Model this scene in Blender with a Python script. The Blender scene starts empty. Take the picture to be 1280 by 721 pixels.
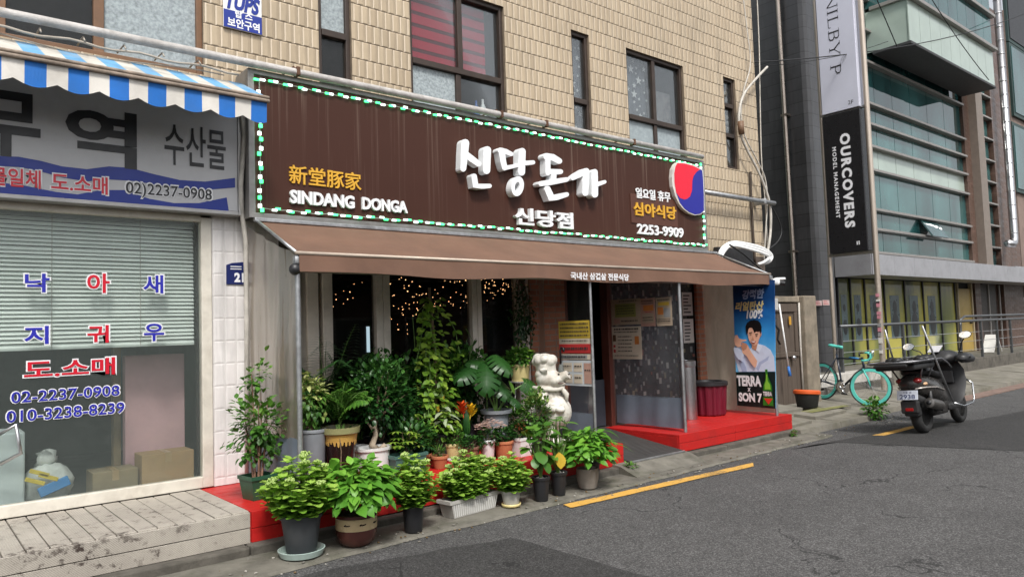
import bpy, bmesh, math, random
import numpy as np
from mathutils import Vector, Matrix

# ------------------------------------------------------------------ camera, sky, sun, exposure
scene = bpy.context.scene
COL = scene.collection
R = math.radians
YAW, PITCH, ROLL, FPX, EYE = R(39.95), R(3.33), R(-1.905), 920.0, 1.6
_f = Vector((math.sin(YAW)*math.cos(PITCH), math.cos(YAW)*math.cos(PITCH), math.sin(PITCH)))
_r0 = Vector((math.cos(YAW), -math.sin(YAW), 0)); _u0 = _r0.cross(_f)
CR = _r0*math.cos(ROLL) + _u0*math.sin(ROLL)
CU = _u0*math.cos(ROLL) - _r0*math.sin(ROLL)
CF = _f
CAM = Vector((0, 0, EYE))
cd = bpy.data.cameras.new('camera'); cam = bpy.data.objects.new('camera', cd); COL.objects.link(cam)
m = Matrix((( CR.x, CU.x, -CF.x, 0), (CR.y, CU.y, -CF.y, 0), (CR.z, CU.z, -CF.z, EYE), (0, 0, 0, 1)))
cam.matrix_world = m
cd.sensor_width = 36; cd.lens = FPX/1280*36; cd.clip_start = .05; cd.clip_end = 500
scene.camera = cam

SUN_EL, SUN_AZ = R(52), R(205)            # azimuth clockwise from +Y
w = bpy.data.worlds.new('World'); scene.world = w; w.use_nodes = True
nt = w.node_tree; bg = nt.nodes['Background']
sky = nt.nodes.new('ShaderNodeTexSky'); sky.sky_type = 'NISHITA'; sky.sun_disc = False
sky.sun_elevation = SUN_EL; sky.sun_rotation = SUN_AZ; sky.dust_density = 3.0; sky.air_density = 1.0
hs = nt.nodes.new('ShaderNodeHueSaturation'); hs.inputs['Saturation'].default_value = .22
nt.links.new(sky.outputs[0], hs.inputs['Color']); nt.links.new(hs.outputs[0], bg.inputs['Color'])
bg.inputs['Strength'].default_value = .105
sd = bpy.data.lights.new('sun', 'SUN'); sd.energy = 1.5; sd.angle = R(10); sd.color = (1, .97, .92)
sun = bpy.data.objects.new('sun', sd); COL.objects.link(sun)
sdir = Vector((math.sin(SUN_AZ)*math.cos(SUN_EL), math.cos(SUN_AZ)*math.cos(SUN_EL), math.sin(SUN_EL)))
sun.rotation_euler = sdir.to_track_quat('Z', 'Y').to_euler()
vs = scene.view_settings
scene.display_settings.display_device = 'sRGB'
vs.view_transform = 'Standard'; vs.look = 'None'; vs.gamma = 1; vs.use_curve_mapping = False
vs.exposure = 1.02
scene.cycles.max_bounces = 8; scene.cycles.transparent_max_bounces = 16
scene.cycles.caustics_reflective = False; scene.cycles.caustics_refractive = False
scene.cycles.use_denoising = True
rnd = random.Random(7)

# ------------------------------------------------------------------ measured points (photo pixels -> real planes)
def ray(x, y): return CR*((x-640)/FPX) - CU*((y-360.5)/FPX) + CF
def Zp(x, y, z=0.0): d = ray(x, y); return CAM + d*((z-EYE)/d.z)
def Yp(x, y, Y): d = ray(x, y); return CAM + d*(Y/d.y)
def Xp(x, y, X): d = ray(x, y); return CAM + d*(X/d.x)

# ------------------------------------------------------------------ materials
def lin(c):
    return tuple(((v/12.92) if v <= .04045 else ((v+.055)/1.055)**2.4) for v in c)
def srgb(r, g, b): return lin((r/255, g/255, b/255))
MATS = {}
class NT:
    def __init__(s, mat): s.t = mat.node_tree; s.n = s.t.nodes; s.l = s.t.links
    def new(s, kind, **kw):
        n = s.n.new('ShaderNode'+kind)
        for k, v in kw.items(): setattr(n, k, v)
        return n
    def put(s, sock, v):
        if hasattr(v, 'links') or isinstance(v, bpy.types.NodeSocket): s.l.new(v, sock)
        else: sock.default_value = v
    def math(s, op, a, b=0.0, c=0.0, clamp=False):
        n = s.new('Math', operation=op, use_clamp=clamp)
        s.put(n.inputs[0], a); s.put(n.inputs[1], b)
        if len(n.inputs) > 2: s.put(n.inputs[2], c)
        return n.outputs[0]
    def mix(s, f, a, b):
        n = s.new('Mix', data_type='RGBA'); s.put(n.inputs[0], f)
        for sock, v in ((n.inputs[6], a), (n.inputs[7], b)):
            s.put(sock, (*v, 1) if isinstance(v, tuple) and len(v) == 3 else v)
        return n.outputs[2]
    def ramp(s, f, stops):
        n = s.new('ValToRGB'); s.put(n.inputs[0], f); e = n.color_ramp.elements
        while len(e) < len(stops): e.new(.5)
        for el, (p, c) in zip(e, stops):
            el.position = p; el.color = (*c, 1) if len(c) == 3 else c
        return n.outputs[0]
    def pos(s):
        return s.new('TexCoord').outputs['Object']
    def scaled(s, sc):
        n = s.new('Mapping'); s.l.new(s.pos(), n.inputs[0]); n.inputs['Scale'].default_value = sc; return n.outputs[0]
    def noise(s, scale=5, detail=4, rough=.55, vec=None, dist=0):
        n = s.new('TexNoise'); n.inputs['Scale'].default_value = scale; n.inputs['Detail'].default_value = detail
        n.inputs['Roughness'].default_value = rough; n.inputs['Distortion'].default_value = dist
        s.l.new(vec if vec is not None else s.pos(), n.inputs['Vector']); return n.outputs[0]
    def bump(s, h, strength=.3, dist=.01):
        n = s.new('Bump'); n.inputs['Strength'].default_value = strength; n.inputs['Distance'].default_value = dist
        s.l.new(h, n.inputs['Height']); return n.outputs[0]
def newmat(name):
    mt = bpy.data.materials.new(name); mt.use_nodes = True; MATS[name] = mt
    q = NT(mt); q.b = q.n['Principled BSDF']; return mt, q
def mul(c, k): return tuple(min(1, max(0, v*k)) for v in c)
def pbr(name, col, rough=.5, metal=0, var=.15, scale=6, bump=0, bscale=60, dirt=0, dirtcol=(.06, .05, .04), dscale=3, spec=.5, stretch=(1, 1, 1)):
    if name in MATS: return MATS[name]
    mt, q = newmat(name)
    n1 = q.noise(scale, 5, .6, q.scaled(stretch))
    f = q.math('MULTIPLY_ADD', n1, 2.2, -.6, True)
    c = q.mix(f, mul(col, 1-var), mul(col, 1+var))
    if dirt:
        n2 = q.noise(dscale, 8, .7, q.scaled(stretch), .4)
        d = q.math('MULTIPLY', q.math('MULTIPLY_ADD', n2, 4, -1.9, True), dirt)
        c = q.mix(d, c, dirtcol)
    q.l.new(c, q.b.inputs['Base Color'])
    n3 = q.noise(scale*3, 3)
    q.put(q.b.inputs['Roughness'], q.math('MULTIPLY_ADD', n3, .25, rough-.12, True))
    q.b.inputs['Metallic'].default_value = metal
    q.b.inputs['Specular IOR Level'].default_value = spec
    if bump:
        q.l.new(q.bump(q.noise(bscale, 4), bump, .01), q.b.inputs['Normal'])
    return mt
def emis(name, col, strength):
    if name in MATS: return MATS[name]
    mt, q = newmat(name)
    q.b.inputs['Base Color'].default_value = (*mul(col, .6), 1)
    q.b.inputs['Emission Color'].default_value = (*col, 1); q.b.inputs['Emission Strength'].default_value = strength
    return mt
def glass(name, tint=(.9, .95, .95), dust=.05, dustcol=(.5, .5, .5), gloss=1.0, pattern=0, pscale=20, rough=.01):
    if name in MATS: return MATS[name]
    mt, q = newmat(name)
    tr = q.new('BsdfTransparent'); tr.inputs[0].default_value = (*tint, 1)
    gl = q.new('BsdfGlossy'); gl.inputs['Roughness'].default_value = rough
    df = q.new('BsdfDiffuse'); df.inputs[0].default_value = (*dustcol, 1)
    n = q.noise(pscale, 6, .65)
    fac = q.math('MULTIPLY_ADD', n, pattern*3 if pattern else dust*.8, (dust-1.5*pattern) if pattern else dust*.6, True)
    m1 = q.new('MixShader'); q.l.new(fac, m1.inputs[0]); q.l.new(tr.outputs[0], m1.inputs[1]); q.l.new(df.outputs[0], m1.inputs[2])
    fr = q.new('Fresnel'); fr.inputs[0].default_value = 1.5
    m2 = q.new('MixShader'); q.l.new(q.math('MULTIPLY', fr.outputs[0], gloss, 0, True), m2.inputs[0])
    q.l.new(m1.outputs[0], m2.inputs[1]); q.l.new(gl.outputs[0], m2.inputs[2])
    q.l.new(m2.outputs[0], q.n['Material Output'].inputs[0])
    q.n.remove(q.b); return mt
def vinyl(name, tint, haze, hazecol, wr=1.0):
    mt, q = newmat(name)
    tr = q.new('BsdfTransparent'); tr.inputs[0].default_value = (*tint, 1)
    df = q.new('BsdfDiffuse'); df.inputs[0].default_value = (*hazecol, 1)
    tl = q.new('BsdfTranslucent'); tl.inputs[0].default_value = (*hazecol, 1)
    ad = q.new('MixShader'); ad.inputs[0].default_value = .4
    q.l.new(df.outputs[0], ad.inputs[1]); q.l.new(tl.outputs[0], ad.inputs[2])
    n = q.noise(3.2, 7, .62, q.scaled((1.6, 1.6, .45)), .8)
    fac = q.math('MULTIPLY_ADD', n, haze*1.3, haze*.35, True)
    m1 = q.new('MixShader'); q.l.new(fac, m1.inputs[0]); q.l.new(tr.outputs[0], m1.inputs[1]); q.l.new(ad.outputs[0], m1.inputs[2])
    gl = q.new('BsdfGlossy'); gl.inputs['Roughness'].default_value = .36
    bp = q.bump(q.noise(5, 3, .5, q.scaled((1.5, 1.5, .45))), .5*wr, .02)
    q.l.new(bp, gl.inputs['Normal'])
    fr = q.new('Fresnel'); fr.inputs[0].default_value = 1.28
    m2 = q.new('MixShader'); q.l.new(q.math('MULTIPLY', fr.outputs[0], .4), m2.inputs[0]); q.l.new(m1.outputs[0], m2.inputs[1]); q.l.new(gl.outputs[0], m2.inputs[2])
    q.l.new(m2.outputs[0], q.n['Material Output'].inputs[0]); q.n.remove(q.b); return mt
def leafmat(name, stops, rough=.45, trans=.25):
    if name in MATS: return MATS[name]
    mt, q = newmat(name)
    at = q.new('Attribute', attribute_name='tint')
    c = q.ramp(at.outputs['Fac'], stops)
    q.l.new(c, q.b.inputs['Base Color']); q.b.inputs['Roughness'].default_value = rough
    q.b.inputs['Specular IOR Level'].default_value = .35
    tl = q.new('BsdfTranslucent'); q.l.new(c, tl.inputs[0])
    mx = q.new('MixShader'); mx.inputs[0].default_value = trans
    q.l.new(q.b.outputs[0], mx.inputs[1]); q.l.new(tl.outputs[0], mx.inputs[2])
    q.l.new(mx.outputs[0], q.n['Material Output'].inputs[0]); return mt

# ------------------------------------------------------------------ mesh builder
class MB:
    def __init__(s): s.v = []; s.f = []; s.t = []; s.mi = []; s.cur = 0; s.tint = .5
    def add(s, vs, fs):
        o = len(s.v); s.v += [tuple(p) for p in vs]
        for f in fs:
            s.f.append(tuple(i+o for i in f)); s.t.append(s.tint); s.mi.append(s.cur)
        return s
    def box(s, x0, x1, y0, y1, z0, z1, c=0.0, M=None):
        if x1 < x0: x0, x1 = x1, x0
        if y1 < y0: y0, y1 = y1, y0
        if z1 < z0: z0, z1 = z1, z0
        c = min(c, (x1-x0)*.45, (y1-y0)*.45, (z1-z0)*.45)
        if c <= 0:
            vs = [(x, y, z) for z in (z0, z1) for y in (y0, y1) for x in (x0, x1)]
            fs = [(0, 2, 3, 1), (4, 5, 7, 6), (0, 1, 5, 4), (2, 6, 7, 3), (0, 4, 6, 2), (1, 3, 7, 5)]
        else:
            bm = bmesh.new(); bmesh.ops.create_cube(bm, size=1)
            for v in bm.verts: v.co = Vector(((x0+x1)/2+v.co.x*(x1-x0), (y0+y1)/2+v.co.y*(y1-y0), (z0+z1)/2+v.co.z*(z1-z0)))
            bmesh.ops.bevel(bm, geom=bm.edges[:], offset=c, segments=2, profile=.5, affect='EDGES')
            bm.verts.index_update(); vs = [v.co.copy() for v in bm.verts]; fs = [[v.index for v in f.verts] for f in bm.faces]; bm.free()
        if M is not None: vs = [M @ Vector(v) for v in vs]
        return s.add(vs, fs)
    def tube(s, path, r, n=8, cap=True, closed=False):
        P = [Vector(p) for p in path]; rr = r if isinstance(r, (list, tuple)) else [r]*len(P)
        rings = []; prev = None
        for i, p in enumerate(P):
            if closed: d = P[(i+1) % len(P)] - P[i-1]
            else: d = (P[min(i+1, len(P)-1)] - P[max(i-1, 0)])
            d = d.normalized() if d.length > 1e-9 else Vector((0, 0, 1))
            if prev is None:
                a = Vector((0, 0, 1)) if abs(d.z) < .9 else Vector((1, 0, 0))
                u = d.cross(a).normalized()
            else: u = (prev - d*prev.dot(d)); u = u.normalized() if u.length > 1e-6 else d.orthogonal().normalized()
            prev = u; v = d.cross(u)
            rings.append([p + (u*math.cos(2*math.pi*k/n) + v*math.sin(2*math.pi*k/n))*rr[i] for k in range(n)])
        vs = [q for rg in rings for q in rg]; fs = []
        L = len(P)
        for i in range(L if closed else L-1):
            for k in range(n):
                a = i*n+k; b = i*n+(k+1) % n; j = (i+1) % L
                fs.append((a, b, j*n+(k+1) % n, j*n+k))
        if cap and not closed: fs += [tuple(range(n-1, -1, -1)), tuple((L-1)*n+k for k in range(n))]
        return s.add(vs, fs)
    def lathe(s, prof, c=(0, 0, 0), n=28, M=None, sx=1, sy=1):
        vs = []; fs = []
        for (r, z) in prof:
            for k in range(n):
                a = 2*math.pi*k/n; vs.append(Vector((c[0]+r*sx*math.cos(a), c[1]+r*sy*math.sin(a), c[2]+z)))
        for i in range(len(prof)-1):
            for k in range(n):
                fs.append((i*n+k, i*n+(k+1) % n, (i+1)*n+(k+1) % n, (i+1)*n+k))
        if prof[0][0] > 1e-5: fs.append(tuple(range(n-1, -1, -1)))
        if prof[-1][0] > 1e-5: fs.append(tuple((len(prof)-1)*n+k for k in range(n)))
        if M is not None: vs = [M @ v for v in vs]
        return s.add(vs, fs)
    def prism(s, pts, off):
        """closed outline (3D points, one plane) pushed along off"""
        off = Vector(off); P = [Vector(p) for p in pts]; n = len(P)
        nrm = Vector()
        for i in range(n): nrm += P[i].cross(P[(i+1) % n])
        if nrm.dot(off) < 0: P.reverse()
        # P faces along off
        vs = [p + off for p in P] + P
        fs = [tuple(range(n)), tuple(range(2*n-1, n-1, -1))]
        for i in range(n):
            j = (i+1) % n; fs.append((i, n+i, n+j, j))
        return s.add(vs, fs)
    def quad(s, a, b, c, d): return s.add([a, b, c, d], [(0, 1, 2, 3)])
    def ball(s, c, r, n=10, m=7, sc=(1, 1, 1)):
        vs = [Vector((c[0], c[1], c[2]-r*sc[2]))]
        for i in range(1, m):
            t = math.pi*i/m
            for k in range(n):
                a = 2*math.pi*k/n
                vs.append(Vector((c[0]+r*sc[0]*math.sin(t)*math.cos(a), c[1]+r*sc[1]*math.sin(t)*math.sin(a), c[2]-r*sc[2]*math.cos(t))))
        vs.append(Vector((c[0], c[1], c[2]+r*sc[2]))); fs = []
        for k in range(n): fs.append((0, 1+(k+1) % n, 1+k))
        for i in range(m-2):
            for k in range(n):
                a = 1+i*n+k; b = 1+i*n+(k+1) % n; fs.append((a, b, b+n, a+n))
        l = len(vs)-1
        for k in range(n): fs.append((l, 1+(m-2)*n+k, 1+(m-2)*n+(k+1) % n))
        return s.add(vs, fs)
    def loft(s, rings, cap=True, closed=True):
        n = len(rings[0]); vs = [p for rg in rings for p in rg]; fs = []
        for i in range(len(rings)-1):
            for k in range(n if closed else n-1):
                fs.append((i*n+k, i*n+(k+1) % n, (i+1)*n+(k+1) % n, (i+1)*n+k))
        if cap and closed: fs += [tuple(range(n-1, -1, -1)), tuple((len(rings)-1)*n+k for k in range(n))]
        return s.add(vs, fs)
    def leaf(s, p, d, nrm, L, W, shape='oval', bend=.3, fold=.25, seg=4, tint=None):
        p = Vector(p); t = Vector(d).normalized(); nrm = Vector(nrm)
        sd_ = t.cross(nrm)
        if sd_.length < 1e-4: sd_ = t.orthogonal()
        sd_.normalize(); n = sd_.cross(t)
        vs = []; fs = []
        for i in range(seg+1):
            u = i/seg
            if shape == 'oval': wd = math.sin(math.pi*min(1, u*.97+.02))**.75
            elif shape == 'point': wd = (math.sin(math.pi*u**.72)**.9) if 0 < u < 1 else .02
            elif shape == 'round': wd = math.sqrt(max(0, 1-(2*u-1)**2))*1.0 if 0 < u < 1 else .12
            elif shape == 'spoon': wd = [.18, .72, 1.0, .88, .30][min(4, int(round(u*4)))]
            elif shape == 'strap': wd = (1-u**3)*.9+.05
            else: wd = 1
            if u == 0: wd = max(.06, wd*.3)
            c = p + t*(L*(u - .12*bend*u*u)) - n*(bend*L*u*u)
            h = W*.5*wd
            vs += [c - sd_*h + n*(fold*h), c, c + sd_*h + n*(fold*h)]
        for i in range(seg):
            a = i*3; fs += [(a, a+1, a+4, a+3), (a+1, a+2, a+5, a+4)]
        if tint is not None: s.tint = tint
        return s.add(vs, fs)

def build(name, mb, mats, parent=None, smooth=False, label=None, angle=None):
    me = bpy.data.meshes.new(name); me.from_pydata(mb.v, [], mb.f); me.update()
    mats = mats if isinstance(mats, (list, tuple)) else [mats]
    for mm in mats: me.materials.append(mm)
    n = len(me.polygons)
    if len(mats) > 1: me.polygons.foreach_set('material_index', mb.mi)
    if len(set(mb.t)) > 1 or any('tint' == x for x in ()):
        at = me.attributes.new('tint', 'FLOAT', 'FACE'); at.data.foreach_set('value', mb.t)
    if smooth:
        me.polygons.foreach_set('use_smooth', [True]*n)
        if angle is not None:
            try: me.set_sharp_from_angle(angle=R(angle))
            except Exception: pass
    o = bpy.data.objects.new(name, me); COL.objects.link(o)
    if parent is not None:
        o.parent = parent
        if parent.type == 'EMPTY': o.matrix_parent_inverse = parent.matrix_basis.inverted()
    if label: o['label'] = label
    return o
def tag(o, label, cat, group=None, kind=None):
    if label: o['label'] = label
    if cat: o['category'] = cat
    if group: o['group'] = group
    if kind: o['kind'] = kind
    return o
def thing(name, label, cat, loc=(0, 0, 0), rz=0, group=None):
    o = bpy.data.objects.new(name, None); COL.objects.link(o); o.empty_display_size = .1
    o.location = loc; o.rotation_euler = (0, 0, rz)
    o.matrix_basis = Matrix.Translation(loc) @ Matrix.Rotation(rz, 4, 'Z')
    return tag(o, label, cat, group)
def copy_tree(o, parent=None):
    c = o.copy(); COL.objects.link(c)
    if parent is not None: c.parent = parent
    for ch in list(o.children): copy_tree(ch, c)
    return c
def struct(name, mb, mt, smooth=False):
    return tag(build(name, mb, mt, None, smooth), None, None, None, 'structure')

# text laid on a plane: P0 lower-left, U right, V up (unit), fitted to w x h
_VF = [None]
def text_mb(mb, s, P0, U, V, w, h, ext=.0, bold=0.0, shear=0, res=3, space=1.0):
    cu = bpy.data.curves.new('txt', 'FONT'); cu.body = s; cu.resolution_u = res
    cu.offset = bold; cu.shear = shear; cu.space_character = space; cu.fill_mode = 'BOTH' if ext > 0 else 'FRONT'
    cu.extrude = .1 if ext > 0 else 0
    o = bpy.data.objects.new('txt', cu); COL.objects.link(o)
    dg = bpy.context.evaluated_depsgraph_get()
    me = bpy.data.meshes.new_from_object(o.evaluated_get(dg))
    co = [v.co.copy() for v in me.vertices]; fs = [tuple(p.vertices) for p in me.polygons]
    bpy.data.objects.remove(o); bpy.data.curves.remove(cu); bpy.data.meshes.remove(me)
    if not co: return
    x0 = min(c.x for c in co); x1 = max(c.x for c in co); y0 = min(c.y for c in co); y1 = max(c.y for c in co)
    P0 = Vector(P0); U = Vector(U); V = Vector(V); N = U.cross(V)
    out = []
    for c in co:
        z = (c.z+.1)/.2*ext if ext > 0 else 0
        out.append(P0 + U*((c.x-x0)/(x1-x0)*w) + V*((c.y-y0)/(y1-y0)*h) + N*z)
    mb.add(out, fs)
def text_y(mb, s, Y, pl, pr, ext=0, bold=.02, grow=0, shear=0):
    """lower-left and upper-right photo pixels on the facade-parallel plane Y"""
    a = Yp(*pl, Y); b = Yp(*pr, Y)
    text_mb(mb, s, (a.x-grow, Y, a.z-grow), (1, 0, 0), (0, 0, 1), b.x-a.x+2*grow, b.z-a.z+2*grow, ext, bold, shear)
def text_x(mb, s, X, pl, pr, ext=0, bold=.02, shear=0):
    """same on a plane X = const that faces -X (left to right is +Y to -Y)"""
    a = Xp(*pl, X); b = Xp(*pr, X)
    text_mb(mb, s, (X, a.y, a.z), (0, -1, 0), (0, 0, 1), a.y-b.y, b.z-a.z, ext, bold, shear)
def zoom_pts(pts, ox, oy, sc, fn, k): return [fn(ox+x/sc, oy+y/sc, k) for x, y in pts]

# common materials
M = {}
M['steel'] = pbr('brushed steel', (.55, .55, .56), .32, 1, .1, 30)
M['galv'] = pbr('galvanised pipe', (.42, .43, .44), .45, .8, .25, 14, dirt=.5)
M['pipe'] = pbr('grey weathered pipe', (.36, .35, .34), .6, .3, .25, 10, .2, dirt=.4)
M['black'] = pbr('black plastic', (.018, .018, .02), .45, 0, .3, 8)
M['blackrub'] = pbr('black rubber', (.02, .02, .02), .75, 0, .3, 20, .2)
M['white'] = pbr('white paint', (.74, .73, .70), .5, 0, .06, 5, dirt=.25, dirtcol=(.3, .27, .22))
M['whiteplastic'] = pbr('white plastic', (.78, .78, .77), .35, 0, .05, 8)
M['cable'] = pbr('pale grey cable', (.5, .47, .42), .6, 0, .2, 9, dirt=.4)
M['cableblk'] = pbr('black cable', (.015, .015, .016), .6)
M['soil'] = pbr('potting soil', (.035, .024, .016), .95, 0, .5, 30, .8, 90)
M['bark'] = pbr('brown twig bark', (.16, .11, .07), .85, 0, .3, 25, .4)
M['stemgreen'] = pbr('green stem', (.10, .19, .04), .6, 0, .3, 12)
M['paper'] = pbr('white paper', (.68, .66, .62), .6, 0, .06, 4)
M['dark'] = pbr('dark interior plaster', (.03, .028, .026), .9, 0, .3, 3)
def redwood():
    mt, q = newmat('red painted wood'); n = q.noise(2.2, 7, .7); n2 = q.noise(16, 6, .75); g_ = q.noise(1, 4, .6, q.scaled((3, 30, 30)))
    c = q.mix(q.math('MULTIPLY_ADD', g_, 1.6, -.3, True), (.40, .010, .009), (.52, .014, .011))
    c = q.mix(q.math('MULTIPLY', q.math('MULTIPLY_ADD', n, 4, -2.0, True), .55), c, (.17, .014, .012))
    c = q.mix(q.math('MULTIPLY', q.math('MULTIPLY_ADD', n2, 9, -5.7, True), .6), c, (.30, .12, .09))
    q.l.new(c, q.b.inputs['Base Color']); q.put(q.b.inputs['Roughness'], q.math('MULTIPLY_ADD', n, .45, .28)); q.l.new(q.bump(q.math('ADD', g_, n2), .25, .006), q.b.inputs['Normal']); return mt
M['red'] = redwood()
# ------------------------------------------------------------------ ground
def asphalt(name, base, speck, big=.25):
    mt, q = newmat(name)
    v = q.new('TexVoronoi', feature='F1'); v.inputs['Scale'].default_value = 115; q.l.new(q.pos(), v.inputs['Vector'])
    sep = q.new('SeparateColor'); q.l.new(v.outputs['Color'], sep.inputs[0])
    g = q.math('POWER', sep.outputs[0], 2.2)
    n1 = q.noise(.7, 6, .65); n2 = q.noise(5, 6, .7); n3 = q.noise(.25, 3, .5, q.scaled((.35, 1.6, 1)))
    k = q.math('MULTIPLY_ADD', n1, big*2, 1-big)
    k = q.math('MULTIPLY', k, q.math('MULTIPLY_ADD', n2, .6, .7))
    k = q.math('MULTIPLY', k, q.math('MULTIPLY_ADD', n3, .5, .75))
    val = q.math('MULTIPLY', k, q.math('MULTIPLY_ADD', g, speck, base))
    c = q.new('CombineColor')
    q.put(c.inputs[0], q.math('MULTIPLY', val, 1.02)); q.put(c.inputs[1], val); q.put(c.inputs[2], q.math('MULTIPLY', val, .99))
    # hairline cracks
    cr = q.new('TexVoronoi', feature='DISTANCE_TO_EDGE'); cr.inputs['Scale'].default_value = .55
    nv = q.new('TexNoise'); nv.inputs['Scale'].default_value = 2.2; nv.inputs['Detail'].default_value = 6; q.l.new(q.pos(), nv.inputs['Vector'])
    va = q.new('VectorMath', operation='MULTIPLY_ADD'); q.l.new(nv.outputs['Color'], va.inputs[0]); va.inputs[1].default_value = (.9, .9, .9); q.l.new(q.pos(), va.inputs[2])
    q.l.new(va.outputs[0], cr.inputs['Vector'])
    ck = q.math('MULTIPLY', q.math('LESS_THAN', cr.outputs[0], .006), q.math('GREATER_THAN', n1, .5))
    st_ = q.noise(1.6, 7, .7, q.scaled((.5, 1.3, 1)), .6); oil = q.math('MULTIPLY', q.math('MULTIPLY_ADD', st_, 6, -3.7, True), .55)
    cc_ = q.mix(oil, c.outputs[0], (.022, .021, .020)); pale = q.math('MULTIPLY', q.math('MULTIPLY_ADD', q.noise(2.3, 7, .75), 6, -3.9, True), .3)
    cc_ = q.mix(pale, cc_, (.15, .14, .125))
    col = q.mix(q.math('MULTIPLY', ck, .75), cc_, (.015, .015, .015))
    q.l.new(col, q.b.inputs['Base Color']); q.b.inputs['Roughness'].default_value = .82
    q.b.inputs['Specular IOR Level'].default_value = .35
    q.l.new(q.bump(sep.outputs[0], .55, .006), q.b.inputs['Normal']); return mt
M['asphalt'] = asphalt('worn grey asphalt', .045, .115, .36)
M['asphalt_dark'] = asphalt('darker asphalt', .026, .05, .2)
M['concrete'] = pbr('stained street concrete', (.145, .135, .112), .88, 0, .35, 5, .5, 60, dirt=.9, dirtcol=(.050, .052, .030), dscale=2.6)
M['kerbstone'] = pbr('dirty kerb concrete', (.105, .095, .080), .9, 0, .35, 5, .5, 40, dirt=.8, dirtcol=(.035, .032, .024), dscale=4)
M['slab'] = pbr('pale paving slab', (.185, .172, .142), .85, 0, .3, 3, .5, 60, dirt=.9, dirtcol=(.085, .08, .045), dscale=1.6)
def worn_yellow():
    mt, q = newmat('worn yellow road paint')
    n = q.noise(38, 6, .75); n2 = q.noise(3, 4)
    f = q.math('MULTIPLY_ADD', q.math('MULTIPLY_ADD', n2, .5, n), 7, -5.35, True)
    c = q.mix(q.noise(8, 4), (.58, .31, .05), (.68, .40, .09))
    c = q.mix(q.math('SUBTRACT', 1.0, q.math('SUBTRACT', 1.0, f)), c, (.12, .10, .07))
    q.l.new(c, q.b.inputs['Base Color']); q.b.inputs['Roughness'].default_value = .7
    q.l.new(q.bump(q.noise(110, 3), .4, .006), q.b.inputs['Normal']); return mt
M['yellow_paint'] = worn_yellow()

g = MB(); g.quad((-150, -150, 0), (250, -150, 0), (250, 150, 0), (-150, 150, 0)); struct('road', g, M['asphalt'])
def flat(name, pts, z, mt): b = MB(); b.add([(x, y, z) for x, y in pts], [tuple(range(len(pts)))]); return struct(name, b, mt)
def ragged(pts, step=.18, amp=.018, seed=3):
    r = random.Random(seed); out = []
    for i, a in enumerate(pts):
        b = pts[(i+1) % len(pts)]; n = max(1, int(math.hypot(b[0]-a[0], b[1]-a[1])/step))
        for k in range(n):
            t = k/n; out.append((a[0]+(b[0]-a[0])*t + r.uniform(-amp, amp), a[1]+(b[1]-a[1])*t + r.uniform(-amp, amp)))
    return out
flat('road_patch', ragged([(-3, 4.93), (2.39, 4.82), (3.69, 4.50), (3.72, 3.0), (3.4, .5), (-3, .3)]), .004, M['asphalt_dark'])  # newer asphalt patch
flat('road_patch', ragged([(8.6, 4.98), (9.2, 4.92), (9.52, 4.82), (9.9, 3.6), (10.25, 2.6), (13.5, 3.2), (15.5, 3.9), (12.9, 4.22), (12.0, 4.62), (10.65, 4.80)]), .004, M['asphalt_dark'])  # darker stretch of road surface round the scooter
flat('road_marking', ragged([(4.70, 4.98), (4.66, 4.84), (7.38, 4.70), (7.56, 4.82)], .12, .006), .008, M['yellow_paint'])
flat('road_marking', ragged([(10.35, 4.72), (10.40, 4.59), (11.75, 4.56), (11.8, 4.68)], .12, .006), .008, M['yellow_paint'])

# concrete gutter strip in front of the shops, with a thin broken lip towards the asphalt
b = MB(); xs = [-4+.25*i for i in range(57)]
r_ = random.Random(5); fr = []; fh = []
for x in xs:
    y = 4.97+.012*x + r_.uniform(-.018, .018); fr.append((x, y, .004)); fh.append((x, y+.02, .024+r_.uniform(-.003, .003)))
for i in range(len(xs)-1):
    x0, x1 = xs[i], xs[i+1]
    b.quad(fr[i], fr[i+1], fh[i+1], fh[i]); b.quad(fh[i], fh[i+1], (x1, 5.47, .034), (x0, 5.47, .034))
struct('gutter', b, M['concrete'])
b = MB(); x = -4.0; r_ = random.Random(9)
while x < 9.6:
    L = 1.0; 
    if not (5.95 < x+.5 < 7.2):
        b.box(x+.004, min(x+L, 9.72)-.004, 5.45, 5.75, 0, .095+r_.uniform(-.006, .006), .012)
    x += L
struct('kerb', b, M['kerbstone'])
b = MB(); b.prism([(5.98, 5.20, .03), (5.98, 5.56, .03), (5.98, 5.56, .125), (5.98, 5.44, .115)], (1.22, 0, 0)); struct('ramp_apron', b, M['concrete'])
# pavement to the right of the shop, rising gently towards the buildings
b = MB()
for (x0, x1) in [(9.74, 10.9), (10.91, 12.3), (12.31, 13.9), (13.91, 15.6), (15.61, 18), (18.01, 22), (22.01, 30), (30.01, 60)]:
    yk = 5.42 if x0 < 12.3 else 5.62
    b.add([(x0, yk, 0), (x1, yk, 0), (x1, yk+.02, .085), (x0, yk+.02, .085)], [(0, 1, 2, 3)])
    b.add([(x0, yk+.02, .085), (x1, yk+.02, .085), (x1, yk+.22, .095), (x0, yk+.22, .095)], [(0, 1, 2, 3)])
    b.add([(x0, yk+.23, .092), (x1, yk+.23, .092), (x1, 7.25, .22), (x0, 7.25, .22)], [(0, 1, 2, 3)])
    b.add([(x0, yk, 0), (x0, 7.25, 0), (x0, 7.25, .22), (x0, yk+.02, .085)], [(0, 3, 2, 1)])
struct('pavement', b, M['slab'])
b = MB()
for i in range(30): b.box(13.4+i*1.0, 14.39+i*1.0, 5.28, 5.60, 0, .02, .004)
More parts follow.
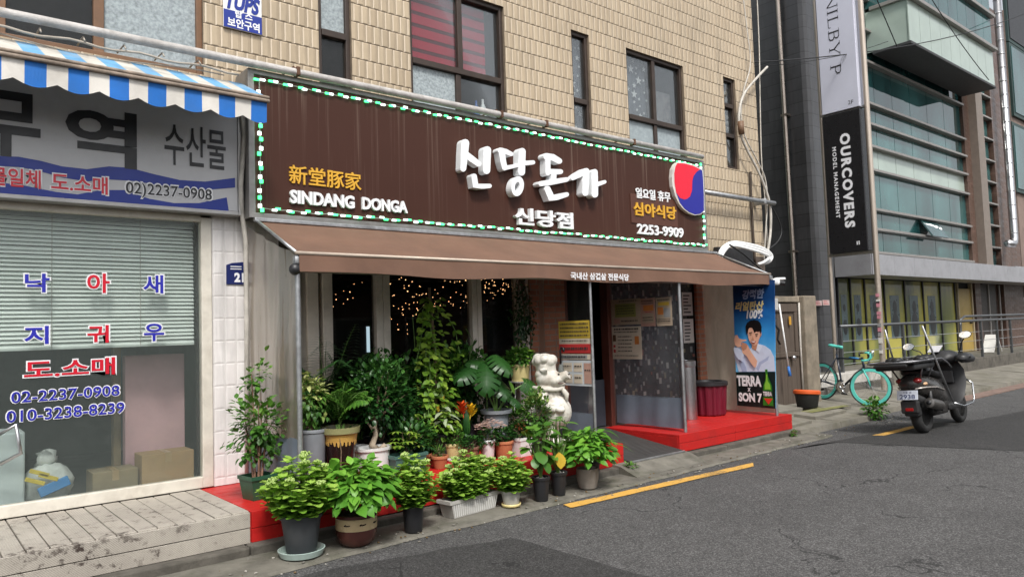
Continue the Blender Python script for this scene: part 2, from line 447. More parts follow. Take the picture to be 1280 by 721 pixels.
struct('gutter', b, pbr('reddish gutter brick', (.20, .135, .11), .9, 0, .3, 9, .4, 50, dirt=.5))
b = MB(); b.box(9.74, 12.2, 7.25, 12, -.1, .2); b.box(12.2, 70, 7.28, 12, -.1, .45); struct('terrace', b, M['concrete'])
# loose steps and broken slabs between the red deck and the kerb
b = MB()
for (x, y, z, L, W, a) in [(10.2, 6.3, .14, .9, .5, .1), (10.9, 6.6, .17, 1.0, .55, -.08), (11.3, 5.95, .12, 1.1, .35, .05), (12.1, 6.25, .15, .8, .4, -.1), (10.1, 5.75, .10, .7, .25, .06)]:
    b.box(-L/2, L/2, -W/2, W/2, -.05, .05, .012, Matrix.Translation((x, y, z)) @ Matrix.Rotation(a, 4, 'Z') @ Matrix.Rotation(R(4), 4, 'X'))
struct('paving_slabs', b, M['slab'])
flat('moss_patch', [(11.0, 5.93), (12.2, 5.9), (12.25, 6.1), (11.7, 6.2), (11.05, 6.15)], .18, pbr('mossy ground', (.17, .17, .06), .95, 0, .4, 8, .6, 40))

b = MB(); r_ = random.Random(44)
for _ in range(420):
    x = r_.uniform(-1, 13); y = (4.97+.012*x)+r_.gauss(.0, .06) if r_.random() < .6 else r_.uniform(5.0, 5.42); b.cur = r_.choice([0, 0, 0, 1, 2]); rr = r_.uniform(.004, .011)
    b.ball((x, y, (.03 if y > 4.99+.012*x else .006)+rr*.3), rr, 5, 4, (r_.uniform(.8, 1.6), r_.uniform(.8, 1.6), .6))
tag(build('grit', b, [pbr('grey grit', (.16, .15, .13), .9), pbr('pale grit', (.38, .36, .32), .9), pbr('dry leaf bit', (.14, .09, .04), .9)]), 'small grit and leaf bits along the gutter edge', 'grit', kind='stuff')
# ------------------------------------------------------------------ the tiled building
def tilemat(name, tw, th, c0, c1, joint, vjoint=.012, hj=.03, offset=.5, jitter=.14, bevel=.16, bs=.35, edge=None):
    mt, q = newmat(name)
    sp = q.new('SeparateXYZ'); q.l.new(q.pos(), sp.inputs[0])
    rz = q.math('DIVIDE', sp.outputs[2], th); row = q.math('FLOOR', rz)
    xo = q.math('ADD', q.math('DIVIDE', q.math('ADD', sp.outputs[0], sp.outputs[1]), tw), q.math('MULTIPLY', q.math('FLOORED_MODULO', row, 2.0), offset))
    u = q.math('FRACT', xo); v = q.math('FRACT', rz)
    cell = q.new('CombineXYZ'); q.put(cell.inputs[0], q.math('FLOOR', xo)); q.put(cell.inputs[1], row)
    wn = q.new('TexWhiteNoise', noise_dimensions='2D'); q.l.new(cell.outputs[0], wn.inputs['Vector'])
    ed = q.math('MINIMUM', q.math('MULTIPLY', q.math('MINIMUM', u, q.math('SUBTRACT', 1.0, u)), 1/vjoint),
                q.math('MULTIPLY', q.math('MINIMUM', v, q.math('SUBTRACT', 1.0, v)), 1/hj))
    jm = q.math('MULTIPLY_ADD', ed, 1.6, -.5, True)          # 0 in the joint, 1 on the tile
    base = q.mix(wn.outputs[0], c0, c1)
    n = q.noise(.9, 6, .65); n2 = q.noise(5, 5, .7, q.scaled((2.5, 2.5, .5)))
    base = q.mix(q.math('MULTIPLY_ADD', n2, 2.4, -1.05, True), base, mul(c0, .72))
    base = q.mix(q.math('MULTIPLY', q.math('MULTIPLY_ADD', n, 4, -1.9, True), .45), base, mul(c0, .55))
    drip = q.math('MULTIPLY', q.math('MULTIPLY_ADD', q.noise(1, 5, .6, q.scaled((5, 5, .28))), 7, -4.0, True), .6)
    base = q.mix(drip, base, mul(c0, .45)); odd = q.math('GREATER_THAN', wn.outputs[0], .965); base = q.mix(q.math('MULTIPLY', odd, .4), base, mul(c0, .7))
    rust = q.math('MULTIPLY_ADD', q.noise(9, 3, .6), 30, -23.4, True); base = q.mix(q.math('MULTIPLY', rust, .8), base, (.10, .05, .025))
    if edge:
        bevel_glint = q.math('MULTIPLY', q.math('LESS_THAN', q.math('ABSOLUTE', q.math('SUBTRACT', u, .12)), .07), q.math('MULTIPLY_ADD', n2, 2.0, -.35, True))  # bevel highlight of the glaze painted as a pale line on each tile
        base = q.mix(q.math('MULTIPLY', bevel_glint, .75), base, edge)
    q.l.new(q.mix(jm, joint, base), q.b.inputs['Base Color'])
    q.put(q.b.inputs['Roughness'], q.math('MULTIPLY_ADD', wn.outputs[0], .2, .28))
    h = q.math('MINIMUM', q.math('MULTIPLY', u, 1/bevel), q.math('MULTIPLY', q.math('SUBTRACT', 1.0, u), 1/bevel*.7))
    h = q.math('MINIMUM', q.math('MINIMUM', h, 1.0), q.math('MULTIPLY', q.math('MINIMUM', v, q.math('SUBTRACT', 1.0, v)), 14))
    h = q.math('ADD', h, q.math('MULTIPLY', wn.outputs[0], .35))
    q.l.new(q.bump(h, bs, .010), q.b.inputs['Normal']); return mt
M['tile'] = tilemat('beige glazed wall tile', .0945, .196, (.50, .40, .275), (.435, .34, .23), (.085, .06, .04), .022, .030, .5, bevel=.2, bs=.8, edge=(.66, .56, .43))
M['tile_white'] = tilemat('white pillar tile', .1, .2, (.80, .77, .75), (.76, .72, .70), (.55, .52, .50), .016, .02, 0)
def brickmat(name, axis=0):
    mt, q = newmat(name)
    sp = q.new('SeparateXYZ'); q.l.new(q.pos(), sp.inputs[0]); cb = q.new('CombineXYZ')
    q.put(cb.inputs[0], q.math('ADD', sp.outputs[0], sp.outputs[1])); q.l.new(sp.outputs[2], cb.inputs[1])
    br = q.new('TexBrick'); q.l.new(cb.outputs[0], br.inputs['Vector'])
    br.inputs['Color1'].default_value = (.52, .20, .105, 1); br.inputs['Color2'].default_value = (.38, .14, .075, 1)
    br.inputs['Mortar'].default_value = (.30, .25, .2, 1); br.inputs['Scale'].default_value = 1; br.inputs['Mortar Size'].default_value = .008
    br.inputs['Brick Width'].default_value = .2; br.inputs['Row Height'].default_value = .07; br.inputs['Bias'].default_value = .1
    c = q.mix(q.math('MULTIPLY', q.noise(9, 5), .5), br.outputs[0], (.10, .06, .04))
    q.l.new(c, q.b.inputs['Base Color']); q.b.inputs['Roughness'].default_value = .85
    q.l.new(q.bump(q.math('SUBTRACT', 1.0, br.outputs['Fac']), .7, .01), q.b.inputs['Normal']); return mt
M['brick'] = brickmat('orange red brick')

WY = 6.8
building = thing('tiled_building', 'old two storey building clad in beige vertical tiles above two shops', 'building', (4.5, WY, 0))
openings = [(.0, 2.12, 4.02, 5.3), (3.25, 3.62, 4.10, 5.62), (4.34, 5.71, 4.12, 5.60), (6.87, 7.21, 4.10, 5.60), (7.97, 9.29, 4.10, 5.60), (10.36, 10.70, 4.14, 5.66)]
# ground floor: openings of the two shops
gops = [(-1.6, 2.06, .34, 2.72), (2.78, 5.93, .50, 2.46), (6.52, 7.36, .30, 2.35), (7.46, 9.30, .45, 2.35)]
up = MB(); rev = None
def wall_with_holes(mb, x0, x1, z0, z1, y, holes, depth, rmb):
    xs = sorted({x0, x1, *[h[0] for h in holes], *[h[1] for h in holes]}); zs = sorted({z0, z1, *[h[2] for h in holes], *[h[3] for h in holes]})
    for i in range(len(xs)-1):
        for j in range(len(zs)-1):
            cx = (xs[i]+xs[i+1])/2; cz = (zs[j]+zs[j+1])/2
            if any(h[0] < cx < h[1] and h[2] < cz < h[3] for h in holes): continue
            mb.quad((xs[i], y, zs[j]), (xs[i+1], y, zs[j]), (xs[i+1], y, zs[j+1]), (xs[i], y, zs[j+1]))
    for (a, c, d, e) in holes:
        if rmb is None: rmb_ = MB()
        else: rmb_ = rmb
        rmb_.quad((a, y, d), (c, y, d), (c, y+depth, d), (a, y+depth, d)); rmb_.quad((a, y, e), (a, y+depth, e), (c, y+depth, e), (c, y, e))
        rmb_.quad((a, y, d), (a, y+depth, d), (a, y+depth, e), (a, y, e)); rmb_.quad((c, y, d), (c, y, e), (c, y+depth, e), (c, y+depth, d))
        if rmb is None: build('window_reveal', rmb_, pbr('grimy reveal mortar', (.22, .17, .12), .9, 0, .3, 8, .3), building)
wall_with_holes(up, -4, 11.32, 2.72, 9.5, WY, openings, .14, rev)
up.quad((11.32, WY, 0), (11.32, 14, 0), (11.32, 14, 9.5), (11.32, WY, 9.5))
up.quad((-4, WY, 9.5), (11.32, WY, 9.5), (11.32, 14, 9.5), (-4, 14, 9.5)); up.quad((-4, 14, 0), (-4, WY, 0), (-4, WY, 9.5), (-4, 14, 9.5))
up.quad((11.32, 14, 0), (-4, 14, 0), (-4, 14, 9.5), (11.32, 14, 9.5))
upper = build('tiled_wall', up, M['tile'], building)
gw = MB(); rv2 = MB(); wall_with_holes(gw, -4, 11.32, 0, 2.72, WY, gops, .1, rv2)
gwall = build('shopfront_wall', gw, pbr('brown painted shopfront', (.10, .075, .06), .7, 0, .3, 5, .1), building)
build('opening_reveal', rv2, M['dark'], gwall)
# interiors, so that glass looks into rooms
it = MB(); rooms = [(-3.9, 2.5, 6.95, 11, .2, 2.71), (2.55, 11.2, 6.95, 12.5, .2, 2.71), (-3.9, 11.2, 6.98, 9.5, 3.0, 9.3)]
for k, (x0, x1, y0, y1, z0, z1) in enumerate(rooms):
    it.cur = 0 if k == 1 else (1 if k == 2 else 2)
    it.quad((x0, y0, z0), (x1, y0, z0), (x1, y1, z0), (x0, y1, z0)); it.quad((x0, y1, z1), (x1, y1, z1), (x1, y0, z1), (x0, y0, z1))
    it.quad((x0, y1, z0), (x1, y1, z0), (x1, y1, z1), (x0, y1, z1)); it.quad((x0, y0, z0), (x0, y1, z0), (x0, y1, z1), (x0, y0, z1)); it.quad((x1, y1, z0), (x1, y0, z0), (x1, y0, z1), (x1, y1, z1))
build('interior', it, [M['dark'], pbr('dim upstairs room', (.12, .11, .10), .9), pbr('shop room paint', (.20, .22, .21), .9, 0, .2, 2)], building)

M['winframe'] = pbr('dark brown window frame', (.038, .024, .017), .5, 0, .25, 8, dirt=.3)
M['winglass'] = glass('dusty window glass', (.92, .94, .94), .025, (.42, .43, .43), .4)
M['frost'] = glass('patterned frosted glass', (.6, .65, .65), .60, (.50, .56, .58), .5, .40, 34)
M['frost2'] = glass('plain frosted glass', (.5, .55, .55), .72, (.40, .46, .48), .8)
def window(i, grid, panes):
    """grid: list of vertical mullion xs, list of transom zs; panes: (x0,x1,z0,z1,mat)"""
    a, c, d, e = openings[i]; y0, y1 = WY+.035, WY+.11
    fb = MB(); t = .05
    fb.box(a, a+t, y0, y1, d, e, .006); fb.box(c-t, c, y0, y1, d, e, .006)
    fb.box(a+t, c-t, y0+.002, y1-.002, d, d+t, .006); fb.box(a+t, c-t, y0+.002, y1-.002, e-t, e, .006)
    for zz in grid[1]: fb.box(a+t, c-t, y0-.012, y1-.004, zz-.035, zz+.035, .006)
    for (xx, z0, z1, ww) in grid[0]: fb.box(xx-ww, xx+ww, y0+.006, y1-.012, z0, z1, .005)
    f = build('window', fb, M['winframe'] if i else pbr('orange brown window frame', (.17, .085, .04), .55, 0, .2, 8, dirt=.3), building)
    for (x0, x1, z0, z1, mm, off) in panes:
        p = MB(); p.box(x0, x1, WY+.075+off, WY+.083+off, z0, z1); build('pane', p, mm, f)
    return f
w0 = window(0, ([(1.28, 4.02, 5.3, .04), (.6, 4.02, 5.3, .03)], [4.9]), [(.05, 1.26, 4.05, 4.88, M['winglass'], 0), (1.30, 2.07, 4.05, 4.88, M['frost'], 0)])
w1 = window(1, ([], [4.72]), [(3.30, 3.57, 4.12, 4.7, M['winglass'], 0), (3.30, 3.57, 4.74, 5.58, M['frost'], 0)])
w2 = window(2, ([(5.06, 4.7, 5.58, .035), (5.02, 4.15, 4.62, .035)], [4.66]), [(4.39, 5.0, 4.15, 4.62, M['frost'], 0), (5.04, 5.66, 4.15, 4.62, M['winglass'], .01), (4.39, 5.04, 4.7, 5.56, M['winglass'], 0), (5.08, 5.66, 4.7, 5.56, M['winglass'], .012)])
w3 = window(3, ([], [4.66]), [(6.92, 7.16, 4.12, 4.63, M['winglass'], 0), (6.92, 7.16, 4.69, 5.56, M['winglass'], 0)])
w4 = window(4, ([(8.62, 4.15, 5.56, .035)], [4.62]), [(8.02, 8.6, 4.14, 4.58, M['frost2'], 0), (8.65, 9.24, 4.14, 4.58, M['frost2'], .01), (8.02, 8.6, 4.66, 5.56, M['winglass'], 0), (8.65, 9.24, 4.66, 5.56, M['winglass'], .01)])
w5 = window(5, ([], [4.7, 5.2]), [(10.41, 10.65, 4.18, 5.62, M['winglass'], 0)])
# blinds and curtains inside the windows
b = MB(); z = 4.72
while z < 5.58:
    b.cur = 0; b.box(4.38, 5.52, WY+.16, WY+.175, z, min(z+.10, 5.6)); b.cur = 1; b.box(4.38, 5.52, WY+.165, WY+.172, z+.10, z+.145); z += .145
build('roller_blind', b, [pbr('red blind fabric', (.42, .012, .035), .8, 0, .1, 20), pbr('dark red blind mesh', (.10, .008, .014), .8)], w2)
def star(mb, cx, cz, r, y):
    P = []
    for k in range(10):
        a = math.pi/2+k*math.pi/5; rr = r if k % 2 == 0 else r*.42; P.append((cx+rr*math.cos(a), y, cz+rr*math.sin(a)))
    mb.prism(P, (0, -.002, 0))
def curtain(x0, x1, z0, z1, y, parent, n, mcol, smat, seed):
    r = random.Random(seed); c = MB(); K = 40
    rows = [[(x0+(x1-x0)*k/K, y+.018*math.sin(k*1.1+seed)+.008*math.sin(k*2.7), zz) for k in range(K+1)] for zz in (z0, z1)]
    c.loft(rows, False, False); cu = build('curtain', c, mcol, parent, True)
    s = MB(); pts = []
    for _ in range(900):
        rr = r.choice([.022, .03, .045, .07]); p = (r.uniform(x0+rr, x1-rr), r.uniform(z0+rr, z1-rr))
        if all(math.hypot(p[0]-a, p[1]-bb) > rr+c_+.012 for a, bb, c_ in pts): pts.append((*p, rr)); star(s, *p, rr, y-.03)
        if len(pts) >= n: break
    build('star_print', s, smat, parent)
M['curt'] = pbr('grey blue curtain', (.12, .13, .15), .85, 0, .15, 6); M['starw'] = pbr('white star print', (.7, .7, .7), .8)
curtain(8.0, 8.62, 4.66, 5.58, WY+.2, w4, 26, M['curt'], M['starw'], 3)
curtain(6.9, 7.2, 4.12, 5.58, WY+.2, w3, 26, M['curt'], M['starw'], 8)
b = MB(); b.box(8.66, 9.22, WY+.22, WY+.24, 4.66, 5.2); b.box(8.72, 8.98, WY+.19, WY+.21, 4.7, 5.05); build('hanging_cloth', b, pbr('grey hanging cloth', (.16, .15, .15), .9, 0, .5, 9), w4)
b = MB()
for k in range(7): b.box(10.42, 10.63, WY+.1, WY+.17, 4.8+k*.1, 4.88+k*.1, .02)
build('louvre', b, pbr('grey stacked cloth', (.25, .24, .22), .9, 0, .4, 9), w5)
def bottle_mb(cx, cy, z, r, h):
    b = MB(); b.lathe([(r*.9, 0), (r, .01), (r, h*.6), (r*.4, h*.8), (r*.35, h)], (cx, cy, z), 12); return b
tag(build('bottle', bottle_mb(5.36, WY+.16, 4.16, .035, .24), pbr('blue bottle', (.03, .10, .35), .3), None, True), 'small blue bottle standing on the sill behind the red blind window', 'bottle')
tag(build('bottle', bottle_mb(5.47, WY+.17, 4.16, .04, .28), M['whiteplastic'], None, True), 'small white bottle standing on the sill behind the red blind window', 'bottle')

# ------------------------------------------------------------------ left shop: glass front, blind, lettering
M['cream'] = pbr('cream painted metal frame', (.66, .62, .54), .55, 0, .12, 6, dirt=.4, dirtcol=(.25, .2, .14))
f = MB(); SY = 6.74
f.box(2.06, 2.15, SY-.02, SY+.08, .335, 2.70, .006); f.box(-1.6, 2.06, SY-.02, SY+.06, .335, .43, .006); f.box(-1.6, 2.06, SY-.018, SY+.06, 2.66, 2.72, .006)
f.box(-.75, -.67, SY, SY+.05, .43, 2.66, .006)
shopfront = build('shop_window', f, M['cream'], building)
p = MB(); p.box(-1.6, 2.06, SY+.02, SY+.028, .42, 2.67); build('pane', p, glass('hazy shop glass', (.97, .99, .98), .075, (.42, .48, .46), .4), shopfront)  # thin grey-green veil mixed into the clear pane
pil = MB(); pil.box(2.155, 2.56, 6.735, 6.79, .33, 2.73); build('tile_pillar', pil, M['tile_white'], building)
# lettering on the glass
M['l_blue'] = pbr('blue vinyl lettering', srgb(38, 40, 160), .4, 0, .05); M['l_red'] = pbr('red vinyl lettering', srgb(196, 14, 40), .4, 0, .05); M['l_white'] = pbr('white vinyl outline', (.78, .78, .80), .4, 0, .03)
LY = SY+.018
def outlined(parent, s, pl, pr, mt, bold=.022, grow=.011, name='lettering'):
    a = MB(); text_y(a, s, LY-.004, pl, pr, 0, bold); b = MB(); text_y(b, s, LY-.001, pl, pr, 0, bold+.035, grow)
    build(name, b, M['l_white'], parent); build(name, a, mt, parent)
for s, pl, pr, c in [('낙', (31, 365), (62, 342), 'l_blue'), ('아', (109, 366), (137, 342), 'l_red'), ('새', (179, 366.5), (204, 344), 'l_blue'),
                     ('지', (30, 430.5), (61, 407), 'l_blue'), ('귀', (109, 429), (136, 406), 'l_red'), ('우', (180, 426.5), (205, 404), 'l_blue'),
                     ('도.소매', (30, 474), (144, 446), 'l_red')]:
    outlined(shopfront, s, pl, pr, M[c])
for s, pl, pr in [('02-2237-0908', (14, 504), (149.5, 481)), ('010-3238-8239', (8, 528.5), (155.5, 502))]:
    outlined(shopfront, s, pl, pr, M['l_blue'], .012, .008)
# pull handle of the glass door at the far left
b = MB(); hp = [Yp(-12, 549, SY), Yp(20, 531, SY-.10), Yp(26, 566, SY-.10), Yp(-12, 586, SY)]
b.tube(hp, .016, 10); build('door_handle', b, M['steel'], shopfront, True)
# venetian blind behind the glass
bl = thing('venetian_blind', 'pale green horizontal blind half lowered behind the left shop window', 'blind', (.3, 6.9, 1.62)); b = MB(); z = 1.60
while z < 2.66:
    j0, j1 = rnd.uniform(-.003, .003), rnd.uniform(-.003, .003); b.add([(-1.55, 6.875, z+j0), (2.04, 6.875, z+j1), (2.04, 6.905+rnd.uniform(-.004, .004), z+.032+j1), (-1.55, 6.905, z+.032+j0)], [(0, 1, 2, 3)]); z += .0335
build('slats', b, pbr('pale green blind slat', (.84, .89, .85), .5, 0, .06, 3), bl)
b = MB(); b.box(-1.55, 2.04, 6.87, 6.905, 1.575, 1.598, .004); build('bottom_rail', b, pbr('blind rail', (.62, .68, .64), .5), bl)
b = MB()
for x in (-.6, .2, .95, 1.6): b.tube([(x, 6.868, 1.58), (x, 6.868, 2.66)], .0025, 5)
build('cord', b, M['cable'], bl)
# things standing inside the left shop
def carton(name, label, x0, x1, y0, y1, z0, z1, mt, cat='box'):
    b = MB(); b.box(x0, x1, y0, y1, z0, z1, .006); t = thing(name, label, cat, ((x0+x1)/2, (y0+y1)/2, z0)); build('body', b, mt, t)
    c = MB(); c.box((x0+x1)/2-.025, (x0+x1)/2+.025, y0-.002, y1+.002, z1-.08, z1+.002); build('tape', c, pbr('packing tape', (.35, .25, .13), .3), t); return t
M['card'] = pbr('brown cardboard', (.36, .24, .12), .85, 0, .12, 5)
carton('cardboard_box', 'taller brown cardboard box leaning against the left shop window corner', 1.60, 2.02, 6.84, 7.1, .34, .66, M['card'])
carton('cardboard_box', 'darker flat cardboard box just inside the left shop window', 1.24, 1.58, 6.88, 7.15, .34, .56, pbr('dull cardboard', (.24, .19, .11), .85, 0, .15, 5))
b = MB(); b.box(1.55, 2.05, 7.2, 7.3, .34, 1.5, .01); tag(build('pink_board', b, pbr('pink foam board', (.58, .36, .38), .8, 0, .1, 3)), 'pale pink board standing behind the cardboard box in the shop', 'panel')
b = MB(); b.box(.2, .78, 6.9, 7.3, .34, .95, .015); tag(build('foam_box', b, pbr('pale foam box', (.55, .62, .62), .7, 0, .06, 4)), 'pale white foam box inside the shop glass at far left', 'box')
b = MB(); b.box(1.52, 1.58, 7.5, 7.6, .3, 2.6); b.box(-.2, 0, 8, 8.2, .3, 2.6); build('interior_post', b, pbr('tan post', (.30, .22, .12), .8), building)
bg_ = thing('plastic_bag', 'crumpled clear bag with yellow and blue goods behind shop glass', 'bag', (.93, 6.98, .34))
b = MB(); r_ = random.Random(4)
b.ball((.95, 7.0, .50), .17, 18, 12, (1, .6, 1.0)); b.ball((.93, 7.0, .70), .07, 12, 8, (1.1, .6, 1.0)); b.v = [(x+r_.uniform(-.022, .022), y+r_.uniform(-.016, .016), max(.345, z+r_.uniform(-.02, .02))) for x, y, z in b.v]
build('bag_film', b, pbr('milky plastic film', (.52, .55, .52), .4, 0, .25, 9), bg_, True)
b = MB(); 
for k, (dx, z, a) in enumerate([(-.08, .62, .5), (-.02, .58, .5), (-.11, .56, .5)]): b.box(-.07, .07, -.008, .008, -.016, .016, .004, Matrix.Translation((.95+dx, 6.86, z)) @ Matrix.Rotation(-a+.9, 4, 'Y'))
build('yellow_pack', b, pbr('yellow wrapper', (.62, .48, .05), .5), bg_)
b = MB(); b.box(-.11, .11, -.008, .008, -.04, .04, .01, Matrix.Translation((.97, 6.865, .50)) @ Matrix.Rotation(-.35, 4, 'Y')); build('blue_pack', b, pbr('blue wrapper', (.04, .22, .50), .5), bg_)

# ------------------------------------------------------------------ restaurant front at ground level
M['mull'] = pbr('pale aluminium mullion', (.74, .68, .60), .5, .0, .12, 5, dirt=.25)
ff = MB(); FY = 6.82
for x0, x1 in [(3.06, 3.18), (3.225, 3.33), (3.82, 3.90), (3.905, 3.985), (5.06, 5.13), (5.135, 5.20), (5.74, 5.86), (5.87, 5.92)]:
    ff.box(x0, x1, FY-.06, FY+.04, .5, 2.46, .006)
ff.box(2.78, 5.92, FY-.05, FY+.03, .5, .58, .006); ff.box(2.78, 5.92, FY-.048, FY+.03, 2.38, 2.46, .006)
front = build('restaurant_window', ff, M['mull'], building)
p = MB()
for x0, x1 in [(3.33, 3.82), (3.985, 5.06), (5.2, 5.74)]: p.box(x0, x1, FY, FY+.008, .58, 2.38)
build('pane', p, glass('dark restaurant glass', (.70, .70, .70), .012, (.3, .3, .3), .35), front)
b = MB(); b.box(2.565, 2.775, 6.745, 6.79, .33, 2.73); build('tile_strip', b, M['tile_white'], building)
b = MB(); b.box(2.78, 3.06, FY-.03, FY+.02, .5, 2.38); b.box(2.82, 3.02, FY-.045, FY-.03, 1.4, 2.0, .01); b.box(2.80, 3.0, FY-.06, FY-.04, 2.04, 2.3, .008); build('side_panel', b, pbr('grey side panel', (.36, .33, .29), .6, 0, .2, 5), front)
for a_, c_ in ((5.93, 6.52), (9.30, 9.62)): bk = MB(); bk.box(a_, c_, WY-.05, WY+.2, .30, 2.46); build('brick_pier', bk, M['brick'], building)
# door of dark red wood with a grey lower panel, standing open on the dark room
dd = MB(); dd.box(7.30, 7.37, WY-.06, WY+.08, .30, 2.35, .006); dd.box(6.52, 6.57, WY-.05, WY+.08, .30, 2.35, .006); dd.box(6.57, 7.30, WY-.045, WY+.08, 2.29, 2.35, .006)
door = build('door_frame', dd, pbr('dark red brown wood', (.10, .028, .018), .5, 0, .3, 5, stretch=(6, 6, .6)), building)
b = MB(); b.box(6.60, 7.27, WY+.02, WY+.05, .31, .92, .006); build('door_panel', b, pbr('dark slate panel', (.045, .055, .07), .5), door)
b = MB(); b.tube([(6.95, WY-.02, .95), (6.95, WY-.05, 1.0), (6.95, WY-.05, 1.5), (6.95, WY-.02, 1.55)], .014, 8); build('handle', b, pbr('red lacquer handle', (.30, .02, .015), .35), door, True)
# window right of the door with a film of small pale squares
b = MB(); b.box(7.46, 9.30, WY+.03, WY+.04, .45, 2.35); film = build('film_window', b, pbr('dark window film', (.030, .034, .036), .25, 0, .3, 3), building)
b = MB(); r_ = random.Random(12); cells = set(); cols = ['sq_a', 'sq_b', 'sq_c', 'sq_d']
for _ in range(330):
    i, j = r_.randrange(0, 31), r_.randrange(0, 26)
    if (i, j) in cells: continue
    cells |= {(i, j), (i+1, j), (i-1, j), (i, j+1), (i, j-1)}
    x = 7.48+i*.0585; z = .50+j*.07; ww = r_.choice([.03, .045, .055]); hh = r_.choice([.04, .055, .085])
    b.cur = r_.choices([0, 1, 2, 3], [5, 5, 3, 1])[0]; b.box(x, min(x+ww, 9.29), WY+.024, WY+.029, z, min(z+hh, 2.34))
build('square_print', b, [pbr('pale square', (.34, .36, .34), .5), pbr('grey square', (.19, .20, .20), .5), pbr('olive square', (.18, .17, .11), .5), pbr('rust square', (.22, .08, .06), .5)], film)
# ------------------------------------------------------------------ white slatted deck in front of the left shop
def deckmat():
    mt, q = newmat('worn white deck paint')
    sp = q.new('SeparateXYZ'); q.l.new(q.pos(), sp.inputs[0])
    n = q.noise(2.2, 7, .72); n2 = q.noise(14, 6, .7, q.scaled((1, 1, 1)))
    c = q.mix(q.math('MULTIPLY_ADD', n, 2, -.5, True), (.47, .43, .37), (.29, .26, .225))
    chip = q.math('MULTIPLY', q.math('MULTIPLY_ADD', q.math('ADD', n2, q.math('MULTIPLY', q.math('MULTIPLY', q.math('MULTIPLY_ADD', sp.outputs[1], -7, 39.6, True), q.math('GREATER_THAN', sp.outputs[2], .27)), .09)), 14, -7.8, True), q.math('MULTIPLY_ADD', n, 6, -2.6, True))
    c = q.mix(chip, c, (.05, .035, .028)); q.l.new(c, q.b.inputs['Base Color']); q.b.inputs['Roughness'].default_value = .6
    wv = q.math('SINE', q.math('MULTIPLY', q.math('ADD', sp.outputs[0], q.math('MULTIPLY', sp.outputs[2], 1.0)), 420))
    q.l.new(q.bump(q.math('ADD', q.math('MULTIPLY', wv, .5), q.math('MULTIPLY', chip, -2.0)), .35, .004), q.b.inputs['Normal']); return mt
M['deck'] = deckmat()
dk = thing('wooden_deck', 'worn white painted plank deck along the left shop front', 'deck', (.5, 6.1, .1)); b = MB(); x = 2.035; r_ = random.Random(2)
while x > -2.5:
    b.box(x-.122, x-.003, 5.57, 6.715, .298, .33+r_.uniform(-.003, .002), .004); x -= .127
build('planks', b, M['deck'], dk)
b = MB()
for (z0, z1, y) in [(.098, .206, 5.548), (.212, .322, 5.545)]:
    b.box(-2.5, .12, y, y+.022, z0, z1, .003); b.box(.124, 2.035, y+.002, y+.022, z0, z1, .003)
build('fascia_board', b, M['deck'], dk)
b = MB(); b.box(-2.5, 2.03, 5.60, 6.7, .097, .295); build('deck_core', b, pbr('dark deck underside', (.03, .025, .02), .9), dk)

# ------------------------------------------------------------------ red step platform of the restaurant and the entry ramp
def platform(x0, x1, seams, label, zt):
    t = thing('red_platform', label, 'platform', ((x0+x1)/2, 6.2, .1)); b = MB(); y = 5.565; r = random.Random(int(x0*10))
    while y < 6.74:
        b.box(x0, x1, y, min(y+.140, 6.745), zt-.03, zt+r.uniform(-.0015, .0015), .003); y += .143
    build('planks', b, M['red'], t); b = MB()
    for a, c in zip([x0]+seams, seams+[x1]):
        b.box(a+.002, c-.002, 5.545, 5.562, .10, .20, .003); b.box(a+.002, c-.002, 5.543, 5.562, .204, zt+.001, .003)
    b.box(x0-.004, x0+.014, 5.564, 6.745, .10, zt-.032, .003); b.box(x1-.014, x1+.004, 5.564, 6.745, .10, zt-.032, .003)
    build('fascia_board', b, M['red'], t)
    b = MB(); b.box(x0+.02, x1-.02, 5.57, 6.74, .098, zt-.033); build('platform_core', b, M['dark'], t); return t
platform(2.045, 6.17, [4.2], 'red painted wooden platform under the potted plants', .325)
platform(7.16, 9.72, [8.32], 'red painted wooden platform carrying the dark red bin and poster', .305)
def ribmat():
    mt, q = newmat('ribbed black rubber mat'); sp = q.new('SeparateXYZ'); q.l.new(q.pos(), sp.inputs[0])
    n = q.noise(5, 6, .7); q.l.new(q.mix(n, (.018, .018, .018), (.075, .07, .065)), q.b.inputs['Base Color']); q.b.inputs['Roughness'].default_value = .75
    q.l.new(q.bump(q.math('SINE', q.math('MULTIPLY', sp.outputs[1], 150)), .8, .012), q.b.inputs['Normal']); return mt
rp = thing('entrance_ramp', 'dark ribbed rubber ramp between the two red platforms', 'ramp', (6.66, 6.1, .1))
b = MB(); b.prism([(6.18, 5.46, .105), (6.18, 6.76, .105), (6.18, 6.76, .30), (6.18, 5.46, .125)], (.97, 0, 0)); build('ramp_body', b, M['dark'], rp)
b = MB(); b.prism([(6.19, 5.47, .127), (6.19, 6.75, .302), (6.19, 6.75, .31), (6.19, 5.47, .135)], (.95, 0, 0)); build('rubber_mat', b, ribmat(), rp)
b = MB(); b.box(6.19, 7.14, 5.452, 5.47, .118, .138, .003); build('edge_strip', b, M['galv'], rp)

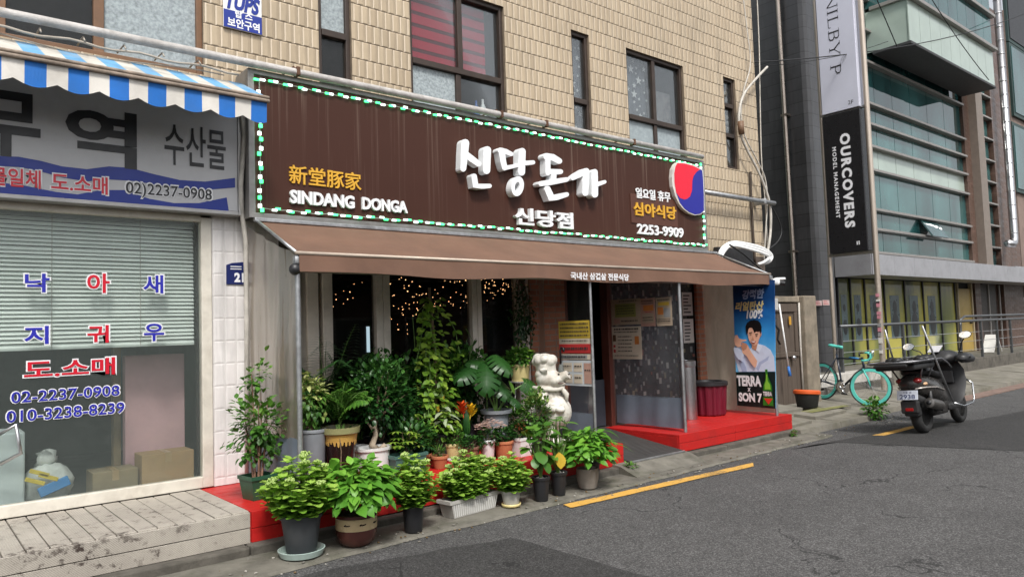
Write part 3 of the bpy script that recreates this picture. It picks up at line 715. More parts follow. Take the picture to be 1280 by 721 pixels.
# ------------------------------------------------------------------ brown restaurant sign
def signmat():
    mt, q = newmat('dark brown streaked sign face')
    s1 = q.noise(1, 5, .6, q.scaled((9, 9, .35))); s2 = q.noise(1, 4, .6, q.scaled((34, 30, .25))); n = q.noise(1.2, 3)
    sp = q.new('SeparateXYZ'); q.l.new(q.pos(), sp.inputs[0])
    up_ = q.math('MULTIPLY_ADD', sp.outputs[2], .8, -2.15, True)
    c = q.mix(n, (.046, .018, .012), (.062, .025, .017))
    st = q.math('MULTIPLY', q.math('MULTIPLY_ADD', q.math('MULTIPLY', s1, s2), 8, -2.2, True), q.math('MULTIPLY_ADD', up_, .4, .07))
    c = q.mix(st, c, (.20, .14, .11))
    q.l.new(c, q.b.inputs['Base Color']); q.b.inputs['Roughness'].default_value = .5; q.b.inputs['Specular IOR Level'].default_value = .2; return mt
SF = 6.48
sg = thing('shop_sign', 'wide dark brown restaurant sign with white raised lettering and green lights', 'sign', (5.8, SF, 2.7))
b = MB(); b.box(2.46, 9.19, SF, 6.79, 2.74, 4.0, .004); panel = build('sign_panel', b, signmat(), sg)
b = MB(); b.box(2.42, 9.24, SF-.012, 6.785, 4.003, 4.05, .004); b.box(2.42, 9.24, SF-.012, 6.785, 2.69, 2.737, .004); b.box(2.40, 2.457, SF-.01, 6.784, 2.69, 4.05, .004); b.box(9.193, 9.245, SF-.01, 6.784, 2.738, 4.002, .004)
build('sign_frame', b, pbr('dull aluminium trim', (.28, .27, .26), .45, .6, .2, 6, dirt=.4), sg)
M['letter'] = pbr('white acrylic letter', (.80, .82, .83), .35, 0, .04, 5, dirt=.12, dirtcol=(.45, .40, .34))
M['letter_y'] = pbr('golden yellow letter', (.66, .36, .03), .4, 0, .08, 6)
def capsule(pts, wd, ox, oy, sc, Y, back):
    """brush stroke: outline round a polyline in photo pixels, on plane Y, thickness towards the panel"""
    P = [(ox+x/sc, oy+y/sc) for x, y in pts]; W = [v/sc/2 for v in wd]; L = []; Rr = []
    for i, (x, y) in enumerate(P):
        a = P[max(i-1, 0)]; c = P[min(i+1, len(P)-1)]; dx, dy = c[0]-a[0], c[1]-a[1]; l = math.hypot(dx, dy) or 1
        nx, ny = -dy/l, dx/l; L.append((x+nx*W[i], y+ny*W[i])); Rr.append((x-nx*W[i], y-ny*W[i]))
    def arc(c, start, r):
        a0 = math.atan2(start[1]-c[1], start[0]-c[0]); return [(c[0]+r*math.cos(a0-t*math.pi/6), c[1]+r*math.sin(a0-t*math.pi/6)) for t in range(1, 6)]
    out = L + arc(P[-1], L[-1], W[-1]) + Rr[::-1] + arc(P[0], Rr[0], W[0])
    return [Yp(x, y, Y) for x, y in out]
strokes = {
 1: [([(195, 125), (185, 260), (172, 415)], [88, 84, 66]), ([(200, 250), (270, 305), (345, 360)], [70, 72, 62]), ([(442, 205), (436, 435)], [88, 80]), ([(295, 500), (312, 605), (380, 612), (470, 608)], [62, 70, 56, 48]),
     ([(590, 208), (655, 222), (716, 250)], [62, 58, 46]), ([(606, 215), (622, 330), (640, 405)], [72, 66, 60]), ([(645, 405), (790, 376)], [48, 38]), ([(835, 222), (830, 455)], [82, 76]), ([(845, 352), (960, 343)], [52, 46])],
 2: [([(185, 205), (250, 215), (315, 252)], [66, 66, 56]), ([(200, 210), (200, 372)], [54, 50]), ([(225, 355), (328, 358)], [50, 48]), ([(262, 360), (258, 450)], [52, 52]), ([(130, 478), (250, 460), (388, 436)], [52, 54, 46]), ([(196, 530), (236, 622), (290, 612), (388, 586)], [62, 72, 60, 46]),
     ([(448, 428), (510, 390), (580, 352)], [34, 56, 58]), ([(585, 352), (580, 450), (575, 572)], [60, 68, 60]), ([(668, 362), (670, 585)], [62, 66]), ([(690, 490), (768, 460)], [38, 36])]}
b = MB(); k = 0
for which, (ox, oy, sc) in ((1, (560, 165, 9.01)), (2, (660, 170, 8.01))):
    for pts, wd in strokes[which]:
        Y = SF-.092-.0010*k; k += 1; b.prism(capsule(pts, wd, ox, oy, sc, Y, 0), (0, SF-.004-Y, 0))
# the ring of the second syllable
ring_o = []; ring_i = []
for t in range(28):
    a = 2*math.pi*t/28; ring_o.append(Yp(560+(785+70*math.cos(a)-10*math.sin(a))/9.01, 165+(612+112*math.sin(a))/9.01, SF-.105)); ring_i.append(Yp(560+(780+26*math.cos(a)-8*math.sin(a))/9.01, 165+(615+52*math.sin(a))/9.01, SF-.105))
ro = [p+Vector((0, .10, 0)) for p in ring_o]; ri = [p+Vector((0, .10, 0)) for p in ring_i]
b.loft([ring_i, ring_o, ro, ri, ring_i], False)
build('brush_lettering', b, M['letter'], panel)
b = MB(); text_y(b, '신당점', SF, (641, 281), (713, 267), .05, .025); build('small_lettering', b, M['letter'], panel)
b = MB(); text_y(b, '新堂豚家', SF, (361, 229.5), (450.7, 217), .014, .012); build('yellow_lettering', b, M['letter_y'], panel)
for s_, pl_, pr_2 in (('SINDANG', (361.4, 254.4), (441.5, 245.6)), ('DONGA', (451.5, 262.2), (507.8, 252.4))): b = MB(); text_y(b, s_, SF, pl_, pr_2, .03, .035); build('latin_lettering', b, M['letter'], panel)
b = MB(); text_y(b, '일요일 휴무', SF-.01, (794.5, 247.5), (837, 240.7), .014, .02); build('small_lettering', b, M['letter'], panel)
b = MB(); text_y(b, '심야식당', SF-.01, (791.5, 269), (844, 259), .016, .022); build('yellow_lettering', b, M['letter_y'], panel)
b = MB(); text_y(b, '2253-9909', SF, (796, 292.5), (853, 285.5), .02, .022); build('phone_lettering', b, M['letter'], panel)
b = MB(); b.box(7.55, 8.55, SF-.010, SF-.001, 3.0, 3.40, .002); build('name_board', b, pbr('brown name board', (.085, .030, .018), .45, 0, .1, 6), panel)
# round red and blue emblem cut by the sign edge
def zp(pts, Y): return [Yp(780+x/6.01, 190+y/6.01, Y) for x, y in pts]
red_e = [(402, 84), (450, 86), (520, 104), (572, 130), (545, 150), (524, 178), (513, 220), (511, 290), (497, 332), (475, 352), (452, 357), (420, 345), (393, 306), (381, 240), (379, 160), (388, 110)]
blue_e = [(588, 142), (575, 131), (546, 151), (525, 179), (514, 221), (512, 291), (498, 333), (476, 353), (452, 358), (420, 346), (394, 308), (420, 380), (450, 420), (490, 452), (535, 469), (575, 463), (601, 440), (600, 330), (595, 215)]
rim_e = [(400, 78), (450, 80), (522, 98), (578, 124), (596, 140), (604, 330), (605, 444), (576, 470), (533, 476), (487, 459), (445, 427), (413, 388), (385, 330), (366, 260), (360, 190), (366, 130), (382, 96)]
b = MB(); b.prism(zp(rim_e, SF-.055), (0, .054, 0)); em = build('round_emblem', b, pbr('white emblem rim', (.62, .58, .54), .5), panel)
b = MB(); b.prism(zp(red_e, SF-.059), (0, .003, 0)); build('red_half', b, pbr('red emblem film', srgb(222, 12, 48), .35, 0, .04), em)
b = MB(); b.prism(zp(blue_e, SF-.059), (0, .003, 0)); build('blue_half', b, pbr('blue emblem film', srgb(24, 28, 140), .35, 0, .04), em)
# green and white LED chain round the sign
led = thing('light_chain', 'chain of small green and white lights running round the brown sign', 'string lights', (5.8, SF-.03, 2.8))
M['ledg'] = emis('green led', (.06, .85, .22), 1.7); M['ledw'] = emis('white led', (.80, 1.0, .9), 1.5)
loop = [(2.50, 3.955), (9.16, 3.955), (9.16, 2.775), (2.50, 2.775)]; pts = []
for i in range(4):
    a, c = loop[i], loop[(i+1) % 4]; L = math.hypot(c[0]-a[0], c[1]-a[1]); n = round(L/.138)
    for k_ in range(n): pts.append((a[0]+(c[0]-a[0])*k_/n, a[1]+(c[1]-a[1])*k_/n, (c[0]-a[0])/L, (c[1]-a[1])/L))
b = MB(); r_ = random.Random(1)
b.tube([(x, SF-.018+r_.uniform(-.006, .006), z+r_.uniform(-.012, .012)) for x, z, _, _ in pts], .004, 5, closed=True); build('wire', b, pbr('clear led wire', (.35, .38, .33), .4), led)
def bulb_mb(mb, x, z, dx, dz):
    for s_, mi in ((-.022, 0), (.022, 1)):
        mb.cur = mi; jx, jz = r_.uniform(-.012, .012), r_.uniform(-.011, .011)
        mb.box(x+dx*s_-.016-.008*abs(dx)+jx, x+dx*s_+.016+.008*abs(dx)+jx, SF-.030, SF-.012, z+dz*s_-.010-.008*abs(dz)+jz, z+dz*s_+.010+.008*abs(dz)+jz, .004)
order = sorted(range(len(pts)), key=lambda i: pts[i][0])
rest = MB()
for c_, i in enumerate(order):
    if c_ < 100: b = MB(); bulb_mb(b, *pts[i]); build('bulb', b, [M['ledg'], M['ledw']], led)
    else: bulb_mb(rest, *pts[i])
o = build('bulbs', rest, [M['ledg'], M['ledw']], led); o['kind'] = 'stuff'

# ------------------------------------------------------------------ long pipe rail above both shop signs, its clamps and the drooping wires
pr_ = thing('pipe_rail', 'long grey weathered pipe running above both shop signs', 'pipe', (3, 6.43, 4.06))
b = MB(); b.tube([(-3, 6.43, 4.085), (.6, 6.43, 4.07), (4, 6.43, 4.085), (9.16, 6.43, 4.09)], .036, 10); build('pipe', b, pbr('chalky weathered pipe', (.45, .43, .41), .7, .1, .25, 9, .3, dirt=.5, dirtcol=(.15, .13, .11), dscale=8), pr_, True)
for x in (.5, 2.85, 5.3, 6.0, 7.6):
    b = MB(); b.tube([(x, 6.43, 4.085), (x, 6.5, 4.16), (x, 6.79, 4.16)], .008, 6); b.box(x-.018, x+.018, 6.388, 6.474, 4.045, 4.13, .008); build('clamp', b, pbr('rusty clamp', (.12, .06, .035), .8, .3, .3, 20), pr_)
b = MB(); b.tube([(9.2, 6.62, 3.62), (10.4, 6.62, 3.62), (11.42, 6.62, 3.62)], .038, 10); b.box(9.24, 9.30, 6.57, 6.67, 3.57, 3.67, .01); b.box(11.05, 11.10, 6.57, 6.79, 3.57, 3.67, .01)
tag(build('pipe_rail', b, M['galv'], None, True), 'short galvanised pipe sticking out right of the brown sign', 'pipe')
b = MB(); r_ = random.Random(8)
for k in range(9):
    x = -.35+k*.29; b.tube([(x, 6.4, 3.97), (x, 6.46, 4.02), (x, 6.7, 4.03)], .007, 5)
b.tube([(-2+.1*i, 6.42, 3.955+.012*math.sin(i*1.3)) for i in range(44)], .010, 6)
b.tube([(-2+.2*i, 6.5, 3.92+.03*math.sin(i*.7)) for i in range(22)], .006, 5)
tag(build('wire_run', b, pbr('dirty beige wire', (.36, .32, .27), .7, 0, .2), None, True), 'thin dirty wire with hooks strung under the pipe above the awning', 'wire')

# ------------------------------------------------------------------ left shop sign
ls = thing('shop_sign', 'white seafood shop sign with black lettering and blue wave', 'sign', (.4, 6.6, 2.74)); LF = 6.60
b = MB(); b.box(-2.5, 2.345, LF, 6.79, 2.755, 3.66, .004); lp = build('sign_panel', b, pbr('greyed white sign face', (.52, .52, .53), .45, 0, .08, 3, dirt=.2, dirtcol=(.3, .29, .28)), ls)
b = MB(); b.box(2.347, 2.385, LF-.012, 6.788, 2.72, 3.70, .004); b.box(-2.5, 2.346, LF-.012, 6.788, 2.72, 2.753, .004); b.box(-2.5, 2.346, LF-.012, 6.788, 3.662, 3.70, .004); build('sign_frame', b, pbr('worn aluminium frame', (.42, .41, .40), .45, .5, .15), ls)
def z1(pts, Y): return [Yp(x/2.576, y/2.576, Y) for x, y in pts]
M['s_blue'] = pbr('dark blue sign film', srgb(26, 48, 138), .4, 0, .06); M['s_blk'] = pbr('black sign film', (.02, .02, .022), .4); M['s_red'] = pbr('red sign film', srgb(205, 40, 58), .4); 
b = MB()
b.prism(z1([(-400, 490), (-150, 520), (0, 503), (60, 505), (130, 518), (200, 536), (280, 545), (350, 536), (420, 541), (500, 562), (580, 580), (660, 585), (757, 573), (757, 604), (660, 612), (580, 606), (500, 594), (420, 582), (350, 578), (280, 584), (200, 572), (130, 552), (60, 538), (0, 535), (-150, 545), (-400, 520)], LF-.003), (0, .002, 0))
b.prism(z1([(-400, 585), (-150, 590), (0, 588), (80, 598), (180, 618), (250, 626), (330, 612), (400, 612), (480, 640), (560, 654), (640, 654), (730, 636), (737, 681), (-400, 592)], LF-.0032), (0, .002, 0))
build('wave', b, M['s_blue'], lp)
b = MB(); text_y(b, '무', LF-.004, (-38, 191), (51, 120), 0, .03); text_y(b, '역', LF-.004, (81.5, 203), (171, 143), 0, .03); text_y(b, '수산물', LF-.004, (205.7, 205), (282, 163.5), 0, .01); build('lettering', b, M['s_blk'], lp)
for s, pl, pr, mt, bo, g_ in [('물일체', (-13, 231), (51, 213.5), 's_red', .02, .01), ('도.소매', (64, 238), (134.7, 222), 's_red', .02, .01), ('02)2237-0908', (157.5, 245.5), (264.8, 237), 's_blk', .01, .012)]:
    a = MB(); text_y(a, s, LF-.0075, pl, pr, 0, bo); c = MB(); text_y(c, s, LF-.0055, pl, pr, 0, bo+.035, g_); build('lettering_outline', c, M['l_white'], lp); build('lettering', a, M[mt], lp)

# blue and white striped awning
AX0, AX1, AYF, AZB, AYT, AZT = -2.6, 2.385, 6.0, 3.60, 6.58, 3.93
aw = thing('striped_awning', 'blue and white striped awning folded above the left shop sign', 'awning', (0, 6.2, 3.6))
M['a_blue'] = pbr('royal blue canvas', srgb(24, 104, 186), .75, 0, .1, 4, .15, 150, dirt=.25, dirtcol=(.05, .12, .2)); M['a_blue_t'] = pbr('faded blue canvas', srgb(96, 150, 190), .85, 0, .25, 5, .15, 150, dirt=.6, dirtcol=(.30, .31, .30)); M['a_white_t'] = pbr('dirty white canvas', (.50, .48, .43), .85, 0, .15, 5, .15, 150, dirt=.7, dirtcol=(.22, .20, .17)); M['a_white'] = pbr('greyed white canvas', (.66, .63, .58), .8, 0, .08, 4, .15, 150, dirt=.35, dirtcol=(.36, .32, .26))
top = MB(); val = MB(); sw = .1325; i = 0; x = AX1
while x > AX0:
    xa = x-sw; top.cur = val.cur = i % 2
    top.add([(xa, AYF, AZB+.05), (x, AYF, AZB+.05), (x, AYT, AZT), (xa, AYT, AZT)], [(0, 1, 2, 3)])
    zs = []
    K = 6
    for q_ in range(K):
        a0, a1 = x-sw*q_/K, x-sw*(q_+1)/K; f0, f1 = (AX1-a0)/.265, (AX1-a1)/.265
        s0, s1 = .042*abs(math.sin(math.pi*(f0/1+.25)))-.012, .042*abs(math.sin(math.pi*(f1/1+.25)))-.012
        w0_, w1_ = .008*math.sin(a0*9), .008*math.sin(a1*9)
        val.add([(a1, AYF+.004+w1_, 3.45-s1), (a0, AYF+.004+w0_, 3.45-s0), (a0, AYF, AZB), (a1, AYF, AZB)], [(0, 1, 2, 3)])
    x = xa; i += 1
cloth = build('canopy', top, [M['a_blue_t'], M['a_white_t']], aw); build('valance', val, [M['a_blue'], M['a_white']], aw)
b = MB(); b.box(AX0, AX1+.02, AYF-.03, AYF+.03, AZB-.002, AZB+.026, .010); b.box(AX0, AX1+.02, AYF-.024, AYF+.03, AZB+.029, AZB+.055, .010); build('front_bar', b, pbr('rusty awning bar', (.30, .24, .19), .7, .3, .4, 14, dirt=.6), aw)
b = MB()
for xx in (2.25, .2, -1.6): b.tube([(xx, AYF+.02, AZB), (xx, 6.3, 3.66), (xx, 6.78, 3.72)], .018, 8)
build('folding_arm', b, M['galv'], aw)

# security company sign on the tiles and blue address plate
tp = thing('security_sign', 'small white and blue security plate fixed on the beige tiles', 'sign', (2.6, 6.78, 4.6)); TY = 6.772
a = Yp(279.5, 33, TY); c = Yp(327.5, 42, TY); zt = Yp(327.5, -6, TY).z; zm = Yp(280, 11, TY).z
b = MB(); b.box(a.x, c.x, TY, TY+.02, a.z, zt, .003); pl_ = build('plate', b, M['whiteplastic'], tp)
b = MB(); b.box(a.x+.001, c.x-.001, TY-.003, TY-.001, a.z+.001, zm); build('blue_band', b, M['s_blue'], pl_)
b = MB(); text_y(b, 'TUPS', TY-.004, (282, 10), (325, 0), 0, .05, 0, .25); build('blue_lettering', b, M['s_blue'], pl_)
b = MB(); text_y(b, '탑 스', TY-.005, (294, 22), (315.5, 17.5), 0, .03); text_y(b, '보안구역', TY-.005, (284.5, 32.5), (324.5, 30.5), 0, .03); build('white_lettering', b, M['l_white'], pl_)
ap = thing('address_plate', 'small dark blue house number plate on the white pillar', 'sign', (2.4, 6.73, 2.2)); b = MB()
b.prism([Yp(x, y, 6.722) for x, y in [(283.2, 355), (283.2, 331), (290, 328.6), (305, 327.5), (305, 355.5)]], (0, .012, 0)); pl_ = build('plate', b, pbr('navy enamel', srgb(22, 34, 90), .35), ap)
b = MB(); text_y(b, '21', 6.720, (293, 352.6), (305, 341), 0, .05)
for y in (333.5, 336.5): p0 = Yp(288, y, 6.72); b.box(p0.x, p0.x+.1, 6.719, 6.7205, p0.z, p0.z+.008)
build('white_lettering', b, M['l_white'], pl_)
b = MB(); b.tube([Yp(303, 140, 6.56), Yp(306, 170, 6.56), Yp(301, 230, 6.57), Yp(302, 262, 6.6), Yp(307, 300, 6.62), Yp(308.5, 400, 6.66), Yp(309, 595, 6.7)], .022, 9)
tag(build('drain_hose', b, M['cable'], None, True), 'pale hose hanging down between the left sign and the brown sign', 'pipe')

# ------------------------------------------------------------------ brown awning with poles
ba = thing('brown_awning', 'long plain brown canvas awning over the restaurant front', 'awning', (5.9, 5.6, 2.3)); M['canvas'] = pbr('faded brown canvas', (.150, .080, .052), .85, 0, .14, 2.5, .12, 160, dirt=.5, dirtcol=(.10, .055, .04), dscale=1.6)
BX0, BX1 = 2.46, 9.42; b = MB(); K = 60; rows = []
for j, (y, z) in enumerate([(6.46, 2.655), (6.2, 2.545), (5.9, 2.415), (5.63, 2.295)]):
    rows.append([(BX0+(BX1-BX0)*k_/K, y, z-.022*math.sin(math.pi*j/3)*(1+.5*math.sin(k_*.55))-.012*math.sin(math.pi*j/3)*abs(math.sin(k_*.26))) for k_ in range(K+1)])
b.loft(rows, False, False); can = build('canopy', b, M['canvas'], ba, True)
b = MB(); rows = []
for j in range(4):
    t = j/3; rows.append([(BX0+.01+(BX1-BX0-.02)*k_/K, 5.596-.02*t*math.sin(k_*.9)*.6-.012*t, 2.285-.165*t+(.016*math.sin(k_*.35)+.014*math.exp(-k_*.5) if j == 3 else 0)) for k_ in range(K+1)])
b.loft(rows, False, False); vl = build('valance', b, M['canvas'], ba, True)
b = MB(); b.tube([(BX0-.02, 5.60, 2.285), (BX1+.03, 5.60, 2.285)], .016, 8); build('front_bar', b, pbr('beige awning bar', (.40, .33, .27), .5, .3, .2), ba, True)
b = MB(); b.tube([(BX0+.01, 5.70, 2.17), (BX1-.02, 5.70, 2.15)], .035, 10); build('curtain_roll', b, pbr('rolled vinyl curtain', (.13, .12, .095), .4, 0, .4, 6), ba, True)
b = MB(); text_y(b, '국내산 삼겹살 전문식당', 5.566, (713.5, 349), (786, 342.5), 0, .03); build('white_lettering', b, M['l_white'], vl)
b = MB(); b.box(2.44, 9.44, 6.44, 6.49, 2.655, 2.69, .006); build('wall_bar', b, M['galv'], ba)
for x, y in ((2.47, 5.63), (5.83, 5.63), (7.40, 5.63), (9.43, 5.60)):
    b = MB(); b.tube([(x, y, .326 if x < 6 else .306), (x, y, 2.27)], .021 if x != 5.83 else .016, 10); b.box(x-.03, x+.03, y-.03, y+.03, 2.20, 2.26, .008)
    build('pole', b, M['galv'], ba, True, angle=40)
for x in (2.46, 9.43): b = MB(); b.tube([(x, 5.62, 2.29), (x, 6.45, 2.66)], .014, 8); build('side_bar', b, M['galv'], ba, True)
b = MB(); b.ball((2.45, 5.63, 2.155), .05, 10, 7); tag(build('roller_end', b, M['black'], ba, True), None, None)

# transparent vinyl side curtains
M['v_left'] = vinyl('brown clear vinyl', (.80, .74, .66), .36, (.52, .44, .35), 1.0)
M['v_clear'] = vinyl('clear vinyl sheet', (.80, .81, .80), .17, (.36, .39, .42), .9)
M['v_thin'] = vinyl('thin clear vinyl sheet', (.90, .90, .89), .035, (.34, .34, .33), .9); M['v_beige'] = vinyl('beige clouded vinyl', (.55, .50, .42), .85, (.56, .49, .39), 1.2)
M['v_grey'] = pbr('slate grey tarpaulin', (.135, .165, .205), .5, 0, .15, 5, .1)
def side_curtain(name, label, X, y0, y1, z0, z1a, z1b, zs, mat_clear, wob, seed):
    t = thing('vinyl_curtain', label, 'curtain', (X, (y0+y1)/2, z0)); r = random.Random(seed); ph = r.uniform(0, 6); K = 24
    def row(f, z_of):
        return [(X+wob*math.sin(k_*.42+ph)*(1-.6*f)+wob*.55*math.sin(k_*1.05+ph*2+f*2.5)+wob*.35*math.sin(f*7+k_*.3), y0+(y1-y0)*k_/K, z_of(k_/K)) for k_ in range(K+1)]
    b = MB(); b.loft([row(f/7, lambda u, f=f: zs+(z1a+(z1b-z1a)*u-zs)*f/7) for f in range(8)], False, False); build('clear_sheet', b, mat_clear, t, True)
    if zs > z0:
        b = MB(); b.loft([row(-f/3*.3, lambda u, f=f: zs+.015+(z0-zs)*f/3) for f in range(4)], False, False); build('grey_hem', b, M['v_grey'], t, True)
    return t
side_curtain('l', 'brownish clear vinyl curtain hanging beside the white tile pillar', 2.47, 5.66, 6.73, .34, 2.27, 2.64, .78, M['v_left'], .022, 1)
side_curtain('m', 'clear vinyl curtain with menus, behind the white pig statue', 5.84, 5.66, 6.74, .345, 2.26, 2.6, .66, M['v_thin'], .008, 2)
side_curtain('r', 'clear vinyl curtain with menus and grey hem right of the entrance', 7.41, 5.66, 6.74, .325, 2.26, 2.6, .70, M['v_clear'], .010, 3)
side_curtain('e', 'clouded beige vinyl curtain behind the blue beer poster', 9.47, 5.62, 6.74, .335, 2.26, 2.6, .336, M['v_beige'], .012, 4)

# ------------------------------------------------------------------ printed sheets
PC = {k: pbr('print '+k, c, .55, 0, .06, 8) for k, c in dict(yellow=(.55, .38, .05), red=(.45, .03, .03), cream=(.58, .50, .40), beige=(.38, .30, .22), olive=(.24, .25, .07), pink=(.42, .25, .20), ink=(.035, .03, .03), pale=(.52, .55, .58), orange=(.52, .18, .04), grey=(.25, .25, .25), brown=(.12, .06, .03)).items()}
def sheet_x(label, X, pl, pr, base, blocks, lines, seed=0, name='menu_poster', cat='menu', group=None):
    """pl lower-left, pr upper-right photo pixels; blocks (u0,v0,u1,v1,colour), lines (u0,u1,v,h)"""
    a = Xp(*pl, X); c = Xp(*pr, X); W, H = a.y-c.y, c.z-a.z; t = thing(name, label, cat, (X, (a.y+c.y)/2, a.z), group=group); r = random.Random(seed)
    keys = [base, 'ink']+sorted({bl[4] for bl in blocks}-{base, 'ink'}); b = MB(); b.box(X, X+.003, c.y, a.y, a.z, c.z)
    def rect(u0, v0, u1, v1, d): b.box(X-d-.0006, X-d+.0008, a.y-u1*W, a.y-u0*W, a.z+v0*H, a.z+v1*H)
    for i, (u0, v0, u1, v1, cc) in enumerate(blocks): b.cur = keys.index(cc); rect(u0, v0, u1, v1, .0008+.0008*i)
    b.cur = 1
    for (u0, u1, v, h) in lines:
        u = u0
        while u < u1:
            l = r.uniform(.02, .07); rect(u, v, min(u+l, u1), v+h, .008); u += l+r.uniform(.012, .03)
    build('printed_paper', b, [PC[k] for k in keys], t); return t
MX = 5.83
sheet_x('yellow topped menu sheet above the red and pale menus by the pig', MX, (699.5, 441), (738, 400), 'cream', [(0.0, .45, 1, 1, 'yellow'), (0, 0, 1, .28, 'red')], [(.06, .94, .88, .05), (.06, .94, .76, .05), (.06, .94, .64, .05), (.06, .94, .52, .05), (.1, .9, .36, .04), (.1, .9, .1, .08)], 1)
sheet_x('narrow dark strip notice below the yellow menu sheet', MX, (699.5, 449), (738, 442.5), 'cream', [(.0, .15, .9, .85, 'grey')], [(.05, .85, .4, .25)], 2)
sheet_x('pale blue grid menu sheet hanging lowest beside the pig statue', MX, (702, 481), (740.5, 450.5), 'pale', [(.08, .55, .36, .9, 'cream'), (.42, .55, .68, .9, 'cream'), (.08, .1, .36, .45, 'cream'), (.42, .1, .68, .45, 'cream'), (.74, .1, .96, .9, 'pink')], [(.1, .34, .75, .05), (.45, .66, .75, .05), (.1, .34, .3, .05), (.45, .66, .3, .05), (.76, .94, .6, .05)], 3)
MX = 7.395
sheet_x('brown menu poster with olive list above the cream menu', MX, (764.5, 406.5), (800, 372.5), 'beige', [(.14, .3, .84, .82, 'olive'), (.1, .05, .3, .25, 'pink')], [(.2, .8, .72, .03), (.2, .8, .62, .03), (.2, .8, .52, .03), (.2, .8, .42, .03), (.3, .9, .9, .04), (.35, .9, .12, .05)], 4)
sheet_x('cream menu poster with rows of writing and an orange stamp', MX, (766, 448.5), (801, 407.5), 'cream', [(.78, .45, .92, .7, 'orange'), (.04, .55, .14, .75, 'brown'), (.05, .2, .12, .3, 'red'), (.05, .36, .12, .44, 'red')], [(.1, .92, .9, .05), (.1, .9, .82, .03), (.22, .7, .68, .03), (.22, .7, .57, .03), (.22, .7, .46, .03), (.22, .7, .35, .03), (.22, .7, .24, .03), (.1, .9, .1, .02)], 5)
sheet_x('small pinkish flyer right of the brown menu poster', MX, (801.5, 408), (818, 372), 'pink', [(.2, .55, .9, .75, 'orange'), (.1, .12, .9, .45, 'beige'), (.3, .5, .8, .52, 'red')], [(.1, .9, .88, .04), (.1, .9, .8, .03), (.15, .85, .3, .03), (.15, .85, .2, .03)], 6)
sheet_x('beige flyer with a dark round motif nearest the entrance post', MX, (821, 407.5), (839, 371), 'beige', [(.1, .4, .45, .66, 'orange'), (.5, .3, .9, .62, 'grey'), (.15, .72, .85, .84, 'yellow')], [(.1, .9, .9, .04), (.1, .9, .15, .03), (.1, .9, .22, .03)], 7)
b = MB(); MXY = WY+.02
for i, (x, z0, z1, cc) in enumerate([(9.02, 1.75, 2.1, 'cream'), (9.02, 1.34, 1.70, 'cream')]):
    t = thing('notice', ['upper white notice on the dark film window beside the brick pier', 'lower white notice on the dark film window beside the brick pier'][i], 'notice', (x+.12, MXY, z0))
    b = MB(); b.box(x, x+.25, MXY-.004, MXY, z0, z1); b.cur = 1
    for k_ in range(6): b.box(x+.03, x+.03+.19*random.Random(i*7+k_).uniform(.5, 1), MXY-.0055, MXY-.0035, z0+.04+k_*.05, z0+.06+k_*.05)
    build('printed_paper', b, [M['paper'], PC['ink']], t)

# ------------------------------------------------------------------ beer poster
PX = 9.40
bp = thing('beer_poster', 'tall blue beer poster of a smiling man in a white shirt', 'poster', (PX, 5.9, .36))
def postermat():
    mt, q = newmat('blue poster print'); sp = q.new('SeparateXYZ'); q.l.new(q.pos(), sp.inputs[0])
    f = q.math('ADD', q.math('MULTIPLY_ADD', sp.outputs[2], .9, -.95), q.math('MULTIPLY', q.noise(2.6, 3), .45))
    q.l.new(q.ramp(f, [(.25, (.16, .52, .85)), (.55, (.04, .30, .70)), (.85, (.012, .11, .36)), (1.1, (.008, .05, .17))]), q.b.inputs['Base Color']); q.b.inputs['Roughness'].default_value = .35; return mt
def xs(pts, X): return [Xp(x, y, X) for x, y in pts]
b = MB(); b.prism(xs([(915.5, 350), (968, 350), (969.5, 510.5), (921.5, 506.5)], PX), (.012, 0, 0)); sheet = build('sheet', b, postermat(), bp)
layer = [0]
def poly(name, pts, mt, parent=None):
    layer[0] += 1; X = PX-.0012*layer[0]; b = MB(); b.prism(xs(pts, X), (.0008, 0, 0)); return build(name, b, mt, parent or sheet)
C = lambda n, c: pbr('poster '+n, srgb(*c), .4, 0, .07, 12)
poly('dark_band', [(919.8, 464.8), (969.2, 464.5), (969.6, 510.6), (921.6, 506.6)], C('black green', (16, 34, 32)))
z5 = lambda L: [(910+x/9.01, 355+y/9.01) for x, y in L]; z6 = lambda L: [(910+x/8.48, 430+y/8.48) for x, y in L]
man = poly('printed_man', [(917.5, 437), (921, 433), (926, 432), (931, 438), (937, 437), (941, 433), (950, 430), (956, 432), (963, 437), (967.5, 446), (969, 464), (923.5, 464.5), (921, 455), (918, 446)], C('white shirt', (205, 216, 236)))
man['label'] = 'printed man in a white shirt framing with his hands'
poly('shirt_fold', z6([(300, 250), (330, 190), (400, 150), (440, 120), (420, 170), (350, 215), (320, 290)]), C('shirt fold', (170, 184, 214)), man)
poly('shirt_fold', z6([(110, 120), (150, 160), (190, 240), (200, 290), (150, 290), (120, 200)]), C('shirt fold', (170, 184, 214)), man)
poly('neck', z5([(268, 660), (338, 640), (352, 715), (318, 750), (270, 725)]), C('shaded skin', (196, 140, 112)), man)
poly('collar', z5([(335, 668), (385, 700), (350, 775), (316, 742)]), C('collar', (222, 230, 244)), man)
poly('face', z5([(222, 495), (223, 560), (232, 615), (250, 655), (274, 686), (296, 694), (318, 682), (342, 645), (358, 600), (366, 545), (356, 495), (300, 465), (250, 468)]), C('skin', (228, 178, 150)), man)
poly('ear', z5([(364, 545), (376, 540), (378, 570), (366, 595), (359, 592)]), C('shaded skin', (196, 140, 112)), man)
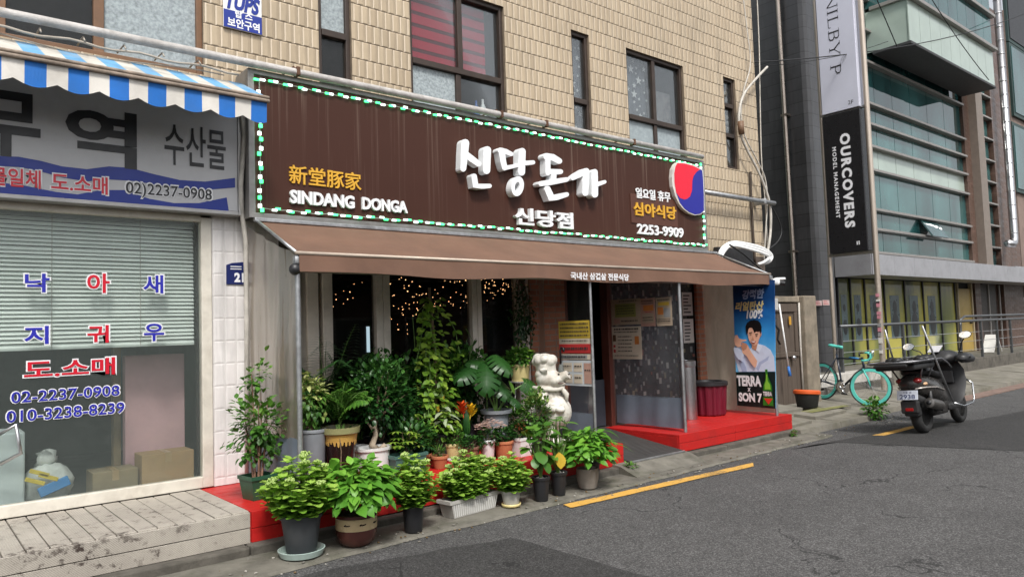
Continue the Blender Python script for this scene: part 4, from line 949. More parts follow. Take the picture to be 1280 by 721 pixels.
poly('hair', z5([(212, 570), (201, 520), (199, 470), (214, 436), (245, 412), (292, 402), (338, 410), (366, 438), (378, 480), (376, 540), (364, 560), (357, 530), (340, 536), (318, 532), (296, 548), (284, 512), (270, 490), (246, 490), (230, 505), (224, 545)]), C('hair', (22, 18, 18)), man)
poly('eyebrow', z5([(238, 548), (268, 540), (274, 546), (240, 556)]), C('hair', (22, 18, 18)), man); poly('eyebrow', z5([(306, 560), (336, 556), (342, 563), (308, 568)]), C('hair', (22, 18, 18)), man)
poly('eye', z5([(242, 568), (256, 562), (270, 568), (256, 573)]), C('eye', (40, 26, 24)), man); poly('eye', z5([(308, 582), (322, 576), (336, 580), (322, 587)]), C('eye', (40, 26, 24)), man)
poly('nose', z5([(280, 580), (288, 610), (294, 622), (274, 624), (268, 616)]), C('nose shade', (206, 152, 124)), man)
poly('mouth', z5([(252, 634), (276, 642), (318, 640), (306, 660), (284, 666), (264, 656)]), C('lips', (178, 84, 80)), man); poly('teeth', z5([(260, 640), (280, 646), (310, 644), (296, 654), (276, 655)]), C('teeth', (240, 236, 230)), man)
poly('arm', [(926.5, 432), (930, 429.5), (934.5, 431), (938, 438), (946.5, 451), (945.5, 457), (943.5, 459.5), (939.5, 455), (932.5, 444), (928, 441.5)], C('skin', (228, 178, 150)), man)
poly('hand', [(917.5, 425), (919, 419), (921.5, 418.5), (923.5, 422.5), (928, 424.2), (933, 424.3), (933, 425.8), (927.5, 427), (926, 429), (927, 432), (923.5, 434), (919, 432)], C('skin', (228, 178, 150)), man)
poly('hand', [(926, 433), (927.5, 430), (926, 428.3), (929, 427.8), (932, 429), (934.5, 431), (933, 436), (929, 438)], C('shaded skin', (206, 152, 124)), man)
poly('sleeve', [(917, 434), (922, 434), (926, 437), (930, 444), (928, 452), (922, 448), (918, 441)], C('white shirt', (214, 224, 242)), man)
poly('bottle_print', z6([(392, 268), (418, 266), (421, 335), (436, 372), (463, 440), (476, 560), (482, 655), (372, 648), (371, 560), (374, 440), (396, 372), (399, 330)]), C('bottle green', (44, 118, 34)))
poly('bottle_print', z6([(404, 320), (416, 318), (420, 390), (446, 430), (452, 480), (390, 478), (388, 430), (402, 390)]), C('bottle glint', (128, 190, 60)))
poly('bottle_label', z6([(374, 492), (470, 498), (476, 560), (374, 556)]), C('bottle label', (20, 48, 30)))
poly('bottle_label', z6([(380, 572), (474, 576), (430, 640)]), C('label red', (196, 60, 40)))
layer[0] += 1; X = PX-.0012*layer[0]-.0006
def ptext(s, pl, pr, mt, bold=.03, shear=0, name='lettering'):
    b = MB(); text_x(b, s, X, pl, pr, 0, bold, shear); build(name, b, mt, sheet)
ptext('TERRA', (921.2, 482), (951.3, 469.5), C('white', (225, 228, 228)), .05); ptext('X', (934.5, 489), (938.2, 484.5), C('white', (225, 228, 228)), .05); ptext('SON 7', (923.6, 501.5), (952.3, 491.5), C('white', (225, 228, 228)), .05)
ptext('TERRA', (954, 494.5), (964.8, 489.5), C('white', (225, 228, 228)), .04)
ptext('강력한', (928, 374.5), (955, 360.5), C('silver', (150, 170, 205)), .04, .25); ptext('리얼탄산', (919.3, 389), (954.6, 375.5), C('gold', (205, 190, 130)), .04, .25); ptext('100%', (932.8, 398.5), (954, 386.5), C('white', (225, 228, 228)), .04, .25)
# ------------------------------------------------------------------ dark stone and glass building on the right
M['stone'] = tilemat('charcoal stone cladding', 2.3, .29, (.058, .058, .061), (.074, .074, .078), (.02, .02, .02), .0012, .028, .37, bevel=.02, bs=.15)
M['brownbrick'] = tilemat('dark brown long brick', .4, .09, (.10, .058, .042), (.15, .09, .068), (.05, .035, .03), .02, .08, .5)
M['mullion'] = pbr('grey aluminium fin', (.33, .31, .29), .45, .5, .1, 5)
M['spandrel'] = pbr('pale green spandrel glass', (.36, .43, .38), .12, 0, .08, 1.2, spec=.8)
M['fascia'] = pbr('grey metal canopy panel', (.36, .36, .38), .4, .3, .08, 2, dirt=.2)
def teal():
    mt, q = newmat('teal curtain wall glass')
    n = q.noise(.8, 4, .5, q.scaled((1, 1, .4))); q.l.new(q.mix(q.math('MULTIPLY_ADD', n, 2.4, -.7, True), (.006, .034, .036), (.05, .16, .155)), q.b.inputs['Base Color'])
    q.b.inputs['Roughness'].default_value = .03; q.b.inputs['IOR'].default_value = 2.1; q.b.inputs['Specular IOR Level'].default_value = .5
    q.l.new(q.bump(q.noise(1.1, 2), .12, .02), q.b.inputs['Normal']); return mt
M['teal'] = teal()
gb = thing('glass_building', 'charcoal stone and teal glass office building with a projecting bay', 'building', (22, 9, .45))
b = MB(); b.loft([[(16, 14, z), (16, 8.42, z), (16.04, 8.33, z), (16.14, 8.29, z), (16.75, 8.29, z), (16.75, 14, z)] for z in (.2, 13)]); build('stone_block', b, M['stone'], gb)
GY = 9.0
def X9(px, y=240, Y=GY): return Yp(px, y, Y).x
rows = [Yp(1088, y, GY).z for y in (316, 287, 262.5, 214, 185, 158, 133, 83)]
rows += [rows[-1]+d for d in (.9, 1.8, 2.7, 3.6)]
xr = X9(1206); cols = [X9(p) for p in (1100, 1122, 1144, 1165, 1186)]; xl = 16.75; cols = [xl+.02+(cols[0]-xl)*k/4 for k in range(1, 4)]+cols
gl = []; sp_ = []
allx = [xl]+sorted(cols)+[xr]
for i in range(len(rows)-1):
    mb = MB(); (sp_ if i in (3, 8) else gl).append(mb)
    for j in range(len(allx)-1):
        mb.box(allx[j]+.012, allx[j+1]-.012, GY, GY+.03, rows[i]+.02, rows[i+1]-.02)
[build('glass_pane', q_, M['teal'], gb) for q_ in gl]; [build('spandrel_panel', q_, M['spandrel'], gb) for q_ in sp_]
b = MB()
for z in rows: b.box(xl, xr, GY-.16, GY+.05, z-.035, z+.035, .006)
build('horizontal_fin', b, M['mullion'], gb)
b = MB(); b.box(xl, xr, GY+.04, 14, .45, 13); build('core_wall', b, pbr('dark core wall', (.02, .022, .022), .8), gb)
# open tilting vent
p0 = Yp(1148, 279, GY); b = MB(); b.box(0, 1.2, -.02, .02, -.62, 0, 0, Matrix.Translation((p0.x, GY-.05, rows[2]-.05)) @ Matrix.Rotation(-.55, 4, 'X')); build('open_vent', b, M['teal'], gb)
# column, side strip of windows, brick pier
xc = X9(1206), X9(1221); b = MB(); b.box(xc[0]+.01, xc[0]+.45*(xc[1]-xc[0]), GY-.1, 14, .45, 13); b2 = MB(); b2.box(xc[0]+.45*(xc[1]-xc[0])+.005, xc[1], GY-.35, 14, rows[0]-.3, 13)
build('brick_pier', b, M['brownbrick'], gb); build('steel_column', b2, pbr('taupe steel column', (.22, .18, .15), .5, .2, .12), gb)
xs2 = X9(1222), X9(1240); z = rows[0]-.2; g2 = MB(); f2 = MB()
while z < 13:
    g2.box(xs2[0], xs2[1], GY+.02, GY+.05, z+.05, z+.72); f2.box(xs2[0], xs2[1]+.1, GY-.15, GY+.05, z-.02, z+.04, .005); z += .78
build('glass_pane', g2, M['teal'], gb); build('horizontal_fin', f2, M['mullion'], gb)
b = MB(); b.box(xs2[0], xs2[1], GY+.06, 14, .45, 13); b.box(xs2[1]+.11, X9(1252)+1.2, GY-.12, 14, .45, 13); build('brick_pier', b, M['brownbrick'], gb)
# projecting bay
q0 = Yp(1083, 72, GY); bx0 = q0.x; bz = Xp(1139, 53, bx0).z; by = Xp(1139, 53, bx0).y; bx1 = Yp(1245, 107, by).x
b = MB(); b.box(bx0, bx1, by, GY-.17, bz-.02, bz+.06, .01); build('bay_soffit', b, pbr('dark bay soffit', (.04, .04, .042), .6), gb)
zz = bz+.07; b = MB(); s_ = MB(); g3 = MB(); n = 9
for k in range(n):
    a, c = bx0+(bx1-bx0)*k/n, bx0+(bx1-bx0)*(k+1)/n; s_.box(a+.008, c-.008, by+.03, by+.06, zz, zz+1.15)
    g3.box(a+.008, c-.008, by+.03, by+.06, zz+1.25, zz+2.25); g3.box(a+.008, c-.008, by+.03, by+.06, zz+2.38, zz+4.3)
for (z0, z1, mb) in ((0, 1.15, s_), (1.25, 2.25, g3), (2.38, 4.3, g3)): mb.box(bx0+.03, bx0+.06, by+.07, GY-.02, zz+z0, zz+z1)
build('spandrel_panel', s_, M['spandrel'], gb); build('glass_pane', g3, M['teal'], gb)
for z in (1.2, 2.31, 4.35): b.box(bx0-.06, bx1+.1, by-.10, GY-.17, zz+z-.05, zz+z+.05, .008)
build('horizontal_fin', b, M['mullion'], gb)
b = MB(); b.box(bx0+.08, bx1-.05, by+.09, GY-.18, zz, zz+4.3); build('bay_core', b, pbr('dark core wall'+'', (.02, .022, .022), .8), gb)
# canopy
cx0 = Yp(1091, 330, 7.9).x; cz1 = Yp(1091, 317, 7.9).z; cz0 = Yp(1091, 343, 7.9).z
b = MB(); x = cx0; b.box(cx0, 36, 7.93, GY-.17, cz0+.012, cz1-.01)
while x < 36: b.box(x+.004, x+1.196, 7.9, 7.925, cz0, cz1, .004); x += 1.2
b.box(cx0-.004, cx0-.025, 7.93, GY-.18, cz0, cz1, .004); build('canopy', b, M['fascia'], gb)
# ground floor: yellow green glass leaves with portrait posters behind
def ygreen():
    mt, q = newmat('yellow green glass'); sp = q.new('SeparateXYZ'); q.l.new(q.pos(), sp.inputs[0])
    n = q.noise(.55, 3, .5, q.scaled((1, 1, .35)))
    q.l.new(q.ramp(n, [(.36, (.03, .055, .04)), (.50, (.20, .22, .07)), (.62, (.50, .45, .10))]), q.b.inputs['Base Color']); q.b.inputs['Roughness'].default_value = .08; return mt
gg = MB(); px = [1047, 1063, 1081, 1105.5, 1131, 1154, 1175.5, 1194]; gx = [X9(p, 400) for p in px]; zg0, zg1 = .46, cz0
for a, c in zip(gx[:-1], gx[1:]): gg.box(a+.03, c-.03, GY-.02, GY+.01, zg0, zg1)
grd = build('entrance_glass', gg, ygreen(), gb)
for a in gx: b = MB(); b.box(a-.028, a+.028, GY-.06, GY+.03, zg0, zg1); build('glass_mullion', b, M['black'], gb)
for a, c in list(zip(gx[:-1], gx[1:]))[:6]:
    pm = MB(); hm = MB(); w_ = c-a; x0, x1 = a+.27*w_, a+.72*w_; pm.box(x0, x1, GY-.026, GY-.022, 1.05, 2.25); xm = (x0+x1)/2
    hm.ball((xm, GY-.028, 1.92), .16*w_*.8, 10, 8, (.8, .02, 1.1)); hm.ball((xm, GY-.028, 1.42), .3*w_*.8, 10, 8, (.7, .02, 1.2))
    build('portrait_poster', pm, pbr('grey blue poster', (.09, .13, .14), .3, 0, .3, 2), grd); build('portrait_figure', hm, pbr('dark portrait', (.025, .03, .032), .4), grd)
b = MB(); dx0, dx1 = X9(1197, 400), X9(1213, 400); b.box(dx0, dx1, GY-.05, GY, .46, 2.5, .01); dr = build('yellow_door', b, pbr('yellow beige door', (.42, .29, .07), .4, 0, .15, 2), gb)
b = MB(); b.box(dx0-.09, dx0-.005, GY-.09, GY+.02, .46, cz0); b.box(dx1+.005, dx1+.1, GY-.09, GY+.02, .46, cz0); build('door_trim', b, pbr('pale door trim', (.40, .33, .20), .5), dr)
b = MB(); b.ball((dx1-.2, GY-.08, 1.4), .05); build('door_knob', b, M['black'], dr, True)
b = MB(); b.box(dx1+.15, X9(1246, 400), GY-.02, GY+.3, .45, cz0); build('recess_wall', b, pbr('dark brown recess', (.035, .028, .024), .5), gb)
b = MB()
for k in range(5): xx = dx1+.6+k*1.1; b.box(xx, xx+.08, GY-.06, GY-.021, .46, cz0)
build('recess_post', b, M['mullion'], gb)
for (pa, pb) in (((1013.5, 382), (1027, 375.5)), ((1028.5, 381.5), (1036.5, 375))):
    a, c = Yp(*pa, 8.28), Yp(*pb, 8.28); b = MB(); b.box(a.x, c.x, 8.275, 8.288, a.z, c.z, .002); b.cur = 1
    for k in range(3): b.box(a.x+.03, c.x-.05-.03*k, 8.2735, 8.2748, a.z+.02+k*.035, a.z+.032+k*.035)
    build('notice_plate', b, [pbr('pale pink plate', (.55, .42, .40), .5), PC['red']], gb)
b = MB(); top_ = Xp(968, -60, 15.88); bo = Xp(996, 380, 15.88); b.tube([(15.88, top_.y, 12.5), (15.88, (top_.y+bo.y)/2, 5), (15.88, bo.y, .3)], .055, 10)
for z in (3.2, 6.4): b.box(15.83, 16.0, (top_.y+bo.y)/2-.08, (top_.y+bo.y)/2+.08, z, z+.05)
build('downpipe', b, pbr('brownish steel pipe', (.42, .36, .31), .3, .9, .12, 5), gb, True, angle=40)
# set back strip of windows seen in the gap behind the tiled building
b = MB(); b.box(11.4, 16.0, 12.0, 12.4, 0, 13); build('rear_wall', b, pbr('dark core wall', (.02, .022, .022), .8), gb)
b = MB(); f_ = MB()
for k in range(14): b.box(11.5, 15.95, 11.95, 11.98, .6+k*.9, 1.38+k*.9); f_.box(11.4, 15.98, 11.8, 11.99, .48+k*.9, .58+k*.9, .01)
build('glass_pane', b, M['teal'], gb); build('horizontal_fin', f_, M['mullion'], gb)

# duct and the brown building at far right
du = thing('steel_duct', 'shiny vertical steel duct with an elbow beside the brown building', 'duct', (31, 8.5, 4)); b = MB()
dtop = Yp(1240, -40, 8.5); dbt = Yp(1271, 300, 8.5); dx = (dtop.x+dbt.x)/2
dz = Yp(1271, 306, 8.5).z; b.tube([(dx, 8.5, 13), (dx, 8.5, dz+.25), (dx-.06, 8.5, dz+.08), (dx-.2, 8.5, dz), (dx-.75, 8.5, dz)], .125, 14); build('pipe', b, M['steel'], du, True)
b = MB()
for k in range(18): b.lathe([(.13, 0), (.137, .02), (.13, .04)], (dx, 8.5, dz+.4+k*.5), 14)
build('joint_ring', b, M['steel'], du, True)
fb_ = thing('brown_building', 'brown rendered building with dark green framed windows beyond the duct', 'building', (40, 9.4, .45))
b = MB(); b.box(34.5, 60, 9.4, 20, .45, 14); build('wall', b, pbr('brown render', (.20, .145, .12), .8, 0, .25, .7, .2, 20, dirt=.3), fb_)
for (x0, y0, x1, y1, dk_) in [(1258, 52, 1300, -10, 1), (1265, 145, 1310, 88, 0), (1268, 240, 1310, 175, 0)]:
    a, c = Yp(x0, y0, 9.38), Yp(x1, y1, 9.38); b = MB(); b.box(a.x, c.x, 9.3, 9.42, a.z, c.z); wf = build('window', b, pbr('dark green frame', (.02, .045, .04), .5), fb_)
    b = MB(); b.box(a.x+.15, c.x-.15, 9.27, 9.31, a.z+.15, c.z-.15); build('pane', b, M['teal'] if not dk_ else M['black'], wf)
b = MB(); a = Yp(1262, 342, 8.6); b.box(a.x, 60, 8.4, 9.39, a.z, a.z+.25); build('canopy', b, M['fascia'], fb_)
b = MB(); a, c = Yp(1266, 398, 9.3), Yp(1300, 372, 9.3); b.box(a.x, c.x, 9.3, 9.42, a.z, c.z); wf = build('shop_window', b, M['cream'], fb_)
b = MB(); w_ = (c.x-a.x)/5
for k in range(5): b.box(a.x+k*w_+.06, a.x+(k+1)*w_-.06, 9.27, 9.31, a.z+.1, c.z-.1)
build('pane', b, M['black'], wf)

# ------------------------------------------------------------------ street sign tower
st_ = thing('sign_tower', 'tall double sign tower, white panel above black panel between steel poles', 'sign', (15, 7.1, .3)); TX = 15.0
yl, yr = 7.49, 6.70; zb, zm, zt_ = 2.99, 5.94, 11.5
b = MB(); b.box(TX, TX+.22, yr, yl, zb, zm-.03, .012); bp_ = build('black_panel', b, pbr('black sign panel', (.012, .012, .014), .3, 0, .1), st_)
b = MB(); b.box(TX, TX+.22, yr, yl, zm, zt_, .012); wp_ = build('white_panel', b, pbr('lavender white sign panel', (.56, .57, .66), .35, 0, .05, 2), st_)
b = MB(); b.tube([(TX+.11, 6.60, .2), (TX+.11, 6.60, zt_+.4)], .055, 12); build('pole', b, pbr('champagne steel pole', (.50, .43, .36), .36, .6, .05, 3), st_, True, angle=40)
b = MB(); b.tube([(TX+.11, 7.56, .2), (TX+.11, 7.56, zt_+.4)], .04, 12); build('pole', b, MATS['champagne steel pole'], st_, True, angle=40)
b = MB()
for z in (zb-.05, zm-.02, zm+2.6): b.box(TX+.06, TX+.16, 6.6, 7.56, z, z+.04)
build('cross_bar', b, M['steel'], st_)
def text_down(mb, s, X, top_px, bot_px, capw, bold=.0):
    """vertical text read downwards: baseline start and end pixels, capital height in metres"""
    a = Xp(*top_px, X); c = Xp(*bot_px, X); text_mb(mb, s, (X, (a.y+c.y)/2, a.z), (0, 0, -1), (0, -1, 0), a.z-c.z, capw, 0, bold, 0, 3, 1.28)
def serif_word(mb, s, X, ybase, ztop, zbot, cap, gaps):
    """thin upright capitals with serifs, set reading downwards; stroke lists on a unit cell"""
    G = {'N': ([(.0, 0, .0, 1, .10), (.75, 0, .75, 1, .10), (.02, 1, .73, 0, .16)], .75), 'I': ([(.12, 0, .12, 1, .17)], .24), 'L': ([(.1, 0, .1, 1, .17), (.1, .03, .6, .03, .07), (.6, .03, .62, .25, .06)], .62),
         'B': ([(.1, 0, .1, 1, .17), (.1, .97, .4, .97, .07), (.4, .97, .52, .88, .12), (.52, .88, .52, .65, .14), (.52, .65, .4, .53, .12), (.1, .53, .4, .53, .07), (.4, .53, .58, .42, .12), (.58, .42, .58, .14, .15), (.58, .14, .44, .03, .12), (.1, .03, .44, .03, .07)], .62),
         'Y': ([(.02, 1, .36, .45, .15), (.7, 1, .36, .45, .07), (.36, 0, .36, .47, .16)], .72), 'P': ([(.1, 0, .1, 1, .17), (.1, .97, .4, .97, .07), (.4, .97, .55, .86, .12), (.55, .86, .55, .62, .15), (.55, .62, .4, .48, .12), (.1, .48, .4, .48, .07)], .58)}
    SER = {'N': [(0, 0), (0, 1), (.75, 1)], 'I': [(.12, 0), (.12, 1)], 'L': [(.1, 0), (.1, 1)], 'B': [(.06, 0), (.06, 1)], 'Y': [(.02, 1), (.7, 1), (.36, 0)], 'P': [(.1, 0), (.1, 1)]}
    tot = sum(G[c][1]+.22 if c != ' ' else .42 for c in s); u = 0; sc = (ztop-zbot)/tot; i = 0
    for c in s:
        if c == ' ': u += .42; continue
        for (x0, y0, x1, y1, w) in G[c][0] + [(x-.13, y*.97+.015, x+.13, y*.97+.015, .05) for x, y in SER[c]]:
            P, Q = Vector((x0, y0, 0)), Vector((x1, y1, 0)); d = (Q-P); nn = Vector((-d.y*cap, d.x*sc, 0)); 
            dd_ = Vector((d.x*sc, d.y*cap, 0)).normalized(); nn = Vector((-dd_.y, dd_.x, 0))*w*.5*cap*.72
            pts = []
            for (pp, sg_) in ((P, 1), (Q, 1), (Q, -1), (P, -1)):
                a_, b_ = (u+pp.x)*sc+nn.x*sg_, pp.y*cap+nn.y*sg_; pts.append((X-.0003*(i % 9), ybase-b_, ztop-a_))
            mb.prism(pts, (-.001, 0, 0)); i += 1
        build('letter', mb, M['s_blk'], wp_); mb = MB()
        u += G[c][1]+.22
b = MB(); sa = Xp(1034.5, -4, TX); sb = Xp(1039, 99, TX); serif_word(b, 'NILBY P', TX-.003, sb.y, sa.z, sb.z, Xp(1038.8, 99, TX).y-Xp(1052, 98, TX).y, 0)
b = MB(); text_x(b, '2F', TX-.003, (1060, 131), (1066.5, 124.5), 0, 0); build('small_lettering', b, M['s_blk'], wp_)
b = MB(); text_down(b, 'OURCOVERS', TX-.003, (1050, 168), (1055.5, 285.4), Xp(1050, 168, TX).y-Xp(1063, 167, TX).y, .05); build('lettering', b, M['l_white'], bp_); b = MB()
text_down(b, 'MODEL MANAGEMENT', TX-.003, (1040.3, 184.5), (1045, 273), .085, .03); build('small_lettering', b, M['l_white'], bp_); b = MB(); text_x(b, 'II', TX-.003, (1071, 306), (1074.5, 301), 0, .02); build('floor_lettering', b, M['l_white'], bp_)
r_ = random.Random(6); b = MB()
for k in range(11):
    z = .9+k*.115+r_.uniform(-.03, .03); b.cur = r_.choice([0, 0, 1, 2]); b.box(TX+.045, TX+.055, 6.56+r_.uniform(-.01, .01), 6.63, z, z+r_.uniform(.06, .12))
build('sticker', b, [M['paper'], pbr('pink sticker', (.6, .25, .3), .5), pbr('grey sticker', (.3, .3, .3), .5)], st_)

# ------------------------------------------------------------------ low wall, railing, sandwich board
lw = thing('low_wall', 'low stained concrete wall with white painted top behind the bicycle', 'wall', (15, 7.2, .1)); b = MB()
for k, (x0, x1, z1) in enumerate([(12.85, 13.5, .42), (13.51, 14.3, .46), (14.31, 15.2, .47), (15.21, 16.4, .47)]): b.box(x0, x1, 7.0-.06*(k%2), 7.22, .1, z1-.13, .012)
build('stone_base', b, M['kerbstone'], lw); b = MB(); b.box(12.8, 16.4, 6.99, 7.27, .34, .56, .01); build('white_top', b, pbr('dirty white wall paint', (.50, .48, .44), .8, 0, .15, 3, .2, 40, dirt=.7, dirtcol=(.16, .14, .11), dscale=3), lw)
b = MB(); b.box(17.6, 28, 7.05, 7.27, .1, .5, .01); tag(build('low_wall', b, M['kerbstone']), 'long low concrete edge of the terrace under the railing', 'wall')
rl = thing('railing', 'dark grey metal railing with wires along the office terrace', 'railing', (22, 7.15, .45)); RY = 7.15
z0 = Yp(1050, 408, RY).z; z1_ = Yp(1280, 400, RY).z; xa, xb = Yp(1050, 408, RY).x, 30
b = MB(); b.tube([(xa, RY, z0), (xb, RY, z0)], .034, 10); b.tube([(Yp(1207, 430, RY).x, RY+.12, .46), (Yp(1207, 402, RY).x, RY+.12, z0+.04), (Yp(1209, 400, RY).x+.2, RY+.12, z0+.12), (xb, RY+.12, z0+.12)], .034, 10); build('top_rail', b, pbr('dark grey rail paint', (.09, .095, .10), .4, .4, .2), rl, True)
b = MB()
for zz in (.72, .95, 1.18): b.tube([(xa, RY, zz), (xb, RY, zz)], .008, 6)
build('wire', b, M['galv'], rl)
for px in (1052, 1130, 1228, 1248, 1265):
    b = MB(); xx = Yp(px, 440, RY).x; b.box(xx-.03, xx+.03, RY-.03, RY+.03, .46, z0-.02, .005); build('post', b, MATS['dark grey rail paint'], rl)
ab = thing('sandwich_board', 'white triangular board standing on the terrace behind the railing', 'sign', (Yp(1247, 440, 8).x, 8, .45)); xx = ab.location.x
b = MB(); b.prism([(xx-.33, 8.0, .46), (xx-.29, 8.0, .46), (xx+.07, 8.0, 1.0), (xx+.03, 8.0, 1.0)], (0, .32, 0)); build('front_board', b, M['white'], ab)
b = MB(); b.prism([(xx+.43, 8.0, .46), (xx+.39, 8.0, .46), (xx+.08, 8.0, .99), (xx+.12, 8.0, .99)], (0, .32, 0)); build('back_board', b, M['white'], ab)

# ------------------------------------------------------------------ old wooden gate in the gap
gt = thing('wooden_gate', 'old weathered brown wooden door with concrete post beside the poster', 'gate', (12, 6.8, .15)); gy = 6.8
def oldwood():
    mt, q = newmat('weathered brown wood'); n = q.noise(1, 6, .7, q.scaled((34, 34, 1.2))); n2 = q.noise(2, 4)
    q.l.new(q.mix(n, (.035, .026, .020), (.14, .105, .08)), q.b.inputs['Base Color']); q.b.inputs['Roughness'].default_value = .85; q.l.new(q.bump(n, .5, .008), q.b.inputs['Normal']); return mt
M['oldwood'] = oldwood()
b = MB()
for k in range(6): b.box(11.36+k*.16, 11.515+k*.16, gy, gy+.03, .15, 1.94, .004)
leaf_ = build('door_leaf', b, M['oldwood'], gt)
b = MB(); b.box(11.42, 12.24, gy-.03, gy-.002, 1.78, 1.92, .006); b.box(11.42, 12.24, gy-.03, gy-.002, 1.0, 1.08, .006); b.box(12.14, 12.24, gy-.028, gy-.002, 1.085, 1.775, .006); b.box(11.42, 11.5, gy-.028, gy-.002, 1.085, 1.775, .006); build('door_rail', b, M['oldwood'], leaf_)
b = MB(); b.ball((11.98, gy-.06, .98), .045); build('door_knob', b, M['steel'], leaf_, True)
b = MB(); b.box(11.3, 12.3, gy-.05, gy+.1, 1.95, 2.05, .01); b.box(12.33, 12.76, gy-.12, gy+.2, .0, 2.06, .02); build('concrete_post', b, pbr('mossy tan concrete', (.24, .20, .15), .9, 0, .25, 5, .4, 50, dirt=.6, dirtcol=(.08, .07, .05)), gt)
b = MB(); b.tube([(12.29, gy-.03, .2), (12.27, gy-.04, 1.2), (12.31, gy-.03, 1.94)], .018, 8); build('drain_tube', b, M['cable'], gt, True)
b = MB(); b.box(11.93, 11.99, gy-.05, gy-.033, 1.55, 1.7, .004); build('tag', b, pbr('orange tag', (.50, .26, .03), .5), gt)
mp = thing('mop', 'white handled mop with a blue end leaning on the wooden gate', 'mop', (11.95, 6.6, .7)); b = MB(); b.tube([Yp(974, 380, 6.7), Yp(985.5, 458, 6.6)], .014, 8); build('handle', b, M['whiteplastic'], mp, True); b = MB(); b.tube([Yp(985.5, 458, 6.6), Yp(987.5, 470, 6.58)], [.02, .03], 8); build('grip', b, pbr('blue grip', (.03, .16, .5), .5), mp, True)
bx = thing('meter_box', 'small white meter box with cables fixed behind the awning post', 'box', (11.5, 6.7, 1.8)); a = Yp(966, 390, 6.7); c = Yp(973, 373, 6.7); b = MB(); b.box(a.x, a.x+.12, 6.66, 6.75, c.z-.2, c.z, .01); build('case', b, pbr('grey white meter case', (.45, .44, .42), .5, dirt=.4), bx)
b = MB(); b.tube([Yp(970, 398, 6.66), Yp(968, 405, 6.66), Yp(974, 412, 6.66), Yp(972, 424, 6.66), Yp(975, 430, 6.66)], .02, 6); build('cable', b, M['cableblk'], bx, True)
bk = thing('bucket', 'black rubber tub with an orange lid on the broken pavement', 'bucket', (11.55, 6.3, .19)); b = MB(); b.lathe([(.15, 0), (.16, .01), (.19, .2), (.2, .22), (.17, .22), (.14, .02)], (11.55, 6.3, .19), 24); build('tub', b, M['blackrub'], bk, True, angle=40)
b = MB(); Mt = Matrix.Translation((11.55, 6.3, .415)) @ Matrix.Rotation(R(5), 4, 'Y'); b.lathe([(.2, -.012), (.215, 0), (.215, .04), (.19, .06), (.0, .055)], (0, 0, 0), 24, Mt); build('lid', b, pbr('orange plastic', (.62, .10, .02), .45, 0, .08), bk, True, angle=40)

# ------------------------------------------------------------------ bin, steel column, camera on the platform
bn = thing('waste_bin', 'ribbed dark magenta waste bin with black lid on the red platform', 'bin', (9.02, 6.42, .306)); b = MB(); n = 56; prof = [(.205, 0), (.225, .02), (.25, .42)]
rings = []
for (r, z) in prof: rings.append([(9.02+(r*(1+.028*(1 if k % 4 < 2 else -1)))*math.cos(2*math.pi*k/n), 6.42+(r*(1+.028*(1 if k % 4 < 2 else -1)))*math.sin(2*math.pi*k/n), .306+z) for k in range(n)])
b.loft(rings); build('body', b, pbr('dark magenta plastic', (.13, .008, .022), .38, 0, .12, 5), bn)
b = MB(); b.lathe([(.262, .42), (.275, .43), (.275, .475), (.25, .49), (.20, .487), (.19, .46), (.0, .455)], (9.02, 6.42, .306), 36); build('lid', b, M['black'], bn, True, angle=40)
sc_ = thing('ashtray_column', 'slim brushed steel cylinder bin standing behind the entrance post', 'bin', (8.45, 6.35, .306)); b = MB(); b.lathe([(.105, 0), (.11, .005), (.11, .72), (.1, .73)], (8.45, 6.35, .306), 28); build('body', b, M['steel'], sc_, True, angle=40); b = MB(); b.lathe([(.115, .73), (.118, .74), (.118, .80), (.1, .81), (.06, .812), (.055, .78), (0, .78)], (8.45, 6.35, .306), 28); build('rim', b, M['steel'], sc_, True, angle=40)
cm = thing('security_camera', 'white security camera hanging from the right end of the awning', 'camera', (9.55, 5.55, 2.2)); cp = Yp(970.5, 352, 5.55)
b = MB(); b.box(-.055, .055, -.05, .05, -.05, .05, .03, Matrix.Translation(cp) @ Matrix.Rotation(R(25), 4, 'Z')); b.box(-.02, .12, -.045, .045, .02, .055, .012, Matrix.Translation(cp) @ Matrix.Rotation(R(-40), 4, 'Z')); build('housing', b, M['whiteplastic'], cm)
b = MB(); b.tube([cp+Vector((.02, -.05, -.015)), cp+Vector((.05, -.10, -.03))], .032, 12); build('lens', b, M['black'], cm); b = MB(); b.tube([cp+Vector((-.02, .05, .03)), cp+Vector((-.06, .07, .09)), cp+Vector((-.1, .07, .1))], .016, 8); build('bracket', b, M['whiteplastic'], cm)
